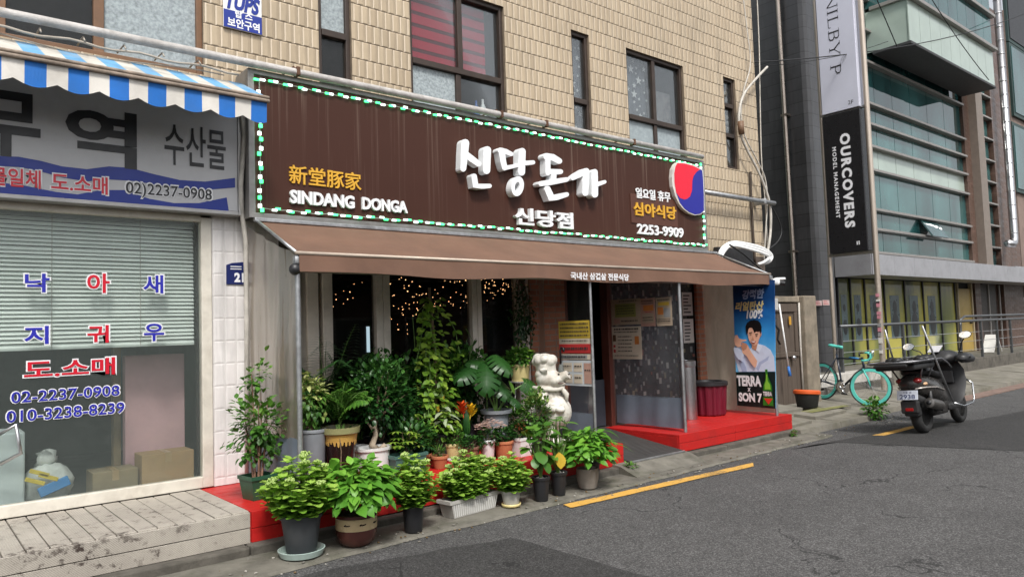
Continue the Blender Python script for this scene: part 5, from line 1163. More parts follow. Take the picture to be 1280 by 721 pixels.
# cable bundle on the tile corner
def cable(name, label, pts, Y, r, mt, cat='cable', jit=0):
    P = [Yp(x, y, Y+(jit*math.sin(i*1.9))) for i, (x, y) in enumerate(pts)]; Q = []
    for i in range(len(P)-1):
        p0, p1, p2, p3 = P[max(i-1, 0)], P[i], P[i+1], P[min(i+2, len(P)-1)]
        for t in (0, .2, .4, .6, .8): Q.append(.5*((2*p1)+(-p0+p2)*t+(2*p0-5*p1+4*p2-p3)*t*t+(-p0+3*p1-3*p2+p3)*t**3))
    Q.append(P[-1]); b = MB(); b.tube(Q, r, 7); return tag(build(name, b, mt, None, True), label, cat)
cable('cable', 'thick pale cable with a free end curling off the tile corner', [(959, 84), (944, 100), (930, 118), (924, 140), (925, 165), (934, 188), (948, 215), (958, 240), (963, 262), (963, 290), (959, 318)], 6.66, .022, M['cable'])
cable('cable', 'thinner beige cable running straight down the tile corner', [(928, -10), (934, 40), (938, 80), (930, 112), (926, 138), (931, 170), (944, 196), (956, 222), (959, 250), (957, 290), (955, 325)], 6.70, .012, M['cable'])
cable('cable', 'grey wire following the building corner to the roof', [(946, -10), (949, 60), (950, 120), (952, 200), (957, 260), (960, 330)], 6.74, .010, M['cable'])
cable('conduit', 'dark rusty conduit fixed on the lower tiles', [(938, 215), (940, 270), (944, 330)], 6.76, .022, pbr('dark rusty conduit', (.05, .035, .025), .7), 'conduit')
cable('cable', 'black wire hanging in a loop right of the tile corner', [(959, 250), (970, 268), (977, 288), (972, 302), (960, 312)], 6.9, .012, M['cableblk'])
b = MB(); P = [Yp(925.5, 152, 6.64), Yp(927, 168, 6.64)]; b.tube(P, .05, 10); tag(build('cable_joint', b, pbr('brown cable joint', (.16, .09, .05), .6), None, True), 'brown cylindrical joint on the corner cables', 'cable joint')
for k, off in enumerate((0, 3, 6)):
    cable('white_hose', ['outermost white hose looping over the awning corner', 'middle white hose looping over the awning corner', 'innermost white hose looping over the awning corner'][k], [(897+off*.6, 326), (902+off*.5, 311+off*.6), (915, 303+off*.7), (935, 305+off), (955, 311+off), (965-off*.6, 320+off*.3), (960-off, 328), (948, 330)], 6.45-.03*k, .024, M['whiteplastic'], 'hose')
cable('cable', 'black cable slanting down over the awning corner', [(912, 306), (930, 318), (948, 334), (960, 344)], 6.3, .014, M['cableblk'])
b = MB(); a, c = Yp(897, 326, 6.72), Yp(940, 312, 6.72); b.box(a.x, c.x, 6.70, 6.79, 2.5, c.z, .01); tag(build('vent_box', b, M['black']), 'black box recess above the right end of the awning', 'box')
# overhead wires
def wire(label, A, B, sag, r=.012):
    b = MB(); b.tube([A.lerp(B, t/14)-Vector((0, 0, sag*4*(t/14)*(1-t/14))) for t in range(15)], r, 5); tag(build('overhead_wire', b, M['cableblk'], None, True), label, 'wire')
wire('black overhead wire crossing the sign tower towards the duct', Yp(905, 80, 6.9), Yp(1330, -6, 6.9), .5)
wire('thin second overhead wire just below the main black wire', Yp(905, 84, 6.95), Yp(1110, 52, 6.95), .15, .007)
wire('steep wire hanging in front of the glass bay', Yp(1092, -10, 8), Yp(1122, 60, 8), 0, .014)
wire('slanting wire running down across the white bay panels', Yp(1160, -8, 7.3), Yp(1236, 100, 7.3), .1, .012)
# ------------------------------------------------------------------ plants and pots
L_ = {}
L_['sedum'] = leafmat('light green succulent leaf', [(.0, (.13, .30, .03)), (.5, (.25, .45, .055)), (1, (.42, .58, .12))], .4, .3)
L_['sedumflower'] = leafmat('pale green flower bud', [(0, (.36, .52, .13)), (1, (.54, .66, .25))], .6, .3)
L_['hydr'] = leafmat('fresh green hydrangea leaf', [(0, (.06, .19, .02)), (.6, (.105, .29, .03)), (1, (.20, .42, .05))], .38, .25)
L_['deep'] = leafmat('deep green leaf', [(0, (.012, .05, .012)), (.6, (.028, .095, .018)), (1, (.06, .16, .028))], .32, .2)
L_['mid'] = leafmat('mid green leaf', [(0, (.04, .12, .018)), (.6, (.08, .21, .028)), (1, (.16, .32, .045))], .38, .25)
L_['light'] = leafmat('yellow green leaf', [(0, (.09, .20, .02)), (.6, (.18, .32, .035)), (1, (.32, .44, .07))], .4, .3)
L_['varieg'] = leafmat('cream variegated leaf', [(0, (.04, .12, .02)), (.45, (.09, .20, .03)), (.6, (.36, .42, .13)), (1, (.52, .54, .24))], .4, .25)
L_['silver'] = leafmat('silver striped leaf', [(0, (.10, .17, .07)), (.5, (.30, .38, .22)), (1, (.46, .52, .36))], .4, .2)
L_['shade'] = leafmat('dark palm leaf', [(0, (.014, .05, .014)), (.7, (.03, .09, .022)), (1, (.05, .13, .03))], .4, .15)
L_['yellowleaf'] = leafmat('yellowing leaf', [(0, (.52, .34, .02)), (1, (.62, .44, .05))], .5, .3)
PM = {}
def potmat(n, c, rough=.5, **k): PM[n] = pbr(n, c, rough, 0, k.pop('var', .12), 6, **k); return PM[n]
potmat('charcoal pot', (.045, .05, .055), .6, dirt=.25); potmat('black nursery pot', (.016, .016, .018), .5); potmat('terracotta', (.38, .13, .055), .8, bump=.15, dirt=.2, dirtcol=(.3, .2, .14))
potmat('brown clay', (.17, .075, .045), .7, dirt=.25); potmat('cream yellow pot', (.62, .52, .24), .45); potmat('white pot', (.68, .68, .66), .4, dirt=.25, dirtcol=(.34, .31, .27)); potmat('pale grey pot', (.42, .41, .38), .6, dirt=.4, dirtcol=(.16, .14, .11))
potmat('grey stone pot', (.23, .205, .18), .75, bump=.2, dirt=.3); potmat('slate grey pot', (.20, .215, .235), .55, dirt=.3); potmat('dark green planter', (.022, .085, .045), .4); potmat('faded teal planter', (.05, .12, .10), .5); potmat('dark glaze', (.020, .010, .009), .18); potmat('cream glaze', (.55, .42, .24), .25); potmat('brown glaze', (.085, .028, .022), .2); potmat('pale celadon glaze', (.40, .50, .46), .3, dirt=.3); potmat('olive glaze', (.26, .25, .12), .25); potmat('amber glaze', (.50, .30, .08), .25)
def mpp(p): return ((p-CAM).dot(CF))/FPX          # metres per photo pixel at a point
RN = random.Random(21)
def jit(v, a, r=RN): return Vector((v[0]+r.uniform(-a, a), v[1]+r.uniform(-a, a), v[2]+r.uniform(-a, a)))
def pot_round(parent, loc, rt, rb, h, mt, rim=.012, name='pot', soil=True, n=28, pebbles=False):
    b = MB(); x, y, z = loc
    b.lathe([(rb*.96, 0), (rb, .006), (rt-.004, h-.03), (rt+rim*.6, h-.028), (rt+rim, h-.004), (rt+rim*.5, h), (rt-.012, h-.002), (rt-.018, h-.04)], (x, y, z), n)
    o = build(name, b, mt, parent, True, angle=45)
    if soil:
        s = MB(); s.lathe([(rt-.018, h-.045), (rt*.6, h-.03), (0, h-.025)], (x, y, z), 16); s.v = [jit(v, .004) for v in s.v]; build('soil', s, M['soil'], parent)
    if pebbles:
        s = MB()
        for _ in range(40):
            a, q = RN.uniform(0, 6.28), RN.uniform(0, rt*.85); s.ball((x+q*math.cos(a), y+q*math.sin(a), z+h-.02), RN.uniform(.006, .012), 6, 4)
        build('pebbles', s, pbr('white pebble', (.6, .58, .55), .7), parent)
    return o
def pot_square(parent, loc, wx, wy, h, mt, taper=.85, rz=0, name='pot'):
    b = MB(); Mt = Matrix.Translation(loc) @ Matrix.Rotation(rz, 4, 'Z')
    def ring(k, z): return [Mt @ Vector((sx*wx/2*k, sy*wy/2*k, z)) for sx, sy in ((-1, -1), (1, -1), (1, 1), (-1, 1))]
    b.loft([ring(taper, 0), ring(1-.01, h-.03), ring(1.07, h-.029), ring(1.07, h), ring(.97, h), ring(.95, h-.04)]); o = build(name, b, mt, parent)
    s = MB(); r0 = ring(.95, h-.035); s.add(r0, [(0, 1, 2, 3)]); build('soil', s, M['soil'], parent); return o
def planttop(loc, h): return Vector((loc[0], loc[1], loc[2]+h-.03))
def sedum(parent, c, Rr, H, nst, seed, sx=1.0, sy=1.0, L=.062, flower=.6, rz=0):
    r = random.Random(seed); lf = MB(); st = MB(); cz, sz = math.cos(rz), math.sin(rz); L *= 1.5; nst = int(nst*1.35)
    for i in range(nst):
        a = i*2.39996+r.uniform(-.3, .3); q = math.sqrt((i+.5)/nst); ex, ey = Rr*q*math.cos(a)*sx, Rr*q*math.sin(a)*sy; ex, ey = ex*cz-ey*sz, ex*sz+ey*cz
        hh = H*(1.0-.48*q*q)*r.uniform(.82, 1.1); base = c+Vector((ex*.3, ey*.3, 0)); tip = c+Vector((ex, ey, hh)); mid = (base+tip)/2+Vector((ex*.16, ey*.16, .0))
        st.tube([base, mid, tip], [.005, .004, .003], 5, False); nl = r.randint(6, 8); lf.cur = 0
        for k in range(nl):
            t = .10+.86*k/(nl-1); p = base.lerp(mid, t*2) if t < .5 else mid.lerp(tip, t*2-1)
            for s_ in (0, 1.57, 3.14, 4.71) if k < nl-1 else (0, 1.05, 2.1, 3.14, 4.2, 5.2):
                ang = k*.8+s_+r.uniform(-.35, .35); up_ = .75+.5*t if k < nl-1 else 1.0; d = Vector((math.cos(ang)+ex*.8, math.sin(ang)+ey*.8, up_*r.uniform(.25, 1.35)))
                l = L*(1.15-.55*t)*r.uniform(.8, 1.2); lf.leaf(p, d, (0, 0, 1), l, l*.80, 'spoon', .35, .14, 4, min(1, max(0, .15+.6*t+r.uniform(-.25, .25))))
        if q < .9 and r.random() < flower*.8:
            lf.cur = 1; hr = r.uniform(.028, .044)
            for _ in range(26):
                a2, q2 = r.uniform(0, 6.28), hr*math.sqrt(r.random()); lf.tint = r.random(); lf.ball((tip.x+q2*math.cos(a2), tip.y+q2*math.sin(a2), tip.z+.016+.014*(1-q2/hr)+r.uniform(-.005, .005)), r.uniform(.006, .0095), 5, 4)
    build('stem', st, M['stemgreen'], parent); build('foliage', lf, [L_['sedum'], L_['sedumflower']], parent, True)
def dome(parent, c, Rr, H, n, L, W, mt, seed, shape='point', bend=.35, droop=.0, low=-.25):
    r = random.Random(seed); lf = MB(); st = MB()
    for i in range(9):
        a = r.uniform(0, 6.28); q = Rr*.6*math.sqrt(r.random()); st.tube([c, c+Vector((q*.6*math.cos(a), q*.6*math.sin(a), H*.35)), c+Vector((q*math.cos(a), q*math.sin(a), H*.75))], [.007, .005, .003], 5, False)
    n = int(n*3)
    for i in range(n):
        u = r.random(); el = math.asin(low+(1-low)*u); a = i*2.39996+r.uniform(-.3, .3); q = r.uniform(.35, 1.0)**.7
        nr = Vector((math.cos(el)*math.cos(a), math.cos(el)*math.sin(a), math.sin(el)))
        p = c+Vector((nr.x*Rr*q*.82, nr.y*Rr*q*.82, H*.36+nr.z*H*.56*q))
        d = Vector((nr.x+r.uniform(-.55, .55), nr.y+r.uniform(-.55, .55), -.12-droop+.25*nr.z+r.uniform(-.25, .3))); l = L*r.uniform(.65, 1.12)
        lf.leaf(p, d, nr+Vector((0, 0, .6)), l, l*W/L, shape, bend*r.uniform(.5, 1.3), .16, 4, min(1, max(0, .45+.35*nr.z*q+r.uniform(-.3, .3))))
    build('stem', st, M['stemgreen'], parent); return build('foliage', lf, mt, parent, True)
def shrub(parent, c, rad, n, L, W, mt, seed, shape='oval', base=None, twigs=14, shell=.45, up_=.3, bend=.25, twm=None, clump=0, mt_range=(0, 1)):
    r = random.Random(seed); lf = MB(); st = MB(); base = base or (c-Vector((0, 0, rad[2]))); tips = []
    for i in range(twigs):
        v = Vector((r.gauss(0, 1), r.gauss(0, 1), r.gauss(0, 1))).normalized(); tp = c+Vector((v.x*rad[0], v.y*rad[1], v.z*rad[2]))*r.uniform(.55, .95); tips.append(tp)
        md = base.lerp(tp, .5)+Vector((r.uniform(-.03, .03), r.uniform(-.03, .03), .03)); st.tube([base+Vector((r.uniform(-.01, .01), r.uniform(-.01, .01), 0)), md, tp], [.008, .005, .002], 5, False)
    n = int(n*1.45)
    for i in range(n):
        if clump and r.random() < clump: cc = r.choice(tips); p = cc+Vector((r.gauss(0, .28)*rad[0], r.gauss(0, .28)*rad[1], r.gauss(0, .22)*rad[2]))
        else:
            v = Vector((r.gauss(0, 1), r.gauss(0, 1), r.gauss(0, 1))).normalized()*(shell+(1-shell)*r.random()**.6)*r.uniform(.75, 1.08); p = c+Vector((v.x*rad[0], v.y*rad[1], v.z*rad[2]))
        o = (p-c); o = o.normalized() if o.length > 1e-4 else Vector((0, 0, 1)); d = o+Vector((r.uniform(-.7, .7), r.uniform(-.7, .7), up_+r.uniform(-.6, .5))); l = L*r.uniform(.6, 1.2)
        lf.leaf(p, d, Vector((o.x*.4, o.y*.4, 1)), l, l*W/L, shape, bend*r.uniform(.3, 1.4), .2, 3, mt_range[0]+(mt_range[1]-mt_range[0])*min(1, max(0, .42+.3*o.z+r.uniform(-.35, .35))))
    build('stem', st, twm or M['bark'], parent); return build('foliage', lf, mt, parent, True)
def palm(parent, c, nf, L, mt, seed, spread=1.0, leafl=.16, leafw=.016, rise=1.0, trunk=0):
    r = random.Random(seed); lf = MB(); st = MB()
    if trunk:
        for k in range(5): a = k*1.3; st.tube([c+Vector((.02*math.cos(a), .02*math.sin(a), 0)), c+Vector((.035*math.cos(a), .035*math.sin(a), trunk))], [.014, .010], 6)
    b0 = c+Vector((0, 0, trunk))
    for i in range(nf):
        a = i*2.399+r.uniform(-.3, .3); l = L*r.uniform(.7, 1.1); sp = spread*r.uniform(.5, 1.1); P = []
        for k in range(9):
            t = k/8; P.append(b0+Vector((math.cos(a)*sp*l*.62*t**1.15, math.sin(a)*sp*l*.62*t**1.15, l*rise*(t*1.0-.62*t*t*sp))))
        st.tube(P, [.005-.0004*k for k in range(9)], 5, False)
        for k in range(2, 27):
            t = k/26; f = t*8; i0 = min(7, int(f)); p = P[i0].lerp(P[i0+1], f-i0); tg = (P[i0+1]-P[i0]).normalized(); sd_ = tg.cross(Vector((0, 0, 1))).normalized()
            for s_ in (-1, 1):
                d = tg*.75+sd_*s_*1.0+Vector((0, 0, -.25)); lf.leaf(p, d, (0, 0, 1), leafl*math.sin(math.pi*(.12+.82*t))*r.uniform(.85, 1.1), leafw, 'strap', .35, .1, 3, min(1, max(0, r.uniform(.2, .9))))
    build('stem', st, M['stemgreen'], parent); return build('foliage', lf, mt, parent, True)
def plant(label, loc, group=None, cat='potted plant'): return thing('potted_plant', label, cat, loc, 0, group)
GF = 'potted plants along the kerb'; GB = 'potted plants on the red platform'
zf = .032

# --- front row on the concrete strip
p = Zp(377, 688, zf+.03); t = plant('large light green stonecrop with pale flower heads in a charcoal bucket', p, GF)
pot_round(t, p, .145, .108, .27, PM['charcoal pot']); sedum(t, planttop(p, .27), .28, .42, 24, 1)
b = MB(); b.lathe([(.12, 0), (.15, .006), (.168, .05), (.162, .052), (.145, .012), (0, .010)], (p.x, p.y, zf), 30); tag(build('saucer', b, PM['pale celadon glaze'], None, True, angle=40), 'pale celadon saucer under the charcoal bucket', 'saucer')
p = Zp(446, 679, zf); t = plant('large leaved hydrangea in a cream banded brown glazed pot', p, GF)
b = MB(); b.cur = 0; b.lathe([(.10, 0), (.135, .03), (.152, .08), (.155, .125)], p, 32); b.cur = 1; b.lathe([(.155, .125), (.157, .13), (.157, .205), (.152, .21)], p, 32); b.cur = 0; b.lathe([(.152, .21), (.158, .215), (.158, .235), (.14, .237), (.135, .2)], p, 32); b.f = [f for f in b.f]; build('pot', b, [PM['brown glaze'], PM['cream glaze']], t, True, angle=40)
s = MB(); s.lathe([(.136, .21), (0, .215)], p, 16); build('soil', s, M['soil'], t)
b = MB()
for a0 in (-2.5, -1.75, -1.0, -.2):
    for (da, dz, l, rot) in [(0, 0, .03, .3), (-.1, .004, .03, -.2), (.1, .002, .032, .2), (.02, -.008, .02, 1.2)]:
        a = a0+da; b.prism([(p.x+.1585*math.cos(a+u), p.y+.1585*math.sin(a+u), p.z+.168+dz+v) for u, v in ((-l*2.6, -.003), (0, -.006+.01*rot), (l*2.6, .004), (0, .008))], (math.cos(a)*.001, math.sin(a)*.001, 0))
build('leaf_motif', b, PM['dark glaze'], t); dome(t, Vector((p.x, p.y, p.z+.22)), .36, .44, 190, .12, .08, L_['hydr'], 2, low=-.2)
p = Zp(517, 663, zf); t = plant('light green stonecrop in a tall black nursery pot', p, GF); pot_round(t, p, .088, .072, .21, PM['black nursery pot'], .006, n=16); sedum(t, planttop(p, .21), .19, .43, 22, 3, flower=.35, L=.052)
p = (Zp(562, 649, zf)+Zp(620, 633, zf))/2; p.z = zf; t = plant('light green stonecrop filling a long grey ribbed window box', p, GF); d_ = Zp(620, 633, zf)-Zp(562, 649, zf); az = math.atan2(d_.y, d_.x); Lb = d_.length
pb = p+Vector((0, .06, 0)); pot_square(t, pb, Lb*1.0, .17, .15, PM['pale grey pot'], .88, az); b = MB(); Mt = Matrix.Translation(pb) @ Matrix.Rotation(az, 4, 'Z')
for k in range(22): u = -.47+.94*k/21; b.add([Mt @ Vector((u*Lb*.9, -.0765, .01)), Mt @ Vector((u*Lb*.9+.008, -.0775, .01)), Mt @ Vector((u*Lb*.98+.008, -.0885, .115)), Mt @ Vector((u*Lb*.98, -.0875, .115))], [(0, 1, 2, 3)])
build('rib', b, PM['white pot'], t); sedum(t, pb+Vector((0, 0, .12)), .30, .37, 44, 4, 1.15, .55, flower=.4, L=.052, rz=az)
p = Zp(639, 632, zf); t = plant('stonecrop with yellow tips in a small pale grey pot', p, GF); b = pot_round(t, p, .088, .068, .15, PM['pale grey pot']); sedum(t, planttop(p, .15), .19, .34, 20, 5, flower=.3, L=.048)
b = MB(); b.lathe([(.06, 0), (.085, .004), (.09, .03), (.08, .03), (.07, .01)], p-Vector((0, 0, .002)), 24); build('saucer', b, PM['cream yellow pot'], t, True)
def bigleaves(parent, c, spec, mt, seed, L=.12, shape='round'):
    r = random.Random(seed); lf = MB(); st = MB()
    spec = list(spec)+[(r.uniform(-.17, .17), r.uniform(-.08, .08), r.uniform(.18, .52), r.uniform(.09, .14), r.uniform(0, 6.28), r.uniform(-.5, .3)) for _ in range(24)]
    for (dx, dy, dz, l, az, el) in spec:
        tip = c+Vector((dx, dy, dz)); st.tube([c, c.lerp(tip, .5)+Vector((0, 0, .03)), tip], [.006, .005, .003], 5, False); d = Vector((math.cos(az)*math.cos(el), math.sin(az)*math.cos(el), math.sin(el)))
        lf.leaf(tip-d*.01, d, (0, 0, 1), l, l*.82, shape, .25, .12, 6, min(1, max(0, r.uniform(.3, .9))))
    build('stem', st, M['stemgreen'], parent); return build('foliage', lf, mt, parent, True)
p = Zp(677, 625, zf); t = plant('leggy broad leaved plant in a black pot with pale pebbles', p, GF); pot_round(t, p, .082, .062, .22, PM['black nursery pot'], .008, pebbles=True); c = planttop(p, .22)
bigleaves(t, c, [(-.06, 0, .38, .14, 3.6, .1), (.02, -.02, .36, .15, 5.4, -.2), (-.04, -.03, .26, .15, 4.4, -.5), (.05, -.02, .24, .16, 5.6, -.6), (-.12, .02, .30, .12, 3.3, -.1), (.09, .02, .33, .12, .2, 0), (-.01, .05, .42, .12, 1.5, .2), (.0, -.05, .17, .13, 4.9, -.8), (-.09, -.03, .2, .1, 4.0, -.7)], L_['mid'], 6)
p = Zp(699, 618, zf); t = plant('thin plant with one yellowed leaf in a black pot with pebbles', p, GF); pot_round(t, p, .080, .060, .22, PM['black nursery pot'], .008, pebbles=True); c = planttop(p, .22)
bigleaves(t, c, [(0, 0, .45, .13, 5.2, .1), (.08, .0, .40, .13, 6.0, .0), (-.08, .02, .38, .12, 3.4, .1), (.04, .06, .50, .12, 1.0, .3), (.12, -.02, .33, .12, 5.8, -.2), (-.03, -.03, .55, .10, 4.4, .2), (.10, .05, .52, .11, .4, .2)], L_['mid'], 7)
b = MB(); b.leaf(c+Vector((-.03, -.05, .22)), (-.25, -.45, -.9), (-.2, -1, .3), .16, .12, 'oval', .1, .12, 6, .2); b.leaf(c+Vector((-.02, -.05, .21)), (.25, -.3, -.9), (.2, -1, .3), .13, .08, 'oval', .1, .12, 6, .9); build('yellow_leaf', b, L_['yellowleaf'], t, True)
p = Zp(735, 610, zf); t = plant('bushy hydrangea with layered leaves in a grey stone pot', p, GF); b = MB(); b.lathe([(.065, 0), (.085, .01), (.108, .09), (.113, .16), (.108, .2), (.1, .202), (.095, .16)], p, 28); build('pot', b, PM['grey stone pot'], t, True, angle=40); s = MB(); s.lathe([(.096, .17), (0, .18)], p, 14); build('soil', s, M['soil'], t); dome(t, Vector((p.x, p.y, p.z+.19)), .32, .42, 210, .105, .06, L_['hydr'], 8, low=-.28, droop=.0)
p = Zp(757, 603, zf); p.y = 5.42; t = plant('arching long leaved lily plant in a black pot beside the ramp', p, GF); pot_round(t, p, .07, .055, .2, PM['black nursery pot'], .006, n=18); c = planttop(p, .2); lf = MB(); st = MB(); r = random.Random(9)
for i in range(26):
    a = i*2.4; l = r.uniform(.16, .24); q = r.uniform(.05, .2); tip = c+Vector((q*math.cos(a), q*math.sin(a), .22+r.uniform(0, .18)-q*.4)); st.tube([c, c.lerp(tip, .5)+Vector((0, 0, .05)), tip], .0035, 5, False); lf.leaf(tip, Vector((math.cos(a), math.sin(a), .35)), (0, 0, 1), l, .055, 'point', .75, .2, 6, r.uniform(.2, .95))
build('stem', st, M['stemgreen'], t); build('foliage', lf, L_['mid'], t, True)

# --- on the red platform
zp_ = .327
p = Zp(322, 622, zp_); t = plant('slim leafy sapling in a dark green square planter beside the vinyl curtain', p, GB); pot_square(t, p, .21, .21, .19, PM['dark green planter'], .78, .15)
b = MB()
for (dx, dy, tx, ty, h) in [(-.02, 0, -.03, .02, .85), (.02, .01, .05, .03, .72), (0, -.02, .0, -.04, .6), (.03, -.01, .09, 0, .6), (-.03, .01, -.09, .02, .5)]: b.tube([(p.x+dx, p.y+dy, p.z+.15), (p.x+(dx+tx)/2+.01, p.y+(dy+ty)/2, p.z+.15+h*.5), (p.x+tx, p.y+ty, p.z+.15+h)], [.009, .007, .003], 6)
build('trunk', b, pbr('reddish bark', (.26, .14, .09), .8, 0, .3, 20), t)
shrub(t, p+Vector((.02, 0, .60)), (.19, .16, .24), 330, .058, .042, L_['mid'], 11, 'oval', p+Vector((0, 0, .3)), 10, .2, .2, clump=.6)
def cluster(parent, spots, mt, L, W, n, seed, shape='oval', name='foliage'):
    r = random.Random(seed); lf = MB()
    for (c, rad) in spots:
        for i in range(n):
            v = Vector((r.gauss(0, .5), r.gauss(0, .5), r.gauss(0, .5))); p = c+v*rad; d = v+Vector((r.uniform(-.6, .6), r.uniform(-.6, .6), r.uniform(-.3, .6))); l = L*r.uniform(.65, 1.15); lf.leaf(p, d, (v.x*.4, v.y*.4, 1), l, l*W/L, shape, .25, .2, 3, min(1, max(0, .5+.4*v.z+r.uniform(-.3, .3))))
    return build(name, lf, mt, parent, True)
cluster(t, [(p+Vector((.02, 0, 1.0)), .10), (p+Vector((-.05, .0, .92)), .09), (p+Vector((-.08, 0, .38)), .08), (p+Vector((.09, 0, .36)), .08)], L_['mid'], .055, .042, 42, 12)
Y0 = 5.98; X0 = Yp(392, 560, Y0).x; p = Vector((X0, Y0, zp_)); t = plant('cream variegated fig in a very tall slate grey pot', p, GB); k_ = mpp(Vector((X0, Y0, .6)))
pot_round(t, p, .105, .088, .50, PM['slate grey pot'], .006); shrub(t, p+Vector((-.01, 0, .74)), (.17, .15, .25), 420, .055, .034, L_['varieg'], 13, 'point', p+Vector((0, 0, .48)), 12, .3, -.2, .5)
p = Zp(381, 596, zp_); p.y = 5.80; t = plant('dry twig in a small square brown pot by the awning pole', p, GB); pot_square(t, p, .07, .07, .15, PM['brown clay'], .85); b = MB(); b.tube([p+Vector((0, 0, .12)), p+Vector((.01, 0, .3)), p+Vector((-.01, 0, .5))], [.006, .005, .003], 6); build('stem', b, M['bark'], t)
Y0 = 5.92; X0 = Yp(426, 560, Y0).x; p = Vector((X0, Y0, zp_)); t = plant('parlour palm in a tall black pot with a yellow drip glaze', p, GB); hh = .50
b = MB(); b.cur = 0; b.lathe([(.088, 0), (.098, .01), (.135, hh-.12)], p, 36); b.cur = 1; b.lathe([(.135, hh-.12), (.146, hh-.06)], p, 36); b.cur = 2; b.lathe([(.146, hh-.06), (.165, hh-.05), (.17, hh), (.155, hh), (.14, hh-.05)], p, 36); build('pot', b, [PM['dark glaze'], PM['amber glaze'], PM['olive glaze']], t, True, angle=40)
b = MB(); r = random.Random(3)
for k in range(26):
    a = 2*math.pi*k/26; l = r.uniform(.012, .05); w_ = .085; rr = .1362
    b.prism([(p.x+rr*math.cos(a-w_), p.y+rr*math.sin(a-w_), p.z+hh-.118), (p.x+rr*math.cos(a+w_), p.y+rr*math.sin(a+w_), p.z+hh-.118), (p.x+(rr-.004)*math.cos(a+w_*.7), p.y+(rr-.004)*math.sin(a+w_*.7), p.z+hh-.118-l*.8), (p.x+(rr-.005)*math.cos(a), p.y+(rr-.005)*math.sin(a), p.z+hh-.118-l), (p.x+(rr-.004)*math.cos(a-w_*.7), p.y+(rr-.004)*math.sin(a-w_*.7), p.z+hh-.118-l*.8)], (math.cos(a)*.003, math.sin(a)*.003, 0))
build('drip', b, PM['amber glaze'], t); s = MB(); s.lathe([(.141, hh-.05), (0, hh-.04)], p, 16); build('soil', s, M['soil'], t); palm(t, p+Vector((0, 0, hh-.04)), 20, .46, L_['mid'], 14, .95, .13, .017, 1.25, .06)
p = Zp(450, 575, zp_); p.y = 6.02; p.x = Yp(450, 560, p.y).x; t = plant('empty white square pot tucked behind the bonsai', p, GB); pot_square(t, p, .12, .12, .30, PM['white pot'], .9, .2)
Y0 = 5.95; X0 = Yp(467, 560, Y0).x; p = Vector((X0, Y0, zp_)); t = plant('bonsai fig with a pale twisted trunk in an oval white pot', p, GB); zt = Yp(467, 558, Y0).z; hh = zt-zp_
b = MB(); b.lathe([(.10, 0), (.135, .02), (.15, hh-.03), (.168, hh-.025), (.17, hh), (.15, hh), (.14, hh-.04)], p, 32, None, 1, .8); build('pot', b, PM['white pot'], t, True, angle=40); s = MB(); s.lathe([(.142, hh-.04), (0, hh-.03)], p, 16, None, 1, .8); build('soil', s, M['soil'], t)
b = MB(); c = p+Vector((0, 0, hh-.04)); b.tube([c+Vector((.03, 0, 0)), c+Vector((-.015, 0, .06)), c+Vector((.03, .01, .14)), c+Vector((.015, 0, .22)), c+Vector((.05, .02, .34))], [.045, .03, .024, .02, .012], 9); b.tube([c+Vector((.06, -.02, 0)), c+Vector((.10, -.02, .035)), c+Vector((.13, -.02, .01))], [.035, .03, .015], 8); b.tube([c+Vector((.03, .01, .15)), c+Vector((-.06, .02, .28))], [.016, .008], 7); build('trunk', b, pbr('pale smooth bark', (.34, .27, .20), .7, 0, .2, 20), t, True)
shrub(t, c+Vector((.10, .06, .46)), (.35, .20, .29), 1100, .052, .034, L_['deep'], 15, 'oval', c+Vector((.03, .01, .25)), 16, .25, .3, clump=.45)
Y0 = 5.86; X0 = Yp(507, 560, Y0).x; p = Vector((X0, Y0, zp_)); t = plant('bright schefflera and dark shrub in a dark green trough', p, GB); zt = Yp(507, 566, Y0).z; pot_square(t, p, .34, .18, zt-zp_, PM['faded teal planter'], .85, .05); c = p+Vector((0, 0, zt-zp_-.04))
shrub(t, c+Vector((.10, .04, .17)), (.16, .13, .15), 260, .06, .036, L_['deep'], 16, 'oval', c, 8)
b = MB(); r = random.Random(17)
for i in range(15):
    a = i*2.4; hd = c+Vector((-.02+.13*math.sqrt(r.random())*math.cos(a), -.03+.08*math.sin(a), .08+r.uniform(0, .16)))
    for k in range(7): a2 = k*.9; b.leaf(hd, (math.cos(a2), math.sin(a2), .05), (0, 0, 1), .07*r.uniform(.8, 1.1), .022, 'oval', .3, .2, 3, r.uniform(.3, 1))
build('bright_foliage', b, L_['light'], t, True)
def small(label, px, py, Y, rt, rb, h, pm, square=False, **k):
    rt, rb, h = (rt*1.18, rb*1.18, h*1.12) if Y is None else (rt, rb, h)
    z = zp_ if Y is None else zp_
    p = Zp(px, py, zp_) if Y is None else Vector((Yp(px, py, Y).x, Y, zp_)); t = plant(label, p, GB)
    if square: pot_square(t, p, rt*2, rt*2, h, PM[pm], .85, .1)
    else: pot_round(t, p, rt, rb, h, PM[pm], .006, n=22)
    return t, p, planttop(p, h)
t, p, c = small('dark shrub in a slim tall terracotta pot left of the round one', 533, 584, None, .045, .038, .12, 'terracotta'); shrub(t, c+Vector((.02, .03, .14)), (.12, .10, .14), 240, .05, .03, L_['deep'], 18, 'oval', c, 8)
t, p, c = small('spiky little herb in a round terracotta pot', 550, 585, None, .068, .048, .11, 'terracotta'); shrub(t, c+Vector((0, 0, .06)), (.055, .055, .07), 130, .04, .008, L_['mid'], 19, 'strap', c, 6, .1, .8)
t, p, c = small('compact dark shrub in a cream yellow pot on a white dish', 568, 575, None, .08, .062, .155, 'cream yellow pot'); shrub(t, c+Vector((.02, 0, .07)), (.14, .12, .085), 420, .034, .02, L_['mid'], 20, 'oval', c, 8)
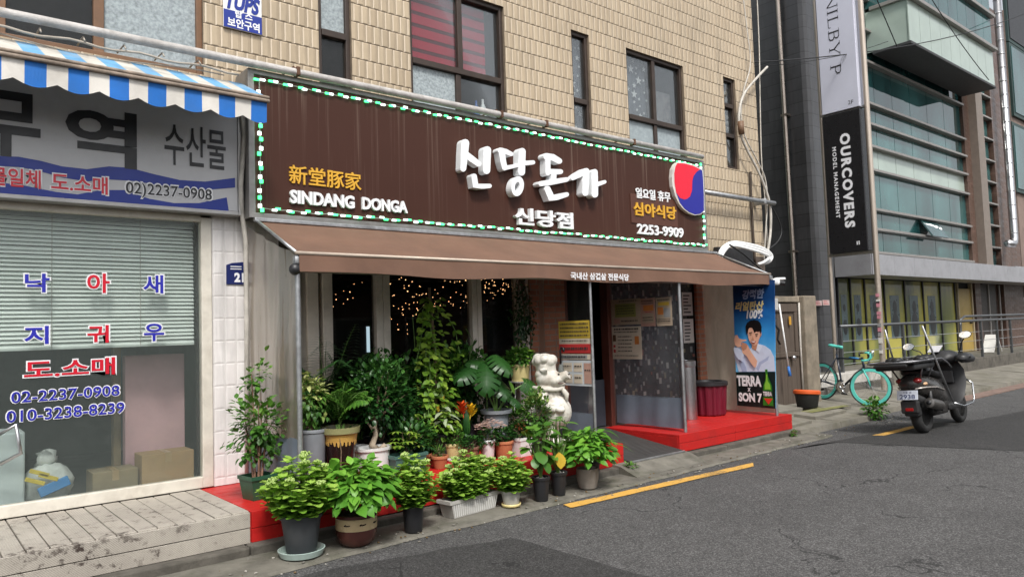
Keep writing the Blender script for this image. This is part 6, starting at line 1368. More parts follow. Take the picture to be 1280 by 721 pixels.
b = MB(); b.lathe([(.08, .0), (.10, .003), (.105, .035), (.095, .035), (.088, .01)], p-Vector((0, 0, .0)), 28); build('saucer', b, PM['white pot'], t, True)
t, p, c = small('zebra plant with silver striped leaves and yellow flower spikes', 555, 560, 6.22, .07, .055, .27, 'black nursery pot')
b = MB(); r = random.Random(22)
for i in range(17):
    a = i*2.4; hz = .10+.012*i+r.uniform(-.02, .02); b.leaf(c+Vector((0, 0, hz)), (math.cos(a), math.sin(a), .15+.02*i), (0, 0, 1), r.uniform(.14, .19), .062, 'point', .6, .2, 5, r.uniform(.3, 1))
build('foliage', b, L_['silver'], t, True); b = MB(); b.tube([c, c+Vector((0, 0, .3))], .006, 6); build('stem', b, M['stemgreen'], t); b = MB()
for (dx, dz, h) in [(.005, .28, .13), (-.06, .25, .07)]:
    b = MB()
    for k in range(int(h/.016)):
        for a in (k*.8, k*.8+3.14): b.leaf(c+Vector((dx, 0, dz+k*.016)), (math.cos(a)*.6, math.sin(a)*.6, 1), (math.cos(a), math.sin(a), .2), .035, .022, 'oval', .1, .2, 3, .7+.02*k)
    build('flower', b, L_['yellowleaf'], t, True)
t, p, c = small('low creeping shrub in a dark brown clay pot', 589, 579, None, .072, .058, .15, 'brown clay'); shrub(t, c+Vector((.02, 0, .05)), (.14, .11, .075), 330, .036, .02, L_['deep'], 23, 'oval', c, 8)
t, p, c = small('guzmania with one red and one yellow flower spike', 584, 560, 6.10, .065, .05, .25, 'black nursery pot'); b = MB(); r = random.Random(24)
for i in range(22): a = i*2.4; b.leaf(c, (math.cos(a), math.sin(a), 1.1), (math.cos(a), math.sin(a), -.4), r.uniform(.2, .3), .036, 'strap', .9, .15, 5, r.uniform(.1, .8))
build('foliage', b, L_['deep'], t, True); redm = leafmat('orange red bract', [(0, (.50, .03, .01)), (1, (.62, .10, .02))], .4, .2); yelm = leafmat('yellow bract', [(0, (.60, .30, .01)), (1, (.66, .46, .03))], .4, .2)
for nm, mt, dx, dy, z0 in (('red_flower', redm, -.045, .0, .29), ('yellow_flower', yelm, .04, -.03, .26)):
    b = MB(); b.tube([c, c+Vector((dx, dy, z0))], .006, 6)
    for k in range(18): a = k*2.4; h = .006*k; b.leaf(c+Vector((dx, dy, z0-.06+h)), (math.cos(a)*.7, math.sin(a)*.7, 1), (math.cos(a), math.sin(a), -.3), .10-.002*k, .034, 'point', -.3, .2, 4, r.uniform(.2, 1))
    build(nm, b, mt, t, True)
t, p, c = small('pale pink kalanchoe in a tall white cup pot', 610, 575, None, .068, .05, .185, 'white pot'); shrub(t, c+Vector((.03, 0, .05)), (.15, .12, .08), 200, .045, .032, L_['deep'], 25, 'oval', c, 8); b = MB(); r = random.Random(26)
pinkm = leafmat('pale pink petal', [(0, (.58, .34, .28)), (1, (.74, .58, .50))], .6, .3)
for _ in range(120):
    a, q = r.uniform(0, 6.28), math.sqrt(r.random()); hd = c+Vector((.05+.19*q*math.cos(a), .12*q*math.sin(a), .15+.07*(1-q)+r.uniform(-.015, .02)))
    for k in range(5): a2 = k*1.256+r.random(); b.leaf(hd, (math.cos(a2), math.sin(a2), .35), (0, 0, 1), .021, .017, 'round', .2, .1, 2, r.random())
build('flower', b, pinkm, t, True)
t, p, c = small('dark leafy cutting in a wide terracotta pot with a stamped band', 630, 572, None, .082, .066, .155, 'terracotta'); shrub(t, c+Vector((0, .02, .07)), (.12, .10, .08), 260, .042, .022, L_['deep'], 27, 'oval', c, 8)
t, p, c = small('red tipped shrub in a white square pot', 651, 569, None, .075, .06, .17, 'white pot', True); shrub(t, c+Vector((0, .02, .08)), (.13, .11, .10), 300, .045, .02, L_['deep'], 28, 'point', c, 8); cluster(t, [(c+Vector((-.03, -.03, .14)), .035)], leafmat('rusty red leaf', [(0, (.25, .05, .02)), (1, (.42, .12, .05))]), .035, .018, 26, 30, name='red_tip')
t, p, c = small('small cream pot half hidden behind the leggy plant', 667, 562, 6.0, .055, .045, .15, 'cream yellow pot'); shrub(t, c+Vector((0, .0, .05)), (.08, .08, .06), 110, .045, .03, L_['mid'], 31, 'oval', c, 6)
t, p, c = small('upright shrub with light edged leaves in front of the pig statue', 672, 560, 5.78, .08, .065, .14, 'black nursery pot'); shrub(t, c+Vector((0, 0, .30)), (.20, .13, .27), 560, .05, .03, L_['varieg'], 32, 'oval', c, 14, .3, .2, mt_range=(.0, .62))
for px_, Y_, lab_, mt_, sd2 in [(520, 6.1, 'leafy green filler shrub behind the dark green trough', 'mid', 61), (645, 6.22, 'low green shrub between monstera pot and pig statue', 'mid', 63)]:
    t, p, c = small(lab_, px_, 560, Y_, .08, .065, .18, 'black nursery pot'); shrub(t, c+Vector((0, 0, .14)), (.20, .13, .16), 330, .055, .034, L_[mt_], sd2, 'oval', c, 8)
# monstera
Y0 = 6.12; X0 = Yp(620, 500, Y0).x; zt = Yp(620, 514, Y0).z; p = Vector((X0, Y0, zp_)); t = plant('big monstera with split leaves in a wide grey bowl pot', p, GB); hh = zt-zp_+.02; b = MB(); b.lathe([(.08, 0), (.10, .01), (.13, hh-.05), (.165, hh-.035), (.17, hh), (.155, hh), (.13, hh-.05)], p, 30); build('pot', b, PM['slate grey pot'], t, True, angle=40); c = p+Vector((0, 0, hh-.04)); s = MB(); s.lathe([(.132, hh-.05), (0, hh-.04)], p, 14); build('soil', s, M['soil'], t)
lf = MB(); st = MB()
def monstera(base, tip, d, nrm, L, split, tint):
    st.tube([base, base.lerp(tip, .55)+Vector((0, 0, .06)), tip], [.009, .008, .006], 6, False); tt = Vector(d).normalized(); sd_ = tt.cross(Vector(nrm)).normalized(); n = sd_.cross(tt); lf.tint = tint
    for s_ in (-1, 1):
        K = 6; 
        for k in range(K):
            u0, u1 = k/K, (k+1)/K; wd = lambda u: .52*L*math.sin(math.pi*min(1, .16+.84*u))**.6*(1 if u < .95 else .6)
            g = .14*(u1-u0) if split else 0; back = -.12*L*(1-u0)
            def P(u, f, lift=0): return tip+tt*(L*(u-.12)+back*f*1.0+.20*L*f*u)+sd_*s_*wd(u)*f-n*(.22*L*f*f+.18*L*u*u)
            i0 = len(lf.v); ff = (0, .4, .75, 1.0); vs = []
            for f in ff: sh = g*(f > .4); vs += [P(u0+sh, f), P(u1-sh, f)]
            fs = [(0, 1, 3, 2), (2, 3, 5, 4), (4, 5, 7, 6)]; lf.add(vs, fs)
for (dx, dy, dz, d, nr, L, sp, ti) in [(-.16, -.05, .50, (-.35, -.5, -.6), (-.5, -.8, .5), .31, True, .35), (-.02, -.06, .60, (.05, -.5, -.3), (.0, -.85, .5), .26, True, .5), (.34, -.10, .30, (.8, -.35, -.4), (.1, -.9, .5), .22, False, .55), (.02, -.04, .34, (-.1, -.7, -.5), (0, -.6, .8), .24, True, .25), (.16, -.08, .16, (.5, -.6, -.5), (.2, -.6, .8), .17, False, .3), (-.26, .06, .50, (-.8, -.2, -.3), (-.5, -.5, .8), .26, True, .3), (-.1, .05, .55, (-.6, .1, .1), (0, -.5, .8), .2, False, .5)]:
    monstera(c, c+Vector((dx, dy, dz)), d, nr, L, sp, ti)
for k in range(3): st.tube([c+Vector((-.12+.09*k, 0, 0)), c+Vector((-.12+.09*k, .01, .5))], .004, 5)
build('stem', st, M['stemgreen'], t); build('foliage', lf, L_['deep'], t, True); b = MB(); b.leaf(c+Vector((.10, -.1, .34)), (.3, -.3, -.9), (.1, -1, .1), .16, .05, 'oval', .1, .2, 5, .95); build('new_leaf', b, L_['light'], t, True)
# pot on a stand in front of the window
Y0 = 6.25; X0 = Yp(650, 465, Y0).x; zb = Yp(650, 476, Y0).z; p = Vector((X0, Y0, zb)); t = thing('plant_stand', 'thin white metal plant stand between monstera and pig', 'stand', (X0, Y0, zp_)); b = MB(); b.lathe([(0, 0), (.11, .002), (.115, .012), (0, .012)], (X0, Y0, zb-.014), 24); build('top_plate', b, PM['white pot'], t)
for a in (0, 2.1, 4.2):
    b = MB(); b.tube([(X0+.05*math.cos(a), Y0+.05*math.sin(a), zb-.014), (X0+.12*math.cos(a), Y0+.12*math.sin(a), zp_+.002)], .007, 6); build('leg', b, PM['white pot'], t)
t = plant('bushy bright green plant in a cream yellow pot on the stand', p, GB); pot_round(t, p, .115, .095, .19, PM['cream yellow pot'], .004); c = planttop(p, .19); shrub(t, c+Vector((0, 0, .09)), (.18, .15, .11), 420, .055, .036, L_['mid'], 33, 'oval', c, 10); cluster(t, [(c+Vector((.02, -.05, .15)), .09)], L_['light'], .045, .03, 60, 34, name='bright_foliage')
# climbing pothos on a pole
Y0 = 6.35; X0 = Yp(543, 480, Y0).x; p = Vector((X0, Y0, zp_)); t = plant('tall climbing pothos trailing heart leaves in front of the window', p, GB); pot_round(t, p, .13, .10, .28, PM['black nursery pot']); b = MB(); b.tube([p+Vector((0, 0, .25)), p+Vector((.02, 0, 1.0)), p+Vector((-.02, .02, 1.75))], [.022, .02, .015], 8); build('moss_pole', b, M['bark'], t); r = random.Random(40); lf = MB(); st = MB()
for k in range(15):
    a = r.uniform(0, 6.28); z = r.uniform(.5, 1.72); P = [p+Vector((0, 0, z))]; dr_ = Vector((math.cos(a), math.sin(a)*.5-.2, .3))*.05
    for j in range(r.randint(5, 11)): P.append(P[-1]+dr_); dr_ = dr_*.8+Vector((r.uniform(-.02, .02), r.uniform(-.015, .01), -.035))
    st.tube(P, .0035, 5, False)
    for q in P[1:]:
        for _ in range(2): aa = r.uniform(0, 6.28); lf.leaf(q, (math.cos(aa), math.sin(aa)*.7-.3, -.35+r.uniform(-.3, .4)), (0, -.6, .7), r.uniform(.05, .095), r.uniform(.05, .075), 'round' if r.random() < .3 else 'point', .25, .12, 4, r.random())
for k in range(330): a = r.uniform(0, 6.28); z = .3+1.35*r.random()**2.2; q = r.uniform(.03, .27-.11*z); lf.leaf(p+Vector((q*math.cos(a)*1.25, q*math.sin(a)-.03, z)), (math.cos(a), math.sin(a)-.4, -.2+r.uniform(-.4, .4)), (0, -.6, .7), r.uniform(.045, .085), r.uniform(.04, .065), 'point', .25, .12, 4, r.random())
st.tube([p+Vector((.05, 0, 1.7)), p+Vector((-.24, .0, 1.45)), p+Vector((-.22, 0, 1.1)), p+Vector((-.1, 0, 1.05))], .003, 5); st.tube([p+Vector((.05, 0, 1.0)), p+Vector((.28, -.02, .78)), p+Vector((.45, 0, .95)), p+Vector((.5, 0, 1.2)), p+Vector((.42, 0, 1.32))], .003, 5)
build('vine', st, M['stemgreen'], t); build('foliage', lf, L_['light'], t, True)
# dark palms and shrubs standing against the windows
for (px, Y, hpot, lab, kind, sd_) in [(405, 6.55, .3, 'tall dark palm in the corner by the brown vinyl curtain', 'palm', 50), (448, 6.55, .28, 'dark arching palm between bonsai and window', 'palm', 51), (482, 6.5, .25, 'dark glossy shrub behind the bonsai', 'shrub', 52), (586, 6.5, .30, 'dark leafy shrub left of the monstera', 'shrub', 53), (474, 6.2, .30, 'glossy green shrub rising between the bonsai and the window frame', 'shrub', 57), (566, 6.58, .30, 'tall green shrub right of the climbing pothos', 'shrub', 59), (515, 6.45, .22, 'dark shrub under the climbing pothos', 'shrub', 55)]:
    X0 = Yp(px, 480, Y).x; p = Vector((X0, Y, zp_)); t = plant(lab, p, GB); pot_round(t, p, .11, .085, hpot, PM['black nursery pot']); c = planttop(p, hpot)
    if kind == 'palm': palm(t, c, 24, 1.12 if sd_ == 50 else .9, L_['deep'] if sd_ == 51 else L_['shade'], sd_, .85, .27, .034, 1.15, .1)
    else: shrub(t, c+Vector((0, 0, .46)), (.34 if sd_ < 57 else .27, .20, .46), 620, .07 if sd_ != 57 else .055, .045 if sd_ != 57 else .036, L_['mid'] if sd_ == 59 else L_['deep'], sd_, 'oval', c, 16, .2, .2)
X0 = Yp(657, 400, 6.6).x; t = thing('hanging_vine', 'dark trailing vine hanging over the brick pier beside the window', 'plant', (X0, 6.62, 2.2)); shrub(t, Vector((X0, 6.64, 1.78)), (.20, .08, .46), 520, .045, .03, L_['shade'], 56, 'oval', Vector((X0, 6.66, 2.3)), 14, .1, -.6)
# weeds
for lab, pos, sc_, n in [('clump of weeds growing out of the broken kerb near the bicycle', Vector((12.05, 5.42, .02)), .30, 150), ('small weed tuft at the foot of the entrance ramp', Vector((6.12, 5.40, .05)), .09, 60), ('weed sprout at the right end of the red platform', Vector((9.5, 5.40, .04)), .07, 40)]:
    t = thing('weed', lab, 'weed', pos); shrub(t, pos+Vector((0, 0, sc_*.5)), (sc_*1.1, sc_*.5, sc_*.55), n, .09 if sc_ > .2 else .05, .05 if sc_ > .2 else .02, L_['mid'], n, 'point', pos, 8, .2, .3)

# ------------------------------------------------------------------ white pig chef statue
Y0 = 5.98; X0 = Yp(684, 500, Y0).x; pg = thing('pig_statue', 'weathered white statue of a pig in a chef hat among the plants', 'statue', (X0, Y0, zp_))
FD = Vector((CR.x, CR.y, 0)).normalized(); FD = (FD*.92+Vector((0, -1, 0))*.38).normalized(); SD = Vector((-FD.y, FD.x, 0))
def pw(x, y, z): return Vector((X0, Y0, zp_))+FD*x*1.33+SD*y*1.33+Vector((0, 0, z*1.07))
b = MB()
def eb(x, y, z, rx, ry, rz, tilt=0):
    q = MB(); q.ball((0, 0, 0), 1, 20, 14); ca, sa = math.cos(tilt), math.sin(tilt); vs = []
    for v in q.v: vx, vy, vz = v[0]*rx, v[1]*ry, v[2]*rz; vs.append(pw(x+vx*ca+vz*sa, y+vy, z-vx*sa+vz*ca))
    b.add(vs, q.f)
eb(0, 0, .03, .17, .18, .04); eb(.08, .085, .06, .10, .06, .05); eb(.08, -.085, .06, .10, .06, .05); eb(0, .08, .17, .085, .08, .16); eb(0, -.08, .17, .085, .08, .16)
eb(.035, 0, .36, .165, .16, .19); eb(-.03, 0, .33, .14, .15, .16); eb(.0, 0, .53, .115, .125, .14); eb(.0, 0, .61, .085, .085, .06)
eb(.02, 0, .695, .110, .105, .10); eb(.0, 0, .74, .095, .092, .075); eb(.09, 0, .685, .075, .072, .055, -.3)
def cone_(p0, p1, r0, r1, n=14, sy=1.0):
    P = Vector(p0); Q = Vector(p1); d = (Q-P).normalized(); u = d.cross(Vector((0, 1, 0))).normalized(); v = Vector((0, 1, 0)); rg = []
    for (c_, rr) in ((P, r0), (P.lerp(Q, .5), (r0+r1)/2), (Q, r1)): rg.append([pw(*(c_+u*rr*math.cos(a)+v*rr*sy*math.sin(a))) for a in [2*math.pi*k/n for k in range(n)]])
    b.loft(rg)
cone_((.10, 0, .70), (.185, 0, .735), .050, .046, 16, 1.15)
eb(.105, 0, .635, .06, .052, .022, -.2)
for s_ in (-1, 1):
    eb(.07, .058*s_, .675, .045, .04, .045)
    cone_((-.01, .075*s_, .76), (.035, .125*s_, .80), .045, .006, 12, .6)
    cone_((-.02, .115*s_, .57), (-.01, .175*s_, .44), .055, .045); cone_((-.01, .175*s_, .44), (.10, .150*s_, .40), .045, .036); eb(.13, .135*s_, .40, .042, .036, .036); eb(.15, .115*s_, .425, .014, .014, .03)
eb(-.15, .05, .36, .03, .03, .03); eb(-.17, .05, .385, .02, .02, .02)
cone_((0, 0, .775), (-.005, 0, .84), .082, .088, 20)
for k in range(9): a = k*2*math.pi/9; eb(.062*math.cos(a)-.012, .062*math.sin(a), .885+.016*math.sin(k*2.1), .047, .047, .05+.008*math.cos(k*3))
eb(-.012, 0, .91, .075, .075, .045)
body = build('body', b, pbr('weathered white plaster', (.66, .63, .57), .55, 0, .08, 6, .12, 50, dirt=.95, dirtcol=(.26, .21, .15), dscale=4), pg, True)
rm = body.modifiers.new('r', 'REMESH'); rm.mode = 'VOXEL'; rm.voxel_size = .009; rm.use_smooth_shade = True; sm_ = body.modifiers.new('s', 'SMOOTH'); sm_.iterations = 2; sm_.factor = .5
dg = bpy.context.evaluated_depsgraph_get(); me = bpy.data.meshes.new_from_object(body.evaluated_get(dg)); body.modifiers.clear(); body.data = me; me.polygons.foreach_set('use_smooth', [True]*len(me.polygons))
b = MB(); b.tube([pw(.135*math.cos(a), .135*math.sin(a), .605+.012*math.sin(a*2)) for a in [2*math.pi*k/20 for k in range(20)]], .022, 8, closed=True); b.tube([pw(.13, -.03, .6), pw(.17, -.04, .54), pw(.175, -.05, .48)], [.025, .03, .012], 8); build('scarf', b, pbr('grey scarf plaster', (.52, .49, .43), .6, 0, .1, 9), pg, True)
b = MB()
for s_ in (-1, 1): b.ball(pw(.112, .046*s_, .742), .012, 8, 6); b.ball(pw(.187, .018*s_, .738), .009, 8, 6)
build('eye', b, pbr('dark painted eye', (.03, .025, .02), .5), pg, True)
b = MB(); b.tube([pw(.075, .075, .665), pw(.13, .055, .650), pw(.158, 0, .655), pw(.13, -.055, .650), pw(.075, -.075, .665)], .007, 6); build('mouth', b, pbr('dark mouth line', (.10, .05, .04), .6), pg, True)
b = MB()
for z in (.47, .52, .565): b.ball(pw(.125-.02*abs(z-.52)*10, 0, z), .012, 8, 6)
build('button', b, pbr('grey plaster button', (.36, .33, .28), .6), pg, True)
um = thing('umbrella', 'folded dark umbrella hung with its curved handle behind the pig', 'umbrella', (5.80, 6.35, .95)); a = Xp(701, 455, 5.79); b = MB(); b.tube([(5.79, a.y, a.z-.5), (5.79, a.y, a.z-.1), (5.79, a.y, a.z)], [.012, .045, .02], 10); build('folded_cloth', b, pbr('grey umbrella cloth', (.12, .13, .12), .7), um, True); b = MB(); b.tube([(5.79, a.y, a.z), (5.79, a.y, a.z+.16), (5.79, a.y-.02, a.z+.19), (5.79, a.y-.05, a.z+.18), (5.79, a.y-.06, a.z+.14)], .011, 8); build('handle', b, M['black'], um, True)

# ------------------------------------------------------------------ lights inside the restaurant
fl = thing('fairy_lights', 'warm fairy lights strung inside the dark restaurant windows', 'string lights', (4.8, 7.0, 2.1)); M['warm'] = emis('warm bulb', (1, .55, .24), 4.5); r = random.Random(77); bulbs = []; b = MB()
for (x0, x1, z0, sag, yy, n) in [(3.95, 5.1, 2.30, .22, 7.0, 16), (4.0, 4.5, 2.2, .5, 7.1, 16), (4.3, 5.6, 2.28, .36, 7.15, 20), (5.0, 5.9, 2.2, .12, 7.0, 14), (5.3, 5.9, 2.28, .14, 6.95, 18), (3.35, 3.8, 2.2, .18, 7.2, 10), (5.22, 5.72, 2.24, .3, 7.2, 12), (4.1, 5.0, 2.12, .18, 7.3, 14)]:
    P = [Vector((x0+(x1-x0)*k/n, yy+.04*math.sin(k), z0-sag*4*(k/n)*(1-k/n)+r.uniform(-.05, .05))) for k in range(n+1)]; b.tube(P, .002, 4, False); bulbs += [q+Vector((r.uniform(-.10, .10), -.006, r.uniform(-.09, .05))) for q in P+P[::2]]
build('wire', b, M['cableblk'], fl); rest = MB()
for i, q in enumerate(bulbs):
    rr = r.uniform(.0022, .0050)
    if i < 100: b = MB(); b.ball(q, rr, 6, 5); build('bulb', b, M['warm'], fl)
    else: rest.ball(q, rr, 6, 5)
o = build('bulbs', rest, M['warm'], fl); o['kind'] = 'stuff'
tl_ = thing('tube_light', 'short white tube lamp glowing deep inside the restaurant', 'lamp', (4.7, 8.2, 2.1)); q0, q1 = Yp(477, 374, 8.2), Yp(483.5, 373.5, 8.2); b = MB(); b.tube([q0, q1], .022, 8); build('tube', b, emis('white tube', (.9, .95, 1), 3), tl_)
fg = thing('drinks_fridge', 'glass drinks fridge with lit edges far inside the restaurant', 'fridge', (5.1, 9.2, .3)); q0, q1 = Yp(461, 440, 9.2), Yp(461.5, 408, 9.2); b = MB(); b.box(q0.x-.75, q0.x+.03, 9.22, 9.8, .3, q1.z+.1); build('cabinet', b, M['black'], fg); b = MB(); b.box(q0.x-.02, q0.x+.02, 9.2, 9.22, q0.z, q1.z); b.box(q0.x-.72, q0.x-.69, 9.2, 9.22, q0.z+.1, q1.z-.1); build('light_strip', b, emis('cool strip', (.6, .8, .9), .8), fg)
# ------------------------------------------------------------------ bicycle (local frame: x forward, z up, rear axle over the origin)
M['turq'] = pbr('turquoise paint', (.10, .52, .44), .35, 0, .06, 6); M['navy'] = pbr('dark navy frame paint', (.02, .028, .045), .3, 0, .1); M['chrome'] = pbr('dull chrome', (.55, .56, .57), .25, 1, .1, 12)
bike = thing('bicycle', 'turquoise and black road bicycle parked at the broken kerb', 'bicycle', (0, 0, 0)); RW, WB = .335, .98
def wheel(cx, steer=None):
    T = Matrix.Identity(4)
    if steer: T = steer
    def W(p): return T @ Vector(p)
    def circ(r, n=48): return [W((cx+r*math.cos(2*math.pi*k/n), 0, RW+r*math.sin(2*math.pi*k/n))) for k in range(n)]
    b = MB(); b.tube(circ(RW-.012), .0135, 8, closed=True); wh = build('wheel', b, M['blackrub'], bike, True)
    b = MB(); n = 48; rings = []
    for k in range(n):
        a = 2*math.pi*k/n; rings.append([W((cx+r*math.cos(a), y, RW+r*math.sin(a))) for r, y in ((RW-.022, -.009), (RW-.068, -.010), (RW-.075, 0), (RW-.068, .010), (RW-.022, .009))])
    rings.append(rings[0]); b.loft(rings, False); build('rim', b, M['turq'], wh)
    b = MB()
    for k in range(20):
        a = 2*math.pi*k/20; s = .018 if k % 2 else -.018; b.tube([W((cx+.02*math.cos(a+.5), s, RW+.02*math.sin(a+.5))), W((cx+(RW-.075)*math.cos(a), 0, RW+(RW-.075)*math.sin(a)))], .0014, 4, False)
    b.tube([W((cx, -.045, RW)), W((cx, .045, RW))], .017, 10); build('spokes', b, M['chrome'], wh)
    return wh
stp = Vector((WB-.03, 0, RW)); st = Matrix.Translation(stp) @ Matrix.Rotation(R(34), 4, 'Z') @ Matrix.Translation(-stp)
wheel(0); wheel(WB, st)
SEAT, BB, HT, HB = Vector((.28, 0, .80)), Vector((.42, 0, .27)), Vector((.80, 0, .80)), Vector((.84, 0, .66))
b = MB()
b.tube([SEAT-Vector((-.01, 0, .03)), HT], .017, 10); b.tube([HB, BB], .020, 10)
b.tube([HT+Vector((-.008, 0, .03)), HB+Vector((.008, 0, -.03))], .021, 10); b.tube([SEAT+(BB-SEAT)*-.10, BB], .017, 10)
for s in (-1, 1): b.tube([BB, Vector((.2, .02*s, .3)), Vector((0, .055*s, RW))], .010, 8); b.tube([SEAT, Vector((.1, .04*s, .5)), Vector((0, .055*s, RW))], .008, 8)
fr = build('frame', b, M['navy'], bike, True)
b = MB(); b.tube([HB.lerp(BB, .15), HB.lerp(BB, .6)], .0215, 10); b.tube([HT.lerp(SEAT, .12), HT.lerp(SEAT, .5)], .0185, 10); build('blue_decal', b, pbr('bright blue frame band', (.03, .20, .45), .3), fr, True)
def S(p): return st @ Vector(p)
b = MB(); cr = HB+Vector((.012, 0, -.04)); b.tube([S(cr+Vector((0, -.045, 0))), S(cr+Vector((0, .045, 0)))], .018, 10)
for s in (-1, 1): b.tube([S(cr+Vector((0, .042*s, 0))), S((.93, .048*s, .48)), S((WB, .05*s, RW))], [.015, .013, .009], 8)
build('fork', b, M['turq'], bike, True)
b = MB(); st0 = HT+Vector((-.012, 0, .04)); b.tube([S(st0), S(st0+Vector((-.01, 0, .07)))], .015, 8); b.tube([S(st0+Vector((-.01, 0, .06))), S(st0+Vector((.09, 0, .075)))], .014, 8); build('bar_stem', b, M['black'], bike, True)
hb = st0+Vector((.09, 0, .075)); b = MB(); P = []
b.tube([S(hb+Vector((0, -.2, 0))), S(hb+Vector((0, .2, 0)))], .013, 8)
for s in (-1, 1): b.tube([S(hb+Vector((0, .2*s, 0))), S(hb+Vector((.05, .21*s, .0))), S(hb+Vector((.085, .21*s, -.02))), S(hb+Vector((.09, .21*s, -.07))), S(hb+Vector((.06, .21*s, -.12))), S(hb+Vector((.0, .21*s, -.135))), S(hb+Vector((-.05, .21*s, -.135)))], .015, 8)
build('handlebar', b, M['turq'], bike, True)
for s in (-1, 1): b = MB(); b.tube([S(hb+Vector((.075, .21*s, .0))), S(hb+Vector((.11, .21*s, .035))), S(hb+Vector((.115, .215*s, -.06)))], [.014, .012, .006], 7); build('brake_lever', b, M['chrome'], bike, True)
b = MB(); n = 10; rings = []
for x, w_, z in ((-.14, .05, .02), (-.12, .07, .028), (-.07, .068, .025), (.0, .035, .015), (.08, .02, .012), (.13, .014, .006)):
    rings.append([Vector((SEAT.x-.02+x, w_*math.cos(a), SEAT.z+.17+z+(.022 if math.sin(a) > 0 else .035)*math.sin(a))) for a in [2*math.pi*k/n for k in range(n)]])
b.loft(rings); build('saddle', b, M['turq'], bike, True); b = MB(); b.tube([SEAT, SEAT+Vector((-.02, 0, .16))], .013, 8); build('seat_post', b, M['black'], bike, True)
b = MB()
Mr = Matrix.Translation((BB.x, -.055, BB.z)) @ Matrix.Rotation(R(90), 4, 'X'); b.lathe([(.06, -.003), (.10, -.003), (.103, 0), (.10, .003), (.06, .003)], (0, 0, 0), 36, Mr); b.tube([BB+Vector((0, -.075, 0)), BB+Vector((0, .075, 0))], .018, 10); b.tube([BB+Vector((0, -.07, 0)), BB+Vector((.12, -.075, -.10))], .011, 8); b.tube([BB+Vector((0, .07, 0)), BB+Vector((-.12, .075, .10))], .011, 8)
for k in range(5): a = k*1.256; b.tube([BB+Vector((0, -.055, 0)), BB+Vector((.08*math.cos(a), -.055, .08*math.sin(a)))], .006, 5)
build('crankset', b, M['chrome'], bike, True)
b = MB(); b.box(BB.x+.08, BB.x+.17, -.13, -.07, BB.z-.115, BB.z-.09, .005); b.box(BB.x-.17, BB.x-.08, .07, .13, BB.z+.09, BB.z+.115, .005); build('pedal', b, M['black'], bike)
b = MB(); b.tube([BB+Vector((0, -.055, .095)), Vector((0, -.055, RW+.04))], .004, 5); b.tube([BB+Vector((0, -.055, -.095)), Vector((.02, -.055, RW-.12)), Vector((0, -.055, RW-.04))], .004, 5); b.lathe([(.02, 0), (.04, .004), (.02, .02)], (0, 0, 0), 20, Matrix.Translation((0, -.065, RW)) @ Matrix.Rotation(R(90), 4, 'X')); build('chain', b, M['black'], bike)
b = MB(); b.tube([SEAT+Vector((-.02, 0, -.05)), SEAT+Vector((-.02, -.09, -.22)), SEAT+Vector((.02, -.07, -.3))], .007, 6); build('kickstand_cable', b, M['cableblk'], bike)
fpos, rpos = Vector((12.78, 5.86, .115)), Vector((13.0, 6.80, .175)); dv = (fpos-rpos).normalized()
lean = Matrix.Rotation(R(-4), 4, 'X'); xa_ = dv; za_ = Vector((0, 0, 1)); ya_ = za_.cross(xa_).normalized(); za_ = xa_.cross(ya_)
bike.matrix_world = Matrix.Translation(rpos) @ Matrix(((xa_.x, ya_.x, za_.x, 0), (xa_.y, ya_.y, za_.y, 0), (xa_.z, ya_.z, za_.z, 0), (0, 0, 0, 1))) @ lean

# ------------------------------------------------------------------ scooter (local frame: x forward, y left, z up, rear wheel contact at the origin)
sc = thing('scooter', 'dark grey delivery scooter with a black rear carrier parked on the road', 'scooter', (0, 0, 0))
M['sc_grey'] = pbr('dark metallic scooter paint', (.050, .046, .043), .25, .4, .15, 3, dirt=.25, dirtcol=(.12, .11, .10)); M['sc_blk'] = pbr('faded black plastic', (.022, .022, .023), .5, 0, .3, 7, dirt=.25, dirtcol=(.08, .075, .07)); M['sc_seat'] = pbr('black vinyl seat', (.016, .016, .017), .42)
def swheel(cx, R_, w_, name='wheel'):
    b = MB(); Mr = Matrix.Translation((cx, 0, R_)) @ Matrix.Rotation(R(90), 4, 'X'); h = w_/2
    b.lathe([(R_*.60, -h*.8), (R_*.72, -h), (R_*.88, -h*.95), (R_*.97, -h*.6), (R_, -h*.2), (R_, h*.2), (R_*.97, h*.6), (R_*.88, h*.95), (R_*.72, h), (R_*.60, h*.8)], (0, 0, 0), 40, Mr); wh = build(name, b, M['blackrub'], sc, True)
    b = MB(); b.lathe([(R_*.60, -h*.8), (R_*.58, -h*.4), (R_*.2, -h*.3), (R_*.2, -h*.75), (0, -h*.75)], (0, 0, 0), 30, Mr); b.lathe([(R_*.60, h*.8), (R_*.58, h*.4), (R_*.2, h*.3), (0, h*.4)], (0, 0, 0), 30, Mr); build('rim', b, pbr('dark alloy rim', (.12, .11, .10), .4, .8, .2), wh, True); return wh
swheel(0, .255, .14); swheel(1.40, .235, .12)
def sect(x, w_, z0, z1, top=.75, n=16, e=2.6):
    out = []
    for k in range(n):
        a = 2*math.pi*k/n; ca, sa = math.cos(a), math.sin(a); yy = w_/2*math.copysign(abs(ca)**(2/e), ca); zz = (z0+z1)/2+(z1-z0)/2*math.copysign(abs(sa)**(2/e), sa)
        if sa > 0: yy *= 1-(1-top)*sa
        out.append(Vector((x, yy, zz)))
    return out
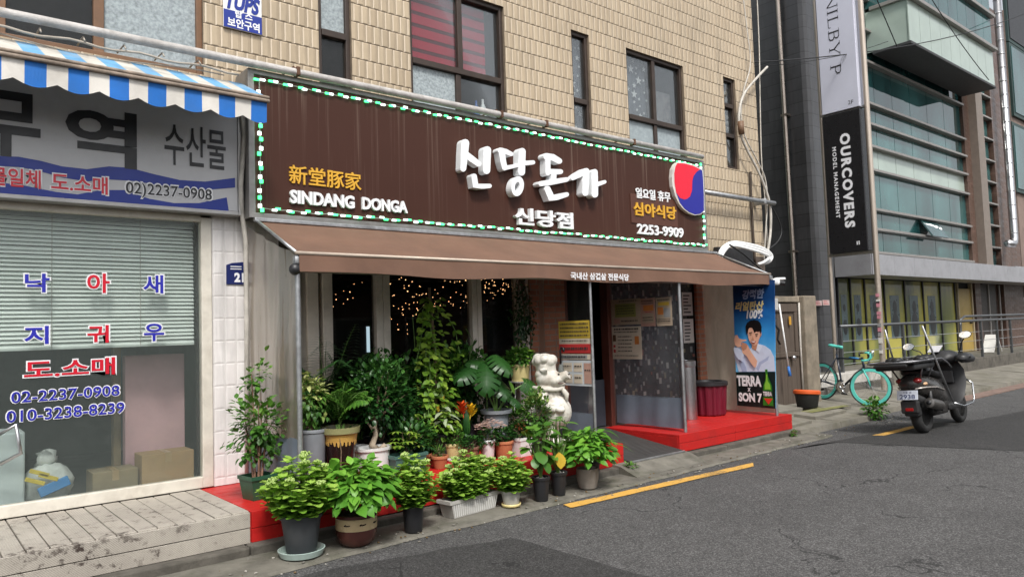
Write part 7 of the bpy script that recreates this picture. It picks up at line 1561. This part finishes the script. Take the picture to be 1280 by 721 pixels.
# rear body shell
b = MB(); b.loft([sect(-.36, .16, .66, .74), sect(-.33, .24, .60, .80), sect(-.22, .34, .52, .83), sect(0, .40, .46, .82), sect(.25, .40, .40, .78), sect(.48, .36, .33, .74), sect(.62, .30, .30, .62)]); build('rear_body', b, M['sc_grey'], sc, True, angle=50)
b = MB(); b.loft([sect(-.34, .20, .50, .60), sect(-.28, .27, .40, .58), sect(-.12, .28, .42, .52)]); build('tail_panel', b, M['sc_blk'], sc, True, angle=50)
b = MB(); b.box(-.385, -.30, -.115, .115, .30, .47, .02); b.box(-.36, -.2, -.09, .09, .26, .33, .02); build('mudguard', b, M['sc_blk'], sc)
b = MB(); b.box(-.395, -.384, -.05, .05, .335, .375, .004); build('reflector', b, pbr('red reflector', (.35, .01, .01), .25), sc)
b = MB(); Mt = Matrix.Translation((-.395, 0, .55)) @ Matrix.Rotation(R(14), 4, 'Y'); b.box(-.006, .006, -.135, .135, -.065, .065, .003, Mt); npl = build('number_plate', b, pbr('pale number plate', (.62, .66, .74), .4, .2), sc)
b = MB(); text_mb(b, '2938', (-.4145, .10, .50), (0, -1, 0), (.24, 0, .97), .2, .062, 0, .02); text_mb(b, '서울 28', (-.396, .055, .572), (0, -1, 0), (.24, 0, .97), .11, .03, 0, .01); build('plate_lettering', b, pbr('plate blue ink', (.02, .035, .12), .5), npl)
for s in (-1, 1):
    b = MB(); b.ball((-.29, .10*s, .735), .075, 12, 8, (.8, .95, .55)); build('tail_light', b, pbr('dark red lens', (.20, .012, .012), .15), sc, True)
    b = MB(); b.ball((-.17, .165*s, .685), .05, 12, 8, (1.3, .5, .5)); build('indicator', b, pbr('pale amber lens', (.60, .38, .22), .15), sc, True)
    b = MB(); b.tube([(-.36, .10*s, .63), (-.2, .185*s, .64), (.1, .212*s, .62), (.4, .195*s, .56)], .010, 8); build('side_trim', b, pbr('pale trim strip', (.52, .48, .44), .3, .5), sc, True)
# seat
b = MB(); b.loft([sect(-.18, .26, .80, .86), sect(-.08, .34, .80, .92), sect(.2, .34, .78, .90), sect(.30, .30, .76, .85), sect(.55, .28, .72, .83), sect(.64, .2, .70, .76)]); build('seat', b, M['sc_seat'], sc, True, angle=50)
# floor board, leg shield, front cowl
b = MB(); b.box(.55, 1.05, -.20, .20, .26, .36, .03); build('floor_board', b, M['sc_blk'], sc)
b = MB(); b.loft([sect(.92, .40, .26, .36), sect(1.02, .48, .34, .52), sect(1.10, .52, .48, .74), sect(1.14, .48, .68, .93), sect(1.14, .34, .86, 1.0)]); build('leg_shield', b, M['sc_blk'], sc, True, angle=50)
b = MB(); b.box(.985, 1.02, -.12, .12, .62, .80, .012, Matrix.Translation((.03, 0, 0))); build('glove_box', b, pbr('worn grey lid', (.05, .05, .052), .5), sc)
b = MB(); b.loft([sect(1.14, .40, .42, .72), sect(1.30, .40, .48, .86), sect(1.46, .28, .55, .86), sect(1.56, .12, .62, .80)]); build('front_cowl', b, M['sc_grey'], sc, True, angle=50)
b = MB(); b.loft([sect(1.16, .16, .36, .46), sect(1.30, .17, .46, .52), sect(1.45, .16, .47, .52), sect(1.62, .12, .38, .43)]); build('front_mudguard', b, M['sc_grey'], sc, True)
for s in (-1, 1): 
    b = MB(); b.tube([(1.22, .075*s, .62), (1.40, .075*s, .235)], .022, 8); build('fork_leg', b, M['galv'], sc, True)
b = MB(); b.ball((1.53, 0, .72), .075, 14, 10, (.6, 1.5, .8)); build('headlight', b, pbr('clear headlight', (.5, .52, .54), .1), sc, True)
# handlebar under a dark cover
r = random.Random(31)
def lumpy(mb, a): mb.v = [(v[0]+r.uniform(-a, a), v[1]+r.uniform(-a, a), v[2]+r.uniform(-a, a)) for v in mb.v]
b = MB(); b.loft([sect(.86, .16, .93, 1.00), sect(.92, .34, .92, 1.07), sect(1.02, .42, .90, 1.11), sect(1.16, .42, .90, 1.10), sect(1.30, .26, .90, 1.04), sect(1.36, .10, .92, .98)]); lumpy(b, .010); b.tube([(.98, -.40, .99), (1.02, -.2, 1.0), (1.02, .2, 1.0), (.98, .40, .99)], .02, 10); build('handlebar', b, M['sc_blk'], sc, True)
for s in (-1, 1):
    b = MB(); b.loft([sect(.84, .06, .95, 1.0), sect(.88, .17, .92, 1.03), sect(1.02, .20, .90, 1.05), sect(1.18, .18, .90, 1.03), sect(1.34, .08, .92, .98)]); b.v = [(v[0], v[1]+.30*s, v[2]) for v in b.v]; lumpy(b, .010); build('hand_muff', b, M['sc_seat'], sc, True)
    mx, my, mz = .97, (.43 if s > 0 else -.37), (1.19 if s > 0 else 1.31)
    b = MB(); b.tube([(1.04, .22*s, 1.0), (1.05, .30*s, mz-.09), (mx+.03, my, mz-.02)], .009, 8); b.loft([[Vector((mx+dx+.022*math.sin(a)*k, my+.085*k*math.cos(a), mz+.055*k*math.sin(a))) for a in [2*math.pi*q/16 for q in range(16)]] for dx, k in ((.055, .4), (.045, .9), (.02, 1.0), (.012, .97))]); mi = build('mirror', b, M['sc_blk'], sc, True, angle=40)
    b = MB(); b.loft([[Vector((mx+dx+.026*math.sin(a)*k, my+.080*k*math.cos(a), mz+.050*k*math.sin(a))) for a in [2*math.pi*q/16 for q in range(16)]] for dx, k in ((.010, 1.0), (.004, .97))]); build('mirror_glass', b, pbr('mirror glass', (.85, .87, .9), .05, 1, .02), mi)
b = MB(); b.box(-.11, .11, -.08, .08, -.006, .006, .003, Matrix.Translation((.98, .06, 1.13)) @ Matrix.Rotation(R(-24), 4, 'Y')); build('phone_tray', b, pbr('pale grey tray', (.5, .5, .52), .4), sc)
# rear carrier: black board on a tube frame with straps and upright rods
b = MB(); b.box(-.78, .10, -.29, .29, .985, 1.0, .006); b.box(-.70, .02, -.26, .26, .90, .98, .03); b.box(-.80, -.70, -.2, .24, .94, .985, .02); ca_ = build('carrier', b, M['sc_blk'], sc)
b = MB()
for s in (-1, 1): b.tube([(-.82, .29*s, 1.01), (.18, .29*s, 1.01)], .012, 8); b.tube([(-.25, .14*s, .76), (-.3, .2*s, .90)], .012, 8); b.tube([(.02, .15*s, .78), (.0, .22*s, .9)], .012, 8)
for x in (-.82, -.5, -.2, .02, .18): b.tube([(x, -.29, 1.01), (x, .29, 1.01)], .009, 8)
b.tube([(.18, -.29, 1.01), (.45, -.27, .93), (.62, -.25, .86)], .012, 8); build('tube_frame', b, pbr('scuffed grey tube', (.22, .22, .23), .4, .8, .2), ca_, True)
b = MB(); r = random.Random(5)
for k in range(11): b.ball((-.45+.11*k, -.18+.36*r.random(), 1.01+.02*r.random()), r.uniform(.05, .09), 8, 6, (1.4, 1, .5))
lumpy(b, .012); build('strap_bundle', b, M['sc_seat'], ca_, True)
for (x, y, x1, y1, z0, z1) in [(.34, -.30, -.37, -.30, .40, 1.47), (-.02, .27, -.15, .28, 1.0, 1.47)]:
    b = MB(); b.tube([(x, y, z0), (x1, y1, z1)], .014, 8); build('upright_rod', b, M['galv'], sc, True)
for s in (-1, 1): b = MB(); b.tube([(.56, .24*s, .36), (.75, .30*s, .30), (1.1, .31*s, .32), (1.17, .31*s, .38), (1.18, .31*s, .60), (1.15, .24*s, .66)], .013, 8); build('crash_bar', b, M['chrome'], sc, True)
b = MB(); Mr = Matrix.Translation((-.2, -.19, .43)) @ Matrix.Rotation(R(100), 4, 'Y'); b.lathe([(0, 0), (.04, 0), (.064, .01), (.07, .03), (.07, .36), (.055, .42), (.02, .46)], (0, 0, 0), 22, Mr); mf = build('exhaust', b, pbr('dull steel exhaust', (.17, .16, .15), .38, .8, .25, 9), sc, True, angle=40)
b = MB(); b.lathe([(.03, -.012), (.032, 0), (0, -.001)], (0, 0, 0), 16, Mr); b.tube([(.2, -.19, .36), (.35, -.14, .28), (.5, -.06, .26)], .022, 8); build('pipe', b, M['black'], mf, True)
b = MB(); b.box(-.06, .5, .07, .15, .18, .34, .03); b.box(.1, .62, -.15, .14, .22, .42, .04); build('engine', b, pbr('grimy engine', (.045, .042, .04), .6, .5, .3, 12), sc)
for s in (-1, 1): 
    b = MB(); b.tube([(-.02, .15*s, .28), (-.06, .17*s, .58)], [.022, .026], 10); build('shock', b, M['sc_blk'], sc, True)
b = MB(); b.tube([(.55, .16, .25), (.50, .26, .02)], .012, 8); build('side_stand', b, M['galv'], sc)
sc.matrix_world = Matrix.Translation((11.0, 4.30, .002)) @ Matrix.Rotation(R(1), 4, 'Z') @ Matrix.Rotation(R(-4), 4, 'X')

# ------------------------------------------------------------------ unseen houses added across the street behind the camera, only to shade and reflect
for k_, (x0, x1, h, c, lab) in enumerate([(-22, -6, 5, (.26, .19, .15), 'unseen brown brick house added opposite the seafood shop to shade and reflect'), (-5.6, 6.5, 3.8, (.38, .36, .33), 'unseen pale rendered house added across from the restaurant to shade and reflect'), (7, 20, 5.2, (.20, .11, .08), 'unseen red brick house added across from the scooter to shade and reflect'), (20.5, 38, 5.5, (.33, .31, .28), 'unseen grey rendered block added across from the office building to shade and reflect')]):
    t = thing('added_house', lab, 'building', ((x0+x1)/2, -7.5, 0)); b = MB(); b.box(x0, x1, -14, -7.5, 0, h); build('wall', b, pbr('facade '+str(k_), c, .85, 0, .15, 1, .2, 30), t)
    n = int((x1-x0)/2.6)
    for fl_ in range(max(1, int(h//2.9))):
        for i in range(n):
            xx = x0+.8+i*2.6; z = .9+fl_*2.85; b = MB(); b.box(xx, xx+1.5, -7.52, -7.44, z, z+1.3); wf = build('window', b, M['mull'], t); b = MB(); b.box(xx+.08, xx+1.42, -7.445, -7.43, z+.08, z+1.22); build('pane', b, M['teal'], wf)
